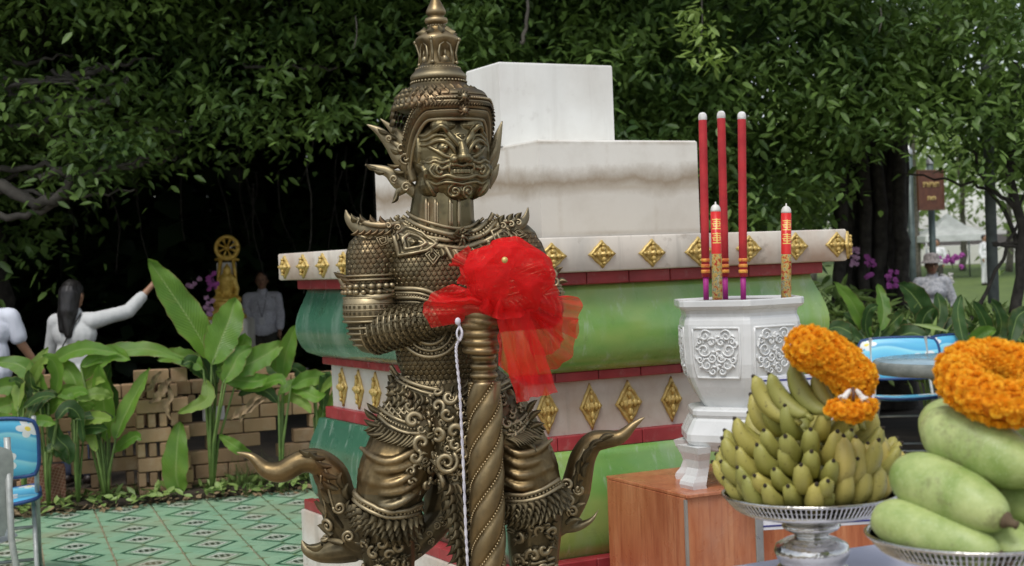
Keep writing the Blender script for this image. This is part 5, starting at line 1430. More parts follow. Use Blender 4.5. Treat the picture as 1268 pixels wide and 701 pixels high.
g2 = thing('marigold_garland', 'marigold garland with white flower tassels draped over the crest of the bananas', 'garland', at(1035,450,2.5))
gc = at(1030,452,2.53)
sl_ = Vector((.062, -.012, -.038))
ring = [at(x, y, 2.50) for x, y in ((1001,431),(1018,437),(1034,446),(1048,458),(1057,469))]
garland_tube(g2, ring, .0385, .98, False, 120)
for (q, nm) in (([(1030,508,-.02),(1040,505,-.03),(1050,511,-.035),(1060,511,-.035),(1070,505,-.03),(1078,507,-.02)], 'small'),):
    P = [at(x, y, 2.46+d) for x, y, d in q]; garland_tube(g2, P, .0145, .72, False, 46)
m_jas = simple('white_jasmine_buds', (.78,.76,.70), (.6,.55,.5), 60, .7); m_rib = simple('brown_ribbon', (.12,.05,.03), None, 30, .6)
for x0, x1 in ((1053,1042), (1060,1071)):
    A_, B_ = at(x0, 482, 2.44), at(x1, 497, 2.43); mb = MB(); ax = (B_-A_).normalized()
    mb.lathe([(.002, 0), (.004, .004), (.0055, .010), (.0045, .012), (.006, .018), (.0075, .022), (.009, .024)], A_, 10, Z=ax)
    for k in range(7): th = 2*PI*k/7; p = A_+ax*.024+frame(ax, Zv)[1]*math.cos(th)*.007+frame(ax, Zv)[2]*math.sin(th)*.007; mb.ell(p, .0032, 6, 5)
    mb.build('tassel', m_jas, g2)
mb = MB(); mb.tube([at(1056,480,2.43), at(1057,490,2.425), at(1056,500,2.43)], .003, 6); mb.build('ribbon', m_rib, g2)

# ---- small white notice leaning behind the bananas
nb_ = thing('notice_stand', 'white notice board with navy border on a thin grey post behind the bananas', 'notice', at(940,690,3.3))
m_nw = simple('white_board', (.70,.70,.74), None, 8, .5); m_navy = simple('navy_print', (.05,.05,.22), None, 40, .6)
def panel(x0, y0, x1, y1, Y):
    A_, B_ = at(x0, y1, Y), at(x1, y1, Y+.03); X_ = Vector((B_.x-A_.x, B_.y-A_.y, 0)); W_ = X_.length; X_.normalize(); Y_ = Vector((-X_.y, X_.x, 0)); H_ = (y1-y0)*Y/F
    c_ = A_+X_*W_/2+Zv*H_/2; mb = MB(); mb.box(c_, (W_, .008, H_), X_, Y_, Zv, bev=.001); mb.build('board', m_nw, nb_)
    mb = MB(); t_ = .004; i_ = .010
    for dx, dz, w_, h_ in ((0, H_/2-i_, W_-2*i_, t_), (0, -H_/2+i_, W_-2*i_, t_), (-W_/2+i_, 0, t_, H_-2*i_-t_-.001), (W_/2-i_, 0, t_, H_-2*i_-t_-.001)):
        mb.box(c_+X_*dx+Zv*dz-Y_*.0046, (w_, .0012, h_), X_, Y_, Zv)
    o = mb.build('border', m_navy, nb_); o['kind'] = 'stuff'
panel(938, 466, 1088, 657, 3.3)
mb = MB(); A_ = at(943, 690, 3.28); mb.box(Vector((A_.x, A_.y+.018, .62)), (.018, .012, 1.24), bev=.002); mb.build('post', m_steel, nb_)
mb = MB(); mb.box(Vector((A_.x, A_.y+.018, .01)), (.30, .30, .02), bev=.004); mb.build('foot', m_steel, nb_)
# ============================================================ plants
def leaf_mat(name, c1, c2, rough=.42, trans=.25, tint=(.5,.75,.12), scale=3):
    n = N(name); g = n.geo(); rnd = objrand(n)
    c = n.mix(c2, c1, n.ramp(n.noise(scale, 4, .6, vec=g), [(.35, (0,)*3), (.65, (1,)*3)]))
    c = n.mix(c, (.22,.17,.06), n.math('MULTIPLY', n.ramp(n.noise(scale*9, 5, .7, vec=g), [(.66, (0,)*3), (.74, (1,)*3)]), .5))
    n.set(Base_Color=c, Roughness=rough)
    tl = n.new('BsdfTranslucent'); tl.inputs[0].default_value = rgb(tuple(min(1, x*1.6) for x in c1)); m = n.new('MixShader'); m.inputs[0].default_value = trans
    n.link(n.b.outputs[0], m.inputs[1]); n.link(tl.outputs[0], m.inputs[2]); n.link(m.outputs[0], n.t.nodes['Material Output'].inputs[0]); return n.m
m_big = leaf_mat('broad_green_leaf', (.185,.345,.045), (.10,.225,.032), .38, .35)
m_bigd = leaf_mat('dark_broad_leaf', (.045,.11,.022), (.028,.07,.016), .45, .2)
m_pale = leaf_mat('pale_green_leaf', (.26,.38,.07), (.15,.26,.04), .45, .3)
m_stalk = simple('green_stalk', (.16,.24,.06), (.09,.15,.035), 15, .5)
m_tree = leaf_mat('tree_leaf_mid', (.150,.245,.050), (.034,.078,.020), .50, .25, scale=1.3)
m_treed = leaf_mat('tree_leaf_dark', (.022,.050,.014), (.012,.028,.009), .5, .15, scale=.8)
m_far = leaf_mat('distant_leaf', (.27,.36,.11), (.14,.22,.06), .6, .4, scale=.25)
m_bark = simple('dark_bark', (.060,.052,.044), (.025,.021,.018), 12, .9, 0, .8, .02, 25)
m_barkg = simple('grey_bark', (.20,.18,.15), (.09,.08,.065), 10, .9, 0, .8, .01, 30)
m_limb = simple('dim_grey_bark', (.11,.10,.085), (.05,.045,.038), 10, .9, 0, .8, .01, 30)
m_grass = leaf_mat('grass_blade', (.12,.19,.04), (.07,.11,.03), .6, .3)
m_dry = simple('dry_leaf', (.30,.22,.12), (.16,.11,.06), 20, .8)
m_stalkd = simple('thin_dark_stem', (.05,.06,.03), None, 15, .7)
def vein_mats():
    for m in (m_big, m_bigd, m_pale):
        t = m.node_tree; b = t.nodes['Principled BSDF']; src = b.inputs['Base Color'].links[0].from_socket
        n = N.__new__(N); n.m = m; n.t = t; n.b = b; n.tc = None
        uv = n.co('UV'); sep = n.new('SeparateXYZ'); n.link(uv, sep.inputs[0]); u, v = sep.outputs[0], sep.outputs[1]
        au = n.math('ABSOLUTE', u); vv = n.math('SUBTRACT', n.math('MULTIPLY', v, 26.), n.math('MULTIPLY', au, 5.)); wv = n.math('SINE', n.math('MULTIPLY', vv, 6.283))
        n.bump(wv, .35, .004)
        c = n.mix(src, (.30,.42,.12), n.math('MULTIPLY', n.math('LESS_THAN', au, .045), .75))
        c = n.mix(c, (.05,.10,.02), n.math('MULTIPLY', n.math('GREATER_THAN', wv, .55), .22))
        ed = n.math('ADD', au, n.math('MULTIPLY', n.noise(14, 5, .7, vec=n.geo()), .35)); c = n.mix(c, (.22,.15,.06), n.math('MULTIPLY', n.math('GREATER_THAN', ed, 1.13), .8))
        t2 = n.noise(5, 6, .7, vec=n.geo()); c = n.mix(c, (.26,.27,.06), n.math('MULTIPLY', n.ramp(t2, [(.55, (0,)*3), (.75, (1,)*3)]), .45))
        n.link(c, b.inputs['Base Color'])
vein_mats()
def paddle(name, pts, width, mat, parent, face=None, ruff=.06, fold=.25, seed=0, tear=0):
    """one broad leaf: centre line through world points, leaf blade each side of a sunken midrib"""
    P = [Vector(p) for p in spline(pts, 18)]; n = len(P); mb = MB(); nc = 9; face = face or Vector((0, -1, .35)); rs = random.Random(seed)
    ws = []
    for i in range(n):
        u = i/(n-1); ws.append(width*.5*(math.sin(PI*min(1, u*.96+.02))**.62)*(1-.25*u) if 0 < i < n-1 else width*.01)
    vs = []
    for i, p in enumerate(P):
        t = (P[min(i+1, n-1)]-P[max(i-1, 0)]).normalized(); b = t.cross(face); b = b.normalized() if b.length > .05 else t.orthogonal().normalized(); nn = b.cross(t).normalized()
        for j in range(nc):
            s = -1+2*j/(nc-1); w_ = ws[i]*s*(1+.05*math.sin(i*2.3+seed+j)-(rs.uniform(.0,.16) if abs(s) > .9 and rs.random() < .3 else 0))
            vs.append(p+b*w_+nn*(abs(s)**1.3*width*fold*.5*(1-.4*i/n)+ruff*width*math.sin(i*1.1+seed*2+s*2)*abs(s)-(.02*width if j == nc//2 else 0)))
    mb.add(vs, [(i*nc+j, i*nc+j+1, (i+1)*nc+j+1, (i+1)*nc+j) for i in range(n-1) for j in range(nc-1)], True)
    o = mb.build(name, mat, parent); ul = o.data.uv_layers.new(name='uv')
    for lp in o.data.loops: ul.data[lp.index].uv = (-1+2*(lp.vertex_index % nc)/(nc-1), (lp.vertex_index//nc)/(n-1))
    return o
def plant(label, base, Y, leaves, group=None, stemx=(), mat=m_big, name='broad_leaf_plant', cat='plant'):
    B = at_z(base[0], base[1], 0); B = at(base[0], base[1], Y); B.z = 0
    t = thing(name, label, cat, B, group); i = 0
    for lf in leaves:
        pts, w_ = lf[0], lf[1]; m = lf[2] if len(lf) > 2 and lf[2] else mat; dy = lf[3] if len(lf) > 3 else 0
        q = [at(x, y, Y+dy+(k-1)*.04*(1 if i % 2 else -1)) for k, (x, y) in enumerate(pts)]; i += 1
        paddle('leaf', q, w_*Y/F, m, t, seed=i*1.7+base[0], face=Vector((rng.uniform(-.4,.4), -1, rng.uniform(.1,.6))))
        st = MB(); a = q[0]; mid = a.lerp(B, .5)+Vector(((a.x-B.x)*-.2, 0, .0)); st.tube([B, mid, a, q[0].lerp(q[1], .3)], [.011, .010, .007, .004], 7); st.build('stalk', m_stalk, t)
    return t
L1 = [([(262,446),(240,405),(212,362),(183,321)], 46), ([(262,452),(272,425),(284,395),(292,369)], 48, None, -.05), ([(270,455),(285,440),(300,425),(304,412)], 34, None, .05),
      ([(282,462),(305,452),(328,440),(352,424)], 38), ([(268,460),(292,470),(318,472),(334,466)], 26), ([(252,458),(238,446),(216,440),(196,446)], 26),
      ([(256,470),(244,455),(236,447),(224,452)], 22, m_bigd), ([(276,475),(288,455),(296,440),(312,430)], 30, m_big, -.08), ([(255,470),(258,490),(248,500),(220,512)], 22, m_pale, -.1),
      ([(266,480),(262,455),(254,430),(248,415)], 30, m_bigd, .1), ([(290,480),(318,478),(345,470),(352,478)], 20)]
plant('tall broad leaved plant left of the pedestal with one very long upright leaf', (262,604), 9.75, L1)
L2 = [([(350,470),(352,448),(358,425),(366,402)], 26), ([(345,490),(358,478),(374,474),(392,480)], 18), ([(352,480),(372,482),(392,492),(404,488)], 22), ([(345,500),(330,485),(312,480),(296,490)], 20, m_bigd),
      ([(352,465),(340,450),(330,446),(322,452)], 20), ([(350,478),(342,462),(336,452),(330,440)], 20, m_bigd, .1), ([(348,500),(362,492),(378,500),(386,512)], 16, m_pale), ([(360,480),(378,470),(394,468),(408,476)], 24)]
plant('slender broad leaved plant next to the left rear corner of the pedestal', (348,598), 9.85, L2)
L3 = [([(133,545),(130,515),(126,480),(122,452)], 32), ([(143,545),(152,520),(168,488),(186,456)], 28), ([(140,560),(155,548),(168,540),(176,545)], 18), ([(125,545),(112,520),(100,500),(92,470)], 26, m_bigd),
      ([(128,540),(105,500),(84,484),(72,500)], 24), ([(120,560),(112,540),(104,535),(92,536)], 18, m_pale, -.1), ([(105,470),(115,452),(140,438),(162,446)], 30, m_big), ([(100,455),(130,440),(180,432),(228,446)], 26),
      ([(60,452),(88,436),(112,432),(150,438)], 26), ([(100,500),(92,470),(80,455),(70,462)], 26), ([(136,530),(140,500),(132,470),(138,450)], 26, m_bigd, .12)]
plant('broad leaved plant with arching leaves below the woman with raised arm', (132,610), 9.55, L3)
L4 = [([(45,520),(30,492),(12,478),(-20,486)], 32), ([(60,500),(44,470),(24,452),(-10,448)], 30), ([(62,500),(72,470),(66,448),(52,440)], 24), ([(70,520),(84,505),(98,516),(104,548)], 24, m_bigd, -.1),
      ([(58,520),(52,498),(40,480),(36,458)], 26, m_bigd), ([(72,520),(70,540),(84,556),(86,575)], 26, m_bigd, -.1), ([(50,520),(70,500),(96,486),(110,488)], 22), ([(56,560),(66,556),(78,562),(80,572)], 20, m_bigd, -.1),
      ([(40,500),(20,500),(0,505),(-20,520)], 28), ([(48,485),(40,465),(46,450),(60,430)], 20, m_pale)]
plant('broad leaved plant at the left edge behind the blue chair', (60,612), 9.4, L4)
t = thing('broad_leaf_plant', 'single wide dark green leaf standing upright against the brick wall', 'plant', at_z(224,612,0))
paddle('leaf', [at(224,612,9.72), at(218,590,9.7), at(219,555,9.72), at(223,522,9.8)], 38*9.7/F, m_big, t, face=Vector((0,-1,.1)))
paddle('leaf', [at(310,562,9.8), at(296,556,9.7), at(284,548,9.7), at(271,539,9.7)], 20*9/F, m_big, t, face=Vector((0,-1,.5)))
# more foliage crowding the wall
fr = random.Random(77)
for (bx_, by_, Yp, lab, y0, cnt) in ((96,611,9.45,'low leafy plant between the clay block and the brick pier',500,9),(30,615,9.3,'leafy plant at the far left below the white t-shirt',495,9),(395,600,9.9,'small leafy plant half behind the pedestal corner',500,7)):
    lv = []
    for q in range(cnt):
        a = fr.uniform(-1.2, 1.2); x0 = bx_+fr.uniform(-8,8); yy = y0+fr.uniform(-18,50); Lp = fr.uniform(34,62); ex = x0+math.sin(a)*Lp; ey = yy-math.cos(a)*Lp*.8+abs(math.sin(a))*14
        lv.append(([(x0,yy),(x0+(ex-x0)*.4,yy+(ey-yy)*.6-4),(x0+(ex-x0)*.75,yy+(ey-yy)*.95-3),(ex,ey)], fr.uniform(13,22), fr.choice((m_big, m_bigd, m_bigd, m_pale)), fr.uniform(-.08,.08)))
    plant(lab, (bx_, by_), Yp, lv)
# withered leaves
wl = thing('withered_leaf_cluster', 'withered brown leaves hanging on the brick pillar', 'dry leaves', at(200,470,9.3))
for (pts, w_) in (([(212,468),(204,480),(196,492),(186,500)], 14), ([(205,470),(212,490),(206,505),(212,520)], 9), ([(330,492),(310,505),(296,512),(286,520)], 14), ([(325,490),(312,498),(300,515),(298,524)], 9), ([(200,460),(192,470),(188,480),(178,486)], 9)):
    paddle('withered_leaf', [at(x, y, 9.7) for x, y in pts], w_*9/F, m_dry, wl, ruff=.25, fold=.6)
# ---- right hand bed
def rleaf(lst, label, base, Y, mat=m_bigd): return plant(label, base, Y, lst, 'broad leaved bushes behind the blue chairs', mat=mat)
rleaf([([(1076,418),(1066,395),(1052,370),(1032,349)], 24, m_big), ([(1090,410),(1094,390),(1092,370),(1086,352)], 22, m_big), ([(1080,425),(1100,405),(1110,395),(1120,385)], 24), ([(1070,425),(1050,410),(1035,405),(1020,412)], 22),
       ([(1085,430),(1110,418),(1130,412),(1150,420)], 26), ([(1060,430),(1062,410),(1056,396),(1044,388)], 22), ([(1080,430),(1072,405),(1076,385),(1088,378)], 20)], 'bush with upright broad leaves beside the right end of the pedestal', (1078,440), 10.9)
rleaf([([(1150,415),(1146,390),(1130,365),(1112,350)], 36), ([(1140,430),(1160,400),(1164,380),(1160,362)], 24), ([(1150,432),(1130,415),(1110,405),(1090,400)], 28), ([(1155,430),(1170,410),(1188,400),(1204,404)], 24),
       ([(1130,440),(1110,432),(1090,425),(1075,430)], 26), ([(1160,440),(1175,425),(1190,420),(1215,426)], 22), ([(1152,425),(1142,408),(1146,390),(1158,380)], 24)], 'bush with large dark leaves in front of the woman in the hat', (1148,445), 11.1)
rleaf([([(1185,440),(1200,428),(1218,412),(1234,409)], 26, m_big), ([(1195,430),(1190,410),(1186,385),(1190,365)], 20), ([(1215,435),(1222,410),(1216,390),(1204,372)], 20, m_bigd), ([(1210,430),(1235,420),(1255,408),(1270,410)], 26),
       ([(1230,435),(1240,405),(1236,385),(1226,370)], 22), ([(1250,430),(1256,405),(1262,390),(1280,380)], 26), ([(1205,440),(1225,436),(1245,430),(1262,436)], 24)], 'bush with a pale curving leaf under the sign at the right', (1212,445), 10.8)
# spiky low ground plants and undergrowth as masses
def leafmass(name, C_, Nn, size, mat, parent=None, kind=None, droop=.5, aspect=.45, seed=0, jitter=.25, fine=None):
    """C_ (n,3) positions; one pointed folded leaf at each"""
    rs = np.random.RandomState(seed); n = len(C_); C_ = np.asarray(C_, float)
    th = rs.uniform(0, 2*PI, n); dz = -droop+rs.normal(0, .45, n)
    d = np.stack([np.cos(th), np.sin(th), dz], 1); d /= np.linalg.norm(d, axis=1)[:, None]
    up = np.stack([rs.normal(0, .5, n), rs.normal(0, .5, n)-.25, np.ones(n)], 1); b = np.cross(d, up); b /= np.linalg.norm(b, axis=1)[:, None]; nn = np.cross(b, d)
    s = size*rs.uniform(.6, 1.3, n); s = s[:, None]
    fine = (size < .2) if fine is None else fine
    if fine:
        w_ = s*aspect*.5; cv = nn*s*rs.uniform(-.22, .02, n)[:, None]
        V = np.stack([C_, C_+d*s*.5-nn*s*.05+cv*.25, C_+d*s*1.05+cv, C_+d*s*.28+b*w_*.85+nn*s*.05, C_+d*s*.66+b*w_*.8+nn*s*.04+cv*.45, C_+d*s*.28-b*w_*.85+nn*s*.05, C_+d*s*.66-b*w_*.8+nn*s*.04+cv*.45], 1).reshape(-1, 3)
        q = np.arange(n)[:, None]*7; tri = np.concatenate([q+np.array([t]) for t in ((0,3,1),(3,4,1),(4,2,1),(0,1,5),(5,1,6),(6,1,2))])
        me = npmesh(name, V, tri, mat); return link(name, me, parent, kind=kind)
    V = np.stack([C_, C_+d*s*.45+b*s*aspect*.5+nn*s*.08, C_+d*s, C_+d*s*.45-b*s*aspect*.5+nn*s*.08], 1).reshape(-1, 3)
    Fc = np.arange(n*4).reshape(-1, 4); tri = np.concatenate([Fc[:, [0,1,2]], Fc[:, [0,2,3]]])
    me = npmesh(name, V, tri, mat); o = link(name, me, parent, kind=kind); return o
def px2w(x, y, Y):
    x = np.asarray(x, float); y = np.asarray(y, float); Y = np.asarray(Y, float)
    r = np.array(Fv)[None]+np.array(Rv)[None]*((x-634)/F)[:, None]-np.array(Uv)[None]*((y-350.5)/F)[:, None]
    return np.array(CAMP)[None]+r*(Y/r[:, 1])[:, None]
RS = np.random.RandomState(5)
def clumps(x0, x1, y0, y1, Y0, Y1, n, bound=None, per=46, rad=.32):
    x = RS.uniform(x0, x1, n); y = RS.uniform(y0, y1, n); Y = RS.uniform(Y0, Y1, n)
    if bound is not None: k = y < bound(x)+RS.normal(0, 14, n); x, y, Y = x[k], y[k], Y[k]
    c = px2w(x, y, Y); m = len(c)
    off = RS.normal(0, 1, (m, per, 3))*np.array([rad, rad, rad*.55])*.55*RS.uniform(.6, 1.4, (m, 1, 1))
    off[:, :, 2] -= (off[:, :, 0]**2+off[:, :, 1]**2)*.6
    return (c[:, None]+off).reshape(-1, 3)
bx = np.array([-300, 0, 120, 330, 470, 620, 760, 880, 960, 1010, 1060, 1110, 1180, 1268, 1500]); by = np.array([250, 235, 210, 170, 150, 150, 250, 300, 292, 230, 165, 135, 145, 205, 210])
bound = lambda x: np.interp(x, bx, by)
def branch(mb, pts, r0, r1, n=8, jit=.05, m=16):
    P = [Vector(p) for p in spline(pts, m)]; P = [p+Vector((nz(i*.7, p.x), nz(i*.7, p.y, 3), nz(i*.7, p.z, 7)))*jit for i, p in enumerate(P)]
    mb.tube(P, [r0+(r1-r0)*i/(m-1) for i in range(m)], n)
# -- big dark tree on the left: trunk, limbs, crown
def A3(x, y, Y): return tuple(at(x, y, Y))
tl = thing('banyan_tree', 'huge dark banyan tree at the left with grey limbs reaching in from the edge', 'tree', (-6.3, 13.5, 0))
mb = MB(); branch(mb, [(-6.3,13.5,-.1), (-6.2,13.5,1.2), (-5.9,13.4,2.4), (-5.2,13.6,3.6), (-4.5,14,5.2)], .75, .4, 14, .12)
branch(mb, [(-5.6,14,-.1), (-5.4,14,1.5), (-5.5,13.7,3)], .3, .25, 10, .1)
mb.build('trunk', m_bark, tl)
for pts, r0, r1 in (([(-60,170,12),(0,160,11.6),(60,150,11.5),(130,128,11.4),(160,95,11.4)], .07, .03), ([(-60,240,12),(0,232,11.4),(50,252,11.3),(86,232,11.3),(84,205,11.3)], .10, .05), ([(-60,205,11.8),(0,212,11.5),(50,205,11.5),(100,212,11.5),(180,205,11.6)], .05, .03),
                    ([(-40,175,12),(40,165,11.8),(110,180,11.8),(170,160,11.9),(240,165,12)], .08, .03), ([(-40,130,12),(30,105,11.8),(90,92,11.8)], .05, .02), ([(-60,255,11.6),(10,268,11.4),(60,258,11.4),(88,240,11.4)], .06, .03), ([(180,195,12.4),(215,180,12.4),(240,150,12.4)], .04, .02), ([(300,80,12),(360,82,12),(420,84,12)], .025, .015)):
    mb = MB(); branch(mb, [A3(*p) for p in pts], r0*.62, r1*.62, 8, .05); mb.build('limb', m_limb, tl)
for k in range(12):
    x = RS.uniform(-40, 90); y = RS.uniform(70, 265); Y = RS.uniform(11.3, 12); Ln = RS.uniform(70, 190); dy = RS.uniform(-30, 22)
    mb = MB(); branch(mb, [at(x, y, Y), at(x+Ln*.35, y+dy*.2+RS.uniform(-8,8), Y), at(x+Ln*.7, y+dy*.6+RS.uniform(-8,8), Y), at(x+Ln, y+dy, Y+.1)], RS.uniform(.015,.035), .008, 6, .06); mb.build('limb', m_limb, tl)
roots = MB()
for k in range(22):
    x = RS.uniform(60, 460); Y = RS.uniform(13, 17); y0 = RS.uniform(150, 230); A_, B_ = at(x, y0, Y), at(x+RS.uniform(-25,25), y0+RS.uniform(60,170), Y); branch(roots, [A_, A_.lerp(B_, .5)+Vector((RS.uniform(-.1,.1),0,0)), B_], .010, .005, 5, .03, 8)
roots.build('hanging_root', m_bark, tl, kind='stuff')
C1 = clumps(-180, 600, -60, 330, 10.8, 13.5, 620, bound)
leafmass('crown', C1, 0, .098, m_tree, tl, seed=1)
C1 = clumps(-260, 130, 120, 345, 11.8, 14, 70, lambda x: np.interp(x, [0, 80, 130], [345, 320, 260]), 40, .4)
leafmass('lower_foliage', C1, 0, .13, m_tree, tl, seed=2)
# -- banyan on the right of the pedestal
tr = thing('banyan_tree', 'banyan tree with a thick dark root wrapped trunk behind the right end of the pedestal', 'tree', (3.9, 13.6, 0))
mb = MB()
for k in range(13):
    x = 1036+k*7.0+RS.uniform(-3,3); Y = 13.4+.5*abs(math.sin(k*1.3)); branch(mb, [at(x+RS.uniform(-8,8), 440, Y), at(x, 360, Y), at(x+RS.uniform(-6,6), 260, Y), at(x+RS.uniform(-14,14), 120, Y+.1)], RS.uniform(.05,.11), RS.uniform(.04,.08), 8, .05)
mb.lathe([(.42,0),(.36,1),(.34,2.4),(.45,4)], (at(1078,300,14).x, 14.0, 0), 18)
branch(mb, [at(1078,170,13.6), at(1000,184,13.3), at(900,190,13.0), at(800,196,12.9), at(740,190,13)], .06, .035, 8, .05)
branch(mb, [at(1085,160,13.6), at(1150,60,13.3), at(1230,-40,13.0)], .16, .1, 8, .08)
mb.build('trunk', m_bark, tr)
C1 = np.concatenate([clumps(560, 1400, -60, 320, 10.8, 13.4, 1050, bound), clumps(960, 1150, -40, 160, 11.0, 12.8, 130, bound)])
leafmass('crown', C1, 0, .098, m_tree, tr, seed=3)
for (x, y0, y1) in ((868,-5,65),(440,20,60),(1090,10,40)):
    mb = MB(); branch(mb, [at(x, y0, 10.8), at(x+2, (y0+y1)/2, 10.7), at(x-2, y1, 10.7)], .006, .004, 5, .01, 6); mb.build('twig', m_barkg, tr)
mb = MB(); branch(mb, [at(645,55,10.9), at(650,40,10.9), at(653,15,10.9), at(655,-10,11)], .018, .012, 6, .02, 8); mb.build('twig', m_barkg, tr)
C1 = clumps(835, 895, 5, 85, 10.3, 10.7, 9, None, 16, .16); leafmass('bright_spray', C1, 0, .085, m_pale, tr, 'stuff', seed=9)
# leaf masses added overhead and behind to keep skylight off the background
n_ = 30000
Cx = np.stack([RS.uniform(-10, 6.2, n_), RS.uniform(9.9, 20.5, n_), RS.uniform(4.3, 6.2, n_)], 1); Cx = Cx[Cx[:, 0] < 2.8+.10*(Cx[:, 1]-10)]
leafmass('shade_canopy_foliage', Cx, 0, .40, m_treed, None, 'stuff', .1, .6, 4)  # added leaf roof for shade, cut back on the right to let light in
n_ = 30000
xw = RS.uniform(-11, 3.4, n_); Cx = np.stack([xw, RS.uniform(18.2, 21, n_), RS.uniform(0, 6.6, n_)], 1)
leafmass('dark_backing_foliage', Cx, 0, .50, m_treed, None, 'stuff', .3, .6, 5)  # dense leaf wall added behind so the depth stays black
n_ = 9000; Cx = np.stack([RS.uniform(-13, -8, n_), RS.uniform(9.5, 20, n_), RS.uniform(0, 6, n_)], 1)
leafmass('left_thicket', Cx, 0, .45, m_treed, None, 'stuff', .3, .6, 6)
# right of the trunk: looser, lighter greenery, then lawn, tent, far trees
C1 = clumps(900, 1060, 170, 330, 15, 18, 46, None, 34, .4); leafmass('shrub_foliage', C1, 0, .13, m_tree, None, 'stuff', seed=8)
C1 = clumps(1000, 1300, 372, 450, 11.5, 13.0, 120, None, 30, .26); C1 = C1[(C1[:, 2] < .98) | (C1[:, 0] < 3.3)]; leafmass('ground_cover', C1, 0, .16, m_bigd, None, 'stuff', -.5, .35, 10)
C1 = clumps(1150, 1330, 410, 460, 10.9, 12.5, 50, None, 30, .25); leafmass('ground_cover', C1, 0, .24, m_bigd, None, 'stuff', -.9, .16, 11)
def far_tree(px, Yd, h, w_, lab, seed, n=1500, size=.5):
    rs = np.random.RandomState(seed); B = at(px, 340, Yd); B.z = (Yd-19)*.012
    t = thing('distant_tree', lab, 'tree', B, 'distant trees beyond the lawn'); mb = MB(); branch(mb, [B, B+Vector((.1,0,h*.3)), B+Vector((-.1,0,h*.7))], .16, .07, 8, .1); mb.build('trunk', m_barkg, t)
    cc = rs.normal(0, 1, (26, 3))*np.array([w_*.33, w_*.3, h*.17])+np.array([B.x, B.y, B.z+h*.62])
    pts = (cc[:, None]+rs.normal(0, 1, (26, n//26, 3))*np.array([w_*.12, w_*.12, h*.07])).reshape(-1, 3)
    leafmass('crown', pts, 0, size, m_far, t, seed=seed)
far_tree(935,46,6,6,'distant tree seen left of the banyan trunk, sky showing above it',41); far_tree(1005,52,8,6,'distant tree close beside the banyan trunk on its left',42)
far_tree(1135,52,10,7,'distant tree just behind the sign posts',43); far_tree(1192,60,9,6,'distant tree rising behind the white tent',44); far_tree(1250,56,11,8,'distant tree behind the grey post at the right',45); far_tree(1330,50,11,9,'distant tree at the far right edge',46)
far_tree(60,58,9,8,'distant tree seen under the left banyan',47); far_tree(1225,80,9,14,'wide distant tree farthest back on the right',48,3000); far_tree(1120,82,9,14,'wide distant tree farthest back by the trunk',49,3000); far_tree(970,84,8,12,'wide distant tree farthest back left of the trunk',50,2500)
# lawn slopes up
for v in lawn.data.vertices: v.co.z = -.015+max(0, v.co.y-19)*.012
for v in ground.data.vertices: v.co.z = -.03+max(0, v.co.y-19)*.0119-(.02 if v.co.y > 19 else 0)
def lz(Y): return max(0, Y-19)*.012
mb = MB(); A_, B_ = at(1128, 300, 70), at(1400, 300, 70); mb.box(((A_.x+B_.x)/2, 70, lz(70)+.5), (B_.x-A_.x, .3, 1.0), bev=.02)
tag(mb.build('garden_wall', m_white), 'low white wall running across the far side of the lawn', 'wall')
m_tent = simple('white_tent_cloth', (.80,.80,.80), None, 3, .6)
tc_ = at(1174, 300, 52); tt2 = thing('canopy_tent', 'white peaked canopy tent standing on the far lawn', 'tent', (tc_.x, 52, lz(52)))
pk = at(1171, 264, 52).z; ev = at(1171, 292, 52).z; hw_ = 1.22
mb = MB(); q = [(tc_.x+sx*hw_, 52+sy*hw_, ev) for sx, sy in ((-1,-1),(1,-1),(1,1),(-1,1))]; mid = [(tc_.x+sx*hw_*.42, 52+sy*hw_*.42, ev+(pk-ev)*.42) for sx, sy in ((-1,-1),(1,-1),(1,1),(-1,1))]
low = [(x, y, z-.22) for x, y, z in q]
mb.add(q+mid+[(tc_.x, 52, pk)]+low, [(0,1,5,4),(1,2,6,5),(2,3,7,6),(3,0,4,7),(4,5,8),(5,6,8),(6,7,8),(7,4,8),(9,10,1,0),(10,11,2,1),(11,12,3,2),(12,9,0,3)]); mb.build('roof', m_tent, tt2)
for sx in (-1, 1):
    for sy in (-1, 1): mb = MB(); mb.tube([(tc_.x+sx*(hw_-.04), 52+sy*(hw_-.04), lz(52)), (tc_.x+sx*(hw_-.04), 52+sy*(hw_-.04), ev)], .035, 6); mb.build('leg', m_steel, tt2)
# grey post and young tree at the right edge
mb = MB(); A_ = at(1228, 300, 12.4); mb.lathe([(.052,0),(.05,1.5),(.046,3.9),(0,3.92)], (A_.x, 12.4, 0), 12); tag(mb.build('grey_post', simple('weathered_grey_post', (.16,.18,.17), (.10,.11,.11), 10, .8)), 'tall weathered grey post between the sign and the right edge', 'post')
yt = thing('young_tree', 'crooked bare limbed young tree at the right edge beside the grey post', 'tree', at(1262,440,11.8)); mb = MB()
branch(mb, [at(1262,470,11.8), at(1258,400,11.8), at(1264,300,11.8), at(1250,180,11.8), at(1262,80,11.8)], .06, .03, 8, .05); branch(mb, [at(1262,300,11.8), at(1230,240,11.9), at(1180,225,12), at(1120,215,12.1)], .022, .008, 6, .05)
branch(mb, [at(1195,412,11.8), at(1222,360,11.8), at(1250,300,11.8), at(1270,240,11.8)], .02, .012, 6, .04); branch(mb, [at(1264,305,11.8), at(1230,302,11.8), at(1300,300,11.8)], .016, .012, 6, .02); branch(mb, [at(1262,260,11.8), at(1225,230,11.8), at(1190,170,11.8), at(1150,130,12)], .022, .007, 6, .05)
mb.build('trunk', m_bark, yt)
C1 = clumps(1190, 1310, 120, 230, 11.4, 12.6, 30, None, 22, .25); leafmass('crown', C1, 0, .09, m_tree, yt, seed=12)

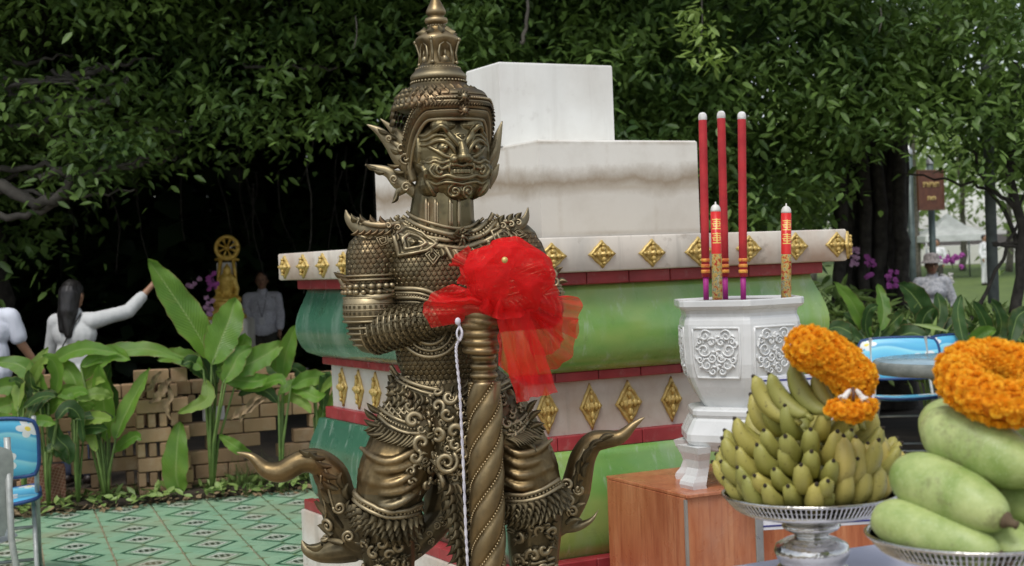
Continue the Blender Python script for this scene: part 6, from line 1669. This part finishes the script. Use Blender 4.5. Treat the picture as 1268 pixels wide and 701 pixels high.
# ============================================================ brick planter wall, clay block, weeds
m_brick = None
def brick_mat():
    n = N('pale_orange_brick'); g = n.geo(); rnd = objrand(n)
    c = n.mix((.42,.27,.15), (.29,.185,.105), rnd); c = n.mix(c, (.47,.36,.25), n.math('MULTIPLY', n.ramp(n.noise(11, 6, .65, vec=g), [(.5, (0,)*3), (.7, (1,)*3)]), .5))
    c = n.mix(c, (.13,.09,.05), n.math('MULTIPLY', n.ramp(n.noise(6, 6, .7, vec=g), [(.58, (0,)*3), (.74, (1,)*3)]), .6)); n.set(Base_Color=c, Roughness=.92); n.bump(n.noise(80, 6, .7, vec=g), .5, .004); return n.m
m_brick = brick_mat()
W0 = at_z(200, 616, 0)
wall = thing('brick_wall', 'low openwork wall of pale orange bricks behind the plants at the left', 'wall', W0)
BL, BH, BD = .245, .104, .11
bmh = MB(); bmh.box((0,0,0), (BL-.008, BD, BH-.008), bev=.005); bmB = bmh.mesh('brick'); bmB.materials.append(m_brick)
bmh = MB(); bmh.box((0,0,0), (BL/2-.01, BD, BH-.008), bev=.005); bmH = bmh.mesh('half_brick'); bmH.materials.append(m_brick)
bmh = MB(); bmh.box((0,0,0), (.052, BD, BH*1.0-.010), bev=.005); bmV = bmh.mesh('upright_brick'); bmV.materials.append(m_brick)
wr = random.Random(12)
holes = {(1,-3),(2,-3),(1,3),(2,3),(3,3),(2,0),(3,0),(4,0),(5,1),(4,4),(3,-6),(4,-6),(5,-2),(2,5),(3,5)}
for row in range(9):
    for i in range(-9, 7):
        s = (i+.5*(row % 2))*BL; c = W0+fu*s+Zv*(BH*(row+.5))+fv*(wr.uniform(-.004,.004)+.07)
        if (row, i) in holes or wr.random() < .04: continue
        ang = fa+wr.uniform(-.02,.02)
        if row in (3, 6) and i in (-2, -1, 0, 1) or (row == 1 and i in (-1, -2)):
            for q in (-.085, 0, .085):
                if wr.random() < .2: continue
                o = link('upright_brick', bmV, wall, loc=c+fu*q); o.rotation_euler = (0, 0, ang)
            continue
        if row == 8 and wr.random() < .25: continue
        o = link('brick', bmB, wall, loc=c); o.rotation_euler = (wr.uniform(-.01,.01), wr.uniform(-.01,.01), ang)
# forward pier
pier = thing('brick_pier', 'brick pier standing forward of the planter wall between the plants', 'pier', W0)
for row in range(9):
    for q in range(2):
        c = W0+fu*(-.17+.125+(q-.5)*.25*(1 if row % 2 else 0))+Zv*(BH*(row+.5))-fv*.09
        if row % 2 == 0:
            if q == 0: o = link('brick', bmB, pier, loc=c-fu*.0+fu*(-.0)); o.rotation_euler = (0, 0, fa+wr.uniform(-.02,.02)); o2 = link('half_brick', bmH, pier, loc=c+fu*.19); o2.rotation_euler = (0,0,fa)
        elif q == 0:
            for z_ in (-.14, -.06, .02, .10, .19):
                if wr.random() < .15: continue
                o = link('upright_brick', bmV, pier, loc=W0+fu*(-.0+z_)+Zv*(BH*(row+.5))-fv*.09); o.rotation_euler = (0, 0, fa+wr.uniform(-.05,.05))
def block_mat():
    n = N('terracotta_block'); g = n.co(); br_ = n.new('TexBrick'); br_.offset = 0; br_.inputs['Scale'].default_value = 1; br_.inputs['Brick Width'].default_value = .021; br_.inputs['Row Height'].default_value = .021; br_.inputs['Mortar Size'].default_value = .0022
    br_.inputs['Color1'].default_value = (.26,.10,.055,1); br_.inputs['Color2'].default_value = (.20,.085,.05,1); br_.inputs['Mortar'].default_value = (.42,.26,.18,1)
    mp = n.new('Mapping'); mp.inputs['Rotation'].default_value = (PI/2, 0, -fa); n.link(g, mp.inputs[0]); n.link(mp.outputs[0], br_.inputs['Vector']); n.set(Base_Color=br_.outputs['Color'], Roughness=.9); n.bump(br_.outputs['Fac'], -.4, .003); return n.m
mb = MB(); A_ = at_z(55, 634, 0); mb.box(A_+Zv*.15+fv*.12, (.30,.2,.30), fu, fv, Zv, bev=.006); tag(mb.build('clay_block', block_mat()), 'reddish grid scored terracotta block on the floor by the blue chair', 'clay block')
gb = []; gf = []
def tuft(c, n, h, spread, rs):
    for _ in range(n):
        th = rs.uniform(0, 2*PI); d = Vector((math.cos(th), math.sin(th), 0)); L = h*rs.uniform(.5, 1.2); lean = rs.uniform(.1, spread); b = Vector((-d.y, d.x, 0))*.0035
        k = len(gb); p0 = c+d*rs.uniform(0, .05)
        for u in (0, .35, .7, 1): q = p0+d*(L*lean*u*u*1.2)+Zv*(L*(u-.35*lean*u*u)); gb.extend([tuple(q-b*(1-u*.9)), tuple(q+b*(1-u*.9))])
        for s in range(3): gf.append((k+2*s, k+2*s+1, k+2*s+3, k+2*s+2))
gr2 = random.Random(8)
for k in range(260):
    s = gr2.uniform(-1.9, 1.35); c = W0+fu*s-fv*gr2.uniform(-.02, .14); tuft(c, gr2.randint(5, 16), gr2.uniform(.06, .17)*(1.8 if s > .45 and gr2.random() < .5 else 1), .9, gr2)
for k in range(24): c = W0+fu*gr2.uniform(.5, 1.35)-fv*gr2.uniform(.0, .35); tuft(c, 16, gr2.uniform(.15,.4), .9, gr2)
link('grass', npmesh('grass', gb, gf, m_grass), None, kind='stuff')
mb = MB()
for k in range(26):
    mb.box(W0+fu*(-2.2+k*.15)-fv*(.10+gr2.uniform(-.01,.02)+.03)+Zv*.03, (.17,.30,.06+gr2.uniform(-.02,.02)), fu, fv, Zv, bev=.02)
o = mb.build('soil_strip', m_soil, kind='structure')
C1 = []
for k in range(900): s = gr2.uniform(-2.1, 1.4); C1.append(W0+fu*s-fv*gr2.uniform(.0, .42)+Zv*gr2.uniform(.005,.05))
leafmass('leaf_litter', np.array(C1), 0, .05, m_dry, None, 'stuff', .0, .6, 13)
leafmass('low_weeds', np.array([p+Zv*.04 for p in C1[:520]]), 0, .08, m_bigd, None, 'stuff', -.4, .5, 14)

# ============================================================ people
m_skin = simple('skin', (.36,.20,.12), (.30,.155,.09), 12, .5, 0, .05); m_hair = simple('black_hair', (.012,.010,.009), (.006,.005,.005), 30, .45, 0, .3, .003)
def cloth(name, c, c2=None, scale=30): return simple(name, c, c2, scale, .85, 0, .3, .004, 60)
m_shirtw = cloth('white_cotton_shirt', (.62,.63,.62), (.52,.53,.53), 5); m_tee = cloth('white_tee', (.70,.73,.82), (.62,.65,.74), 4); m_jean = cloth('blue_jeans', (.045,.06,.11), (.03,.04,.075)); m_grey = cloth('grey_checked_shirt', (.66,.66,.72), (.46,.46,.52), 70); m_trous = cloth('dark_trousers', (.05,.045,.035)); m_blackc = cloth('black_strap', (.01,.01,.01))
m_dark = simple('dark_detail', (.02,.012,.01), None, 10, .5); m_lip = simple('lips', (.30,.08,.07), None, 10, .5)
def person(label, loc, head, pose, top, bottom, hair=None, H_=1.60, sleeves=.55, group=None, vox=.014, female=False):
    """pose: elbow and hand of both arms in body measures (x right, y forward, z up), metres"""
    R = Matrix.Rotation(head, 3, 'Z'); k = H_/1.62; L = Vector(loc)
    def W(x, y, z): return L+R @ Vector((x*k, y*k, z*k))
    X_, Y_ = R @ Vector((1,0,0)), R @ Vector((0,1,0))
    t = thing('person', label, 'person', L, group)
    sw = .165 if female else .185; hipw = .13
    mb = MB()
    def c_(a, b, r0, r1): cap(mb, W(*a), W(*b), r0*k, r1*k, 12)
    # skin: head, neck, arms, hands, legs, trunk core
    mb.ell(W(0,.01,1.515), (.073*k,.092*k,.112*k), 16, 12, X_, Y_); mb.ell(W(0,.035,1.455), (.052*k,.055*k,.055*k), 12, 8, X_, Y_)
    mb.ell(W(0,.108,1.495), (.013*k,.02*k,.022*k), 8, 6, X_, Y_)
    for s in (-1, 1): mb.ell(W(s*.076,-.005,1.505), (.012*k,.02*k,.03*k), 8, 6, X_, Y_)
    c_((0,-.01,1.43), (0,-.015,1.30), .050, .058); c_((0,0,1.22), (0,0,.95), .10, .10)
    hands = []
    for s, key in ((-1, 'L'), (1, 'R')):
        e, h = pose[key]; sh = (s*sw, 0, 1.30); c_(sh, e, .045, .036); c_(e, h, .036, .024)
        hv = (Vector(h)-Vector(e)).normalized(); side = Vector((0, 1, 0)) if abs(hv.y) < .8 else Vector((0, 0, 1)); side = (side-hv*side.dot(hv)).normalized()
        hb_ = Vector(h)+hv*.045; c_(tuple(Vector(h)), tuple(hb_), .022, .030)
        for f in range(4):
            o_ = side*((f-1.5)*.017); Lf = (.055, .068, .063, .048)[f]; a = hb_+o_; m_ = a+hv*Lf*.55+side.cross(hv)*.004; b = a+hv*Lf+side.cross(hv)*.018; c_(tuple(a), tuple(m_), .0085, .0078); c_(tuple(m_), tuple(b), .0078, .0065)
        th_ = Vector(h)+side*.022; c_(tuple(th_), tuple(th_+side*.03+hv*.045), .010, .008)
    for s in (-1, 1): c_((s*.09,0,.86), (s*.095,.01,.47), .075, .05); c_((s*.095,.01,.47), (s*.095,-.02,.08), .048, .035); c_((s*.095,-.03,.04), (s*.10,.13,.03), .035, .025)
    me = fuse(mb, .0062 if vox < .01 else .0085, 2, .5); me.materials.clear(); me.materials.append(m_skin); link('body', me, t)
    mb = MB()    # garment over the trunk and sleeves
    bw = .03 if female else 0
    mb.ell(W(0,0,1.20), (.185*k,.12*k,.14*k), 16, 10, X_, Y_); mb.ell(W(0,0,1.02), (.165*k,.115*k,.20*k), 16, 10, X_, Y_); mb.ell(W(0,0,.90), (.185*k,.13*k,.12*k), 16, 10, X_, Y_); c_((-sw+.01,0,1.305), (sw-.01,0,1.305), .062, .062)
    if female: mb.ell(W(0,.09,1.18), (.12*k,.06*k,.06*k), 12, 8, X_, Y_)
    c_((0,-.01,1.31), (0,-.012,1.36), .075, .066)
    for s, key in ((-1, 'L'), (1, 'R')):
        e, h = pose[key]; e = Vector(e); h = Vector(h); sh = Vector((s*sw, 0, 1.30))
        if sleeves <= .5: c_(tuple(sh), tuple(sh.lerp(e, sleeves*2)), .064, .062)
        else: c_(tuple(sh), tuple(e), .063, .052); c_(tuple(e), tuple(e.lerp(h, (sleeves-.5)*2)), .052, .046)
    me = fuse(mb, .011, 3); 
    for v in me.vertices: p = v.co; v.co = p+v.normal*(.006+.006*nz(p.x*7, p.y*7, p.z*5)+.003*nz(p.x*30, p.y*30, p.z*12))
    me.materials.clear(); me.materials.append(top); link('shirt', me, t)
    mb = MB(); mb.ell(W(0,0,.88), (.165*k,.12*k,.12*k), 14, 10, X_, Y_)
    for s in (-1, 1): c_((s*.085,0,.84), (s*.095,.01,.47), .092, .070); c_((s*.095,.01,.47), (s*.095,-.02,.10), .068, .060)
    me = fuse(mb, .013, 3); me.materials.clear(); me.materials.append(bottom); link('trousers', me, t)
    mb = MB()
    for s in (-1, 1): c_((s*.095,-.04,.035), (s*.10,.15,.03), .042, .034)
    mb.build('shoe', m_dark, t, kind=None) if False else None
    for s in (-1, 1): m2 = MB(); cap(m2, W(s*.095,-.04,.04), W(s*.10,.15,.035), .043*k, .034*k, 10); m2.build('shoe', m_dark, t)
    for s in (-1, 1): m2 = MB(); m2.ell(W(s*.028,.097,1.520), (.012*k,.006*k,.005*k), 8, 5, X_, Y_); m2.build('eye', m_dark, t)
    m2 = MB(); m2.ell(W(0,.094,1.458), (.022*k,.008*k,.006*k), 8, 5, X_, Y_); m2.build('mouth', m_lip, t)
    mb = MB(); mb.ell(W(0,-.016,1.545), (.086*k,.098*k,.098*k), 16, 12, X_, Y_)
    if hair == 'long': c_((0,-.05,1.53), (.0,-.085,1.38), .088, .080); c_((.0,-.085,1.38), (.02,-.12,1.20), .078, .035); c_((-.03,-.09,1.38), (-.03,-.12,1.24), .06, .03)
    elif hair == 'tied': c_((0,-.07,1.52), (0,-.09,1.42), .06, .04)
    me = fuse(mb, .009, 2)
    bm = bmesh.new(); bm.from_mesh(me); kill = []
    for v in bm.verts:                                   # clear the face
        q = R.transposed() @ (v.co-L)/k
        if q.y > .035 and q.z < 1.565: kill.append(v)
        v.co += v.normal*.005*nz(v.co.x*40, v.co.y*40, v.co.z*12)
    bmesh.ops.delete(bm, geom=kill, context='VERTS'); bm.to_mesh(me); bm.free(); me.materials.clear(); me.materials.append(m_hair); link('hair', me, t)
    return t, W, X_, Y_, k
def gl(px, Y): p = at(px, 400, Y); return (p.x, Y, 0)
def face_dir(px, Y): return 0
# woman seen from behind with raised right arm
tw, W, X_, Y_, k = person('woman in a loose white blouse seen from behind with her right arm stretched up', gl(92,10.75), -.25, {'L': ((-.26,.06,1.05), (-.20,.12,.84)), 'R': ((.36,.22,1.36), (.50,.36,1.56))}, m_shirtw, m_jean, 'long', 1.58, .78, female=True, vox=.009)
mb = MB(); mb.tube([W(*p) for p in ((.10,-.055,1.37),(.06,-.135,1.25),(-.06,-.145,1.05),(-.19,-.09,.92),(-.20,.02,.90))], .009, 6, .5); mb.build('bag_strap', m_blackc, tw)
# person at the left edge
tp, W, X_, Y_, k = person('person in a white t-shirt cut by the left edge, forearm hanging by the wall', gl(-20,10.3), .30, {'L': ((-.24,.02,1.05), (-.24,.10,.82)), 'R': ((.25,.02,1.10), (.36,.08,.92))}, m_tee, m_jean, None, 1.66, .36, vox=.009)
mb = MB(); mb.box(W(.02,-.128,1.23), (.12*k,.004,.012), X_, Y_, Zv); mb.build('printed_stripe', m_dark, tp)
# man with lanyard
tm2, W, X_, Y_, k = person('man in a grey checked shirt with a lanyard badge beside the golden shrine figure', gl(326,17.2), PI+.1, {'L': ((-.22,.02,1.05), (-.21,.12,.86)), 'R': ((.22,.0,1.05), (.20,.10,.84))}, m_grey, m_trous, None, 1.60, .85, vox=.009)
mb = MB(); mb.tube([W(-.06,.03,1.37), W(-.045,.13,1.22), W(0,.142,1.05)], .006, 5); mb.tube([W(.06,.03,1.37), W(.045,.13,1.22), W(0,.142,1.05)], .006, 5); mb.build('lanyard', simple('patterned_cord', (.12,.12,.2), (.5,.5,.5), 90, .7), tm2)
mb = MB(); mb.box(W(0,.15,1.00), (.07,.004,.09), X_, Y_, Zv, bev=.001); mb.build('badge', m_nw, tm2)
# woman in a sun hat
m_blouse = simple('pale_patterned_blouse', (.60,.60,.62), (.30,.32,.36), 34, .85, 0, .3, .004, 60)
th2, W, X_, Y_, k = person('woman in a brimmed patterned hat and pale blouse among the bushes at the right', (at(1156,400,16.2).x, 16.2, -.06), PI-.1, {'L': ((-.25,.0,1.04), (-.22,.10,.84)), 'R': ((.27,.02,1.04), (.30,.10,.84))}, m_blouse, m_trous, 'tied', 1.54, .85, female=True, vox=.009)
mb = MB(); hat = W(0,0,1.565); mb.lathe([(.138,-.022),(.133,-.016),(.10,.004),(.094,.01),(.090,.06),(.075,.085),(.04,.098),(0,.10)], hat, 20); mb.lathe([(.138,-.024),(.10,.0),(.09,.003)], hat, 20); mb.build('hat', simple('patterned_hat', (.42,.38,.36), (.14,.12,.12), 60, .85), th2)
mb = MB()
for s in (-1, 1): mb.tube([W(s*.03+math.cos(a)*.020, .105, 1.52+math.sin(a)*.016) for a in np.linspace(0, 2*PI, 12)], .0025, 4)
o = mb.build('glasses', m_dark, th2); o['kind'] = 'stuff'
person('small figure dressed in white on the far lawn near the grey post', (at(1219,300,44).x, 44, lz(44)), PI+.6, {'L': ((-.26,.0,1.05), (-.22,.10,.84)), 'R': ((.26,.02,1.04), (.24,.10,.84))}, m_tent, m_tent, None, 1.6, .9)
person('small figure in white on the far lawn seen under the tent', (at(1160,300,40).x, 40, lz(40)), PI-.6, {'L': ((-.26,.0,1.05), (-.22,.10,.84)), 'R': ((.26,.02,1.04), (.24,.10,.84))}, m_tent, m_trous, 'tied', 1.55, .9)

# ============================================================ golden seated figure with a wheel
m_goldb = simple('old_gilding', (.80,.55,.12), (.55,.33,.05), 18, .4, .2, .3, .004, 60)
GY = 14.4; g0 = at(281, 395, GY); gk = GY/F
gs = thing('golden_shrine_figure', 'golden seated figure under an eight spoked wheel on a tiered throne in the dark', 'statue', (g0.x, GY, 0))
def G(x, y, d=0): return at(x, y, GY-d*gk)
mb = MB(); mb.box((g0.x, GY, g0.z/2-.0), (.50,.45,g0.z), bev=.02); mb.build('plinth', m_frieze, gs)
mb = MB(); mb.lathe([(24*gk,0),(25*gk,3*gk),(22*gk,6*gk),(20*gk,8*gk),(22*gk,11*gk),(18*gk,14*gk),(15*gk,17*gk),(17*gk,20*gk),(16*gk,22*gk),(0,22*gk)], g0, 20); mb.build('throne', m_goldb, gs)
mb = MB()
def gc_(a, b, r0, r1): cap(mb, G(*a), G(*b), r0*gk, r1*gk, 12)
gc_((281,362,2),(281,346,2),8,9.5); gc_((281,338,3),(281,334,3),5.2,5); gc_((281,331,2),(281,327,2),3.5,1.2)
for s in (-1, 1): gc_((281+s*9,346,2),(281+s*12.5,358,3),3.2,3); gc_((281+s*12.5,358,3),(281+s*11,368,8),2.8,2.4); gc_((281+s*7,368,4),(281+s*14,371,10),5,4.5); gc_((281+s*14,371,10),(281-s*4,372,16),4.2,3)
me = fuse(mb, .0075, 2); me.materials.clear(); me.materials.append(m_goldb); link('seated_figure', me, gs)
wc = G(281, 307, -4)
mb = MB(); mb.tube([wc+Vector((math.cos(a), 0, math.sin(a)))*(13.6*gk) for a in np.linspace(0, 2*PI, 33)], 2.7*gk, 8); mb.build('wheel_rim', m_goldb, gs)
mb = MB(); mb.ell(wc, (3.4*gk,2.4*gk,3.4*gk), 10, 6); mb.build('wheel_hub', m_goldb, gs)
for q in range(8): a = q*PI/4+PI/8; mb = MB(); d = Vector((math.cos(a), 0, math.sin(a))); mb.tube([wc+d*3*gk, wc+d*8*gk, wc+d*12*gk], [1.0*gk, 1.3*gk, 2.6*gk], 6); mb.build('spoke', m_goldb, gs)
for s in (-1, 1): mb = MB(); mb.tube([G(281+s*8,322,-4), G(281+s*10,340,-4), G(281+s*11,362,-4)], [2.5*gk, 2.2*gk, 2.8*gk], 8); mb.build('side_post', m_goldb, gs)
mb = MB(); mb.tube([G(266,322,-4), G(281,319,-4), G(296,322,-4)], [1.4*gk, 3*gk, 1.4*gk], 8); mb.build('lintel', m_goldb, gs)
mb = MB(); A_ = G(281,342,-8); mb.box(A_, (24*gk, .03, 34*gk), bev=.004); mb.build('back_panel', m_white, gs)
# ============================================================ orchids
m_orch = simple('purple_orchid_petal', (.42,.09,.36), (.30,.05,.27), 30, .6); m_orch2 = simple('pink_orchid_petal', (.55,.33,.48), (.42,.2,.36), 30, .6)
def orchid(px, py, Y, hpx, label, mat=m_orch, n=14, w_=7):
    rs = random.Random(px); t = thing('orchid_spray', label, 'orchid', at(px, py, Y)); st = MB(); st.tube([at(px-4, py-hpx*.7, Y), at(px, py, Y), at(px+2, py+hpx*.6, Y)], .004, 5); st.build('stem', m_stalkd, t)
    for i in range(n):
        c = at(px+rs.uniform(-w_, w_), py+rs.uniform(-hpx/2, hpx/2), Y+rs.uniform(-.05,.05)); mb = MB()
        for q in range(5): a = q*2*PI/5+rs.random(); leafo(mb, c, Vector((rs.uniform(-.3,.3),-1,.2)), Vector((math.cos(a),0,math.sin(a))), 3.6*Y/F, 3.4*Y/F, .1, .1)
        mb.ell(c+Vector((0,-.006,0)), 1.0*Y/F, 6, 4); mb.build('blossom', mat, t)
orchid(263,348,14,22,'purple orchid spray left of the golden wheel'); orchid(261,378,14,22,'pale pink orchid spray left of the golden throne', m_orch2, 10)
orchid(240,350,14.2,10,'faint pale orchid far left of the golden wheel', m_orch2, 6, 10); orchid(1057,318,12.6,26,'pale purple orchid spray nearest the pedestal slab', m_orch2, 14); orchid(1076,330,12.6,26,'pinkish purple orchid spray, middle of the three on the dark trunk', m_orch, 12)
orchid(1104,345,12.2,22,'bright magenta orchid spray left of the sign post', m_orch, 14); orchid(1178,322,16.5,18,'purple orchid spray right of the hat', m_orch, 16, 16); orchid(1170,345,16.3,14,'white orchid blossoms beside the hat', m_white, 8, 12)

# ============================================================ sign on two spear tipped posts
m_postg = simple('green_grey_paint', (.12,.16,.15), (.08,.11,.10), 8, .5, .3); m_tipg = simple('silver_paint', (.55,.56,.55), None, 20, .35, .6); m_signw = simple('brown_varnished_board', (.17,.062,.030), (.11,.038,.020), 16, .4); m_yel = simple('faded_gold_letter', (.72,.55,.22), (.6,.45,.16), 30, .5)
SY = 18.0; sg_ = thing('notice_sign', 'small brown wooden sign with two rows of gilt letters on two spear tipped posts', 'sign', at(1138, 440, SY))
for x, y0, dd_ in ((1125,180,0),(1151,192,.25)):
    A_ = at(x, y0, SY+dd_); r = 4.3*SY/F; mb = MB(); mb.lathe([(r,0),(r,A_.z-.13)], (A_.x, A_.y, 0), 12); mb.build('post', m_postg, sg_)
    mb = MB(); mb.lathe([(r,0),(r*1.25,.012),(r*1.0,.03),(r*1.15,.05),(r*.55,.10),(0,.14)], (A_.x, A_.y, A_.z-.13), 10); mb.build('spear_tip', m_tipg, sg_)
A_, B_ = at(1130, 236, SY-.02), at(1162, 236, SY+.20); X_ = Vector((B_.x-A_.x, B_.y-A_.y, 0)); W_ = X_.length; X_.normalize(); Y_ = Vector((-X_.y, X_.x, 0)); c_0 = (A_+B_)/2-Y_*.09; H_ = 50*SY/F
mb = MB(); mb.box(c_0, (W_-.03, .02, H_-.03), X_, Y_, Zv, bev=.002); mb.build('board', m_signw, sg_)
for dx, dz, w_, h_ in ((0, H_/2-.012, W_, .022), (0, -H_/2+.012, W_, .022), (-W_/2+.011, 0, .022, H_-.05), (W_/2-.011, 0, .022, H_-.05)): mb = MB(); mb.box(c_0+X_*dx+Zv*dz, (w_, .034, h_), X_, Y_, Zv, bev=.002); mb.build('frame', simple('frame_%d' % len(MATS), (.16,.07,.035), None, 20, .4), sg_)
for row, (n_, z_, s_, hh) in enumerate(((8, .075, .036, .062), (5, -.105, .030, .045))):     # rounded looped letters, too small to read in the photograph
    for i in range(n_):
        p = c_0-Y_*.013+X_*((i-(n_-1)/2)*s_)+Zv*z_; mb = MB(); w2 = s_*.30
        pts = [p+X_*(-w2)+Zv*(-hh*.5), p+X_*(-w2)+Zv*hh*.25, p+X_*0+Zv*hh*.5, p+X_*w2+Zv*hh*.2, p+X_*w2+Zv*(-hh*.5)]
        if i % 3 == 1: pts = pts[1:]+[p-Zv*hh*.45]
        if i % 3 == 2: pts = pts[:3]+[p+Zv*(-hh*.1)]+[p+X_*w2-Zv*hh*.5]
        mb.tube(pts, .0065, 5); mb.ell(pts[0], .009, 6, 4); mb.build('letter', m_yel, sg_)

# ============================================================ chairs and the stone garden table
def print_mat():
    n = N('blue_frangipani_print'); uv = n.co('UV'); sep = n.new('SeparateXYZ'); n.link(uv, sep.inputs[0]); u, v = sep.outputs[0], sep.outputs[1]
    wv = n.math('ADD', v, n.math('MULTIPLY', n.math('SINE', n.math('MULTIPLY', u, 7.)), .07)); c = n.ramp(n.math('FRACT', n.math('MULTIPLY', wv, 2.2)), [(.0, (.10,.45,.72)), (.35, (.16,.58,.80)), (.55, (.32,.72,.84)), (.62, (.08,.40,.68)), (.9, (.12,.50,.75))])
    def flower(cx, cy, R_, c):
        dx = n.math('SUBTRACT', u, cx); dy = n.math('MULTIPLY', n.math('SUBTRACT', v, cy), .8); r = n.math('SQRT', n.math('ADD', n.math('MULTIPLY', dx, dx), n.math('MULTIPLY', dy, dy))); a = n.math('ARCTAN2', dy, dx)
        lim = n.math('ADD', R_*.55, n.math('MULTIPLY', n.math('ABSOLUTE', n.math('SINE', n.math('MULTIPLY', a, 2.5))), R_*.45)); w_ = n.math('LESS_THAN', r, lim)
        c = n.mix(c, (.78,.80,.80), w_); return n.mix(c, (.85,.68,.10), n.math('LESS_THAN', r, R_*.25))
    c = flower(.16, .42, .20, c); c = flower(.62, .30, .16, c); c = flower(.90, .85, .13, c)
    n.set(Base_Color=c, Roughness=.35); return n.m
m_print = print_mat(); m_navyb = simple('dark_blue_edge', (.02,.06,.20), None, 20, .4); m_chleg = simple('pale_grey_painted_steel', (.42,.44,.42), (.3,.32,.31), 25, .45, .2); m_chback = simple('grey_chair_back', (.33,.36,.35), (.24,.26,.26), 14, .5)
def cushion_panel(mb, c, X_, Y_, w_, h_, t_, bow_=.02):
    """padded panel; X_ across, Y_ up the panel"""
    N_ = X_.cross(Y_); n1, n2 = 14, 12; uvs = []
    def P(i, j, sgn):
        a = -1+2*i/(n1-1); b = -1+2*j/(n2-1); q = (1-abs(a)**5)*(1-abs(b)**5); rx = 1-.10*abs(b)**4; ry = 1-.10*abs(a)**4
        return c+X_*(a*w_/2*rx)+Y_*(b*h_/2*ry)+N_*(sgn*t_/2*q**.4+bow_*(a*a))
    for sgn in (-1, 1):
        vs = [P(i, j, sgn) for j in range(n2) for i in range(n1)]; uvs += [(i/(n1-1), j/(n2-1)) for j in range(n2) for i in range(n1)]
        fs = [(j*n1+i, j*n1+i+1, (j+1)*n1+i+1, (j+1)*n1+i) for j in range(n2-1) for i in range(n1-1)]; mb.add(vs, fs if sgn > 0 else [f[::-1] for f in fs], True)
    edge = [P(i, 0, 0) for i in range(n1)]+[P(n1-1, j, 0) for j in range(1, n2)]+[P(i, n2-1, 0) for i in range(n1-2, -1, -1)]+[P(0, j, 0) for j in range(n2-2, 0, -1)]
    return uvs, edge+[edge[0]]
def chair(label, loc, head, group=None, gray=False, bw=.46):
    R = Matrix.Rotation(head, 3, 'Z'); L = Vector(loc)
    def W(x, y, z): return L+R @ Vector((x, y, z))
    X_ = R @ Vector((1,0,0)); t = thing('folding_chair', label, 'chair', L, group)
    for nm, c, Yd, h_ in (('backrest', (0,-.21,.74), (0,-.28,.96), .33), ('seat', (0,.02,.45), (0,1,.06), .40)):
        mb = MB(); Y_ = R @ Vector(Yd).normalized(); uvs, edge = cushion_panel(mb, W(*c), X_, Y_, bw, h_, .035); o = mb.build(nm, m_print, t); ul = o.data.uv_layers.new(name='uv')
        for lp in o.data.loops: ul.data[lp.index].uv = uvs[lp.vertex_index]
        mb = MB(); mb.tube(edge, .011, 6); mb.build('piping', m_navyb, o)
    for s in (-1, 1):
        mb = MB(); mb.tube([W(s*.215,.26,.012), W(s*.215,.02,.43), W(s*.215,-.19,.66), W(s*.21,-.26,.90)], .0125, 8); mb.build('leg', m_chleg, t)
        mb = MB(); mb.tube([W(s*.195,-.30,.012), W(s*.195,-.08,.30), W(s*.195,.14,.46)], .0125, 8); mb.build('leg', m_chleg, t)
    for y, z in ((-.27,.06), (.22,.07), (-.08,.30)): mb = MB(); mb.tube([W(-.205,y,z), W(.205,y,z)], .009, 6); mb.build('crossbar', m_chleg, t)
    return t
CY = 10.25
chair('blue flower print chair behind the left side of the round stone table', (at(1118,450,10.5).x, 10.5, 0), PI-.15, 'blue printed chairs', bw=.62)
chair('blue flower print chair tucked under the round stone table, mostly hidden', (at(1205,450,10.6).x, 10.6, 0), PI+.3, 'blue printed chairs')
lc_ = at(-14, 560, 7.2); chair('blue printed chair at the lower left edge, its grey leg on the green tiles', (lc_.x, 7.25, 0), .35, 'blue printed chairs')
lc_ = at(-34, 560, 6.2); tch = thing('grey_chair', 'grey backed chair cut off by the lower left edge of the picture', 'chair', (lc_.x, 6.1, 0))
R = Matrix.Rotation(.75, 3, 'Z'); X_ = R @ Vector((1,0,0)); Y_ = (R @ Vector((0,-.3,.96))).normalized()
mb = MB(); cushion_panel(mb, Vector((lc_.x+.02, 6.1, .66)), X_, Y_, .34, .46, .02, .05); mb.build('backrest', m_chback, tch)
mb = MB(); cushion_panel(mb, Vector((lc_.x-.1, 6.3, .42)), X_, (R @ Vector((0,1,.05))).normalized(), .40, .40, .03); mb.build('seat', m_chback, tch)
for sx in (-.17, .17):
    for sy in (-.1, .32): p = Vector((lc_.x-.02, 6.12, 0))+R @ Vector((sx, sy, 0)); mb = MB(); mb.tube([p+R @ Vector((sx*.2, -.06 if sy < 0 else .05, .01)), p+Zv*.44, p+Zv*(.9 if sy < 0 else .45)], .016, 8); mb.build('leg', m_chleg, tch)
m_stone = simple('mossy_concrete', (.27,.29,.27), (.15,.17,.16), 9, .8, 0, .5, .006); m_ttop = simple('blue_reflection_table_top', (.42,.56,.64), (.30,.42,.50), 6, .22)  # pale blue reflection on the table top put into its colour
tb_ = at(1186, 445, 9.5); gt = thing('round_stone_table', 'round concrete garden table with a blue grey painted reflection on its top in front of the blue chairs', 'table', (tb_.x, 9.6, 0))
ztop = at(1172, 444, 9.6).z
mb = MB(); mb.lathe([(.0,-.095),(.52,-.095),(.545,-.08),(.550,-.02),(.542,-.008),(.532,-.003)], (tb_.x, 9.6, ztop), 48); mb.build('rim', m_stone, gt)
mb = MB(); mb.lathe([(.532,-.004),(.532,0),(0,.001)], (tb_.x, 9.6, ztop), 48); mb.build('top', m_ttop, gt)
mb = MB(); mb.lathe([(.26,0),(.25,.05),(.12,.10),(.11,ztop-.2),(.2,ztop-.105)], (tb_.x, 9.6, 0), 24); mb.build('pedestal_leg', m_stone, gt)
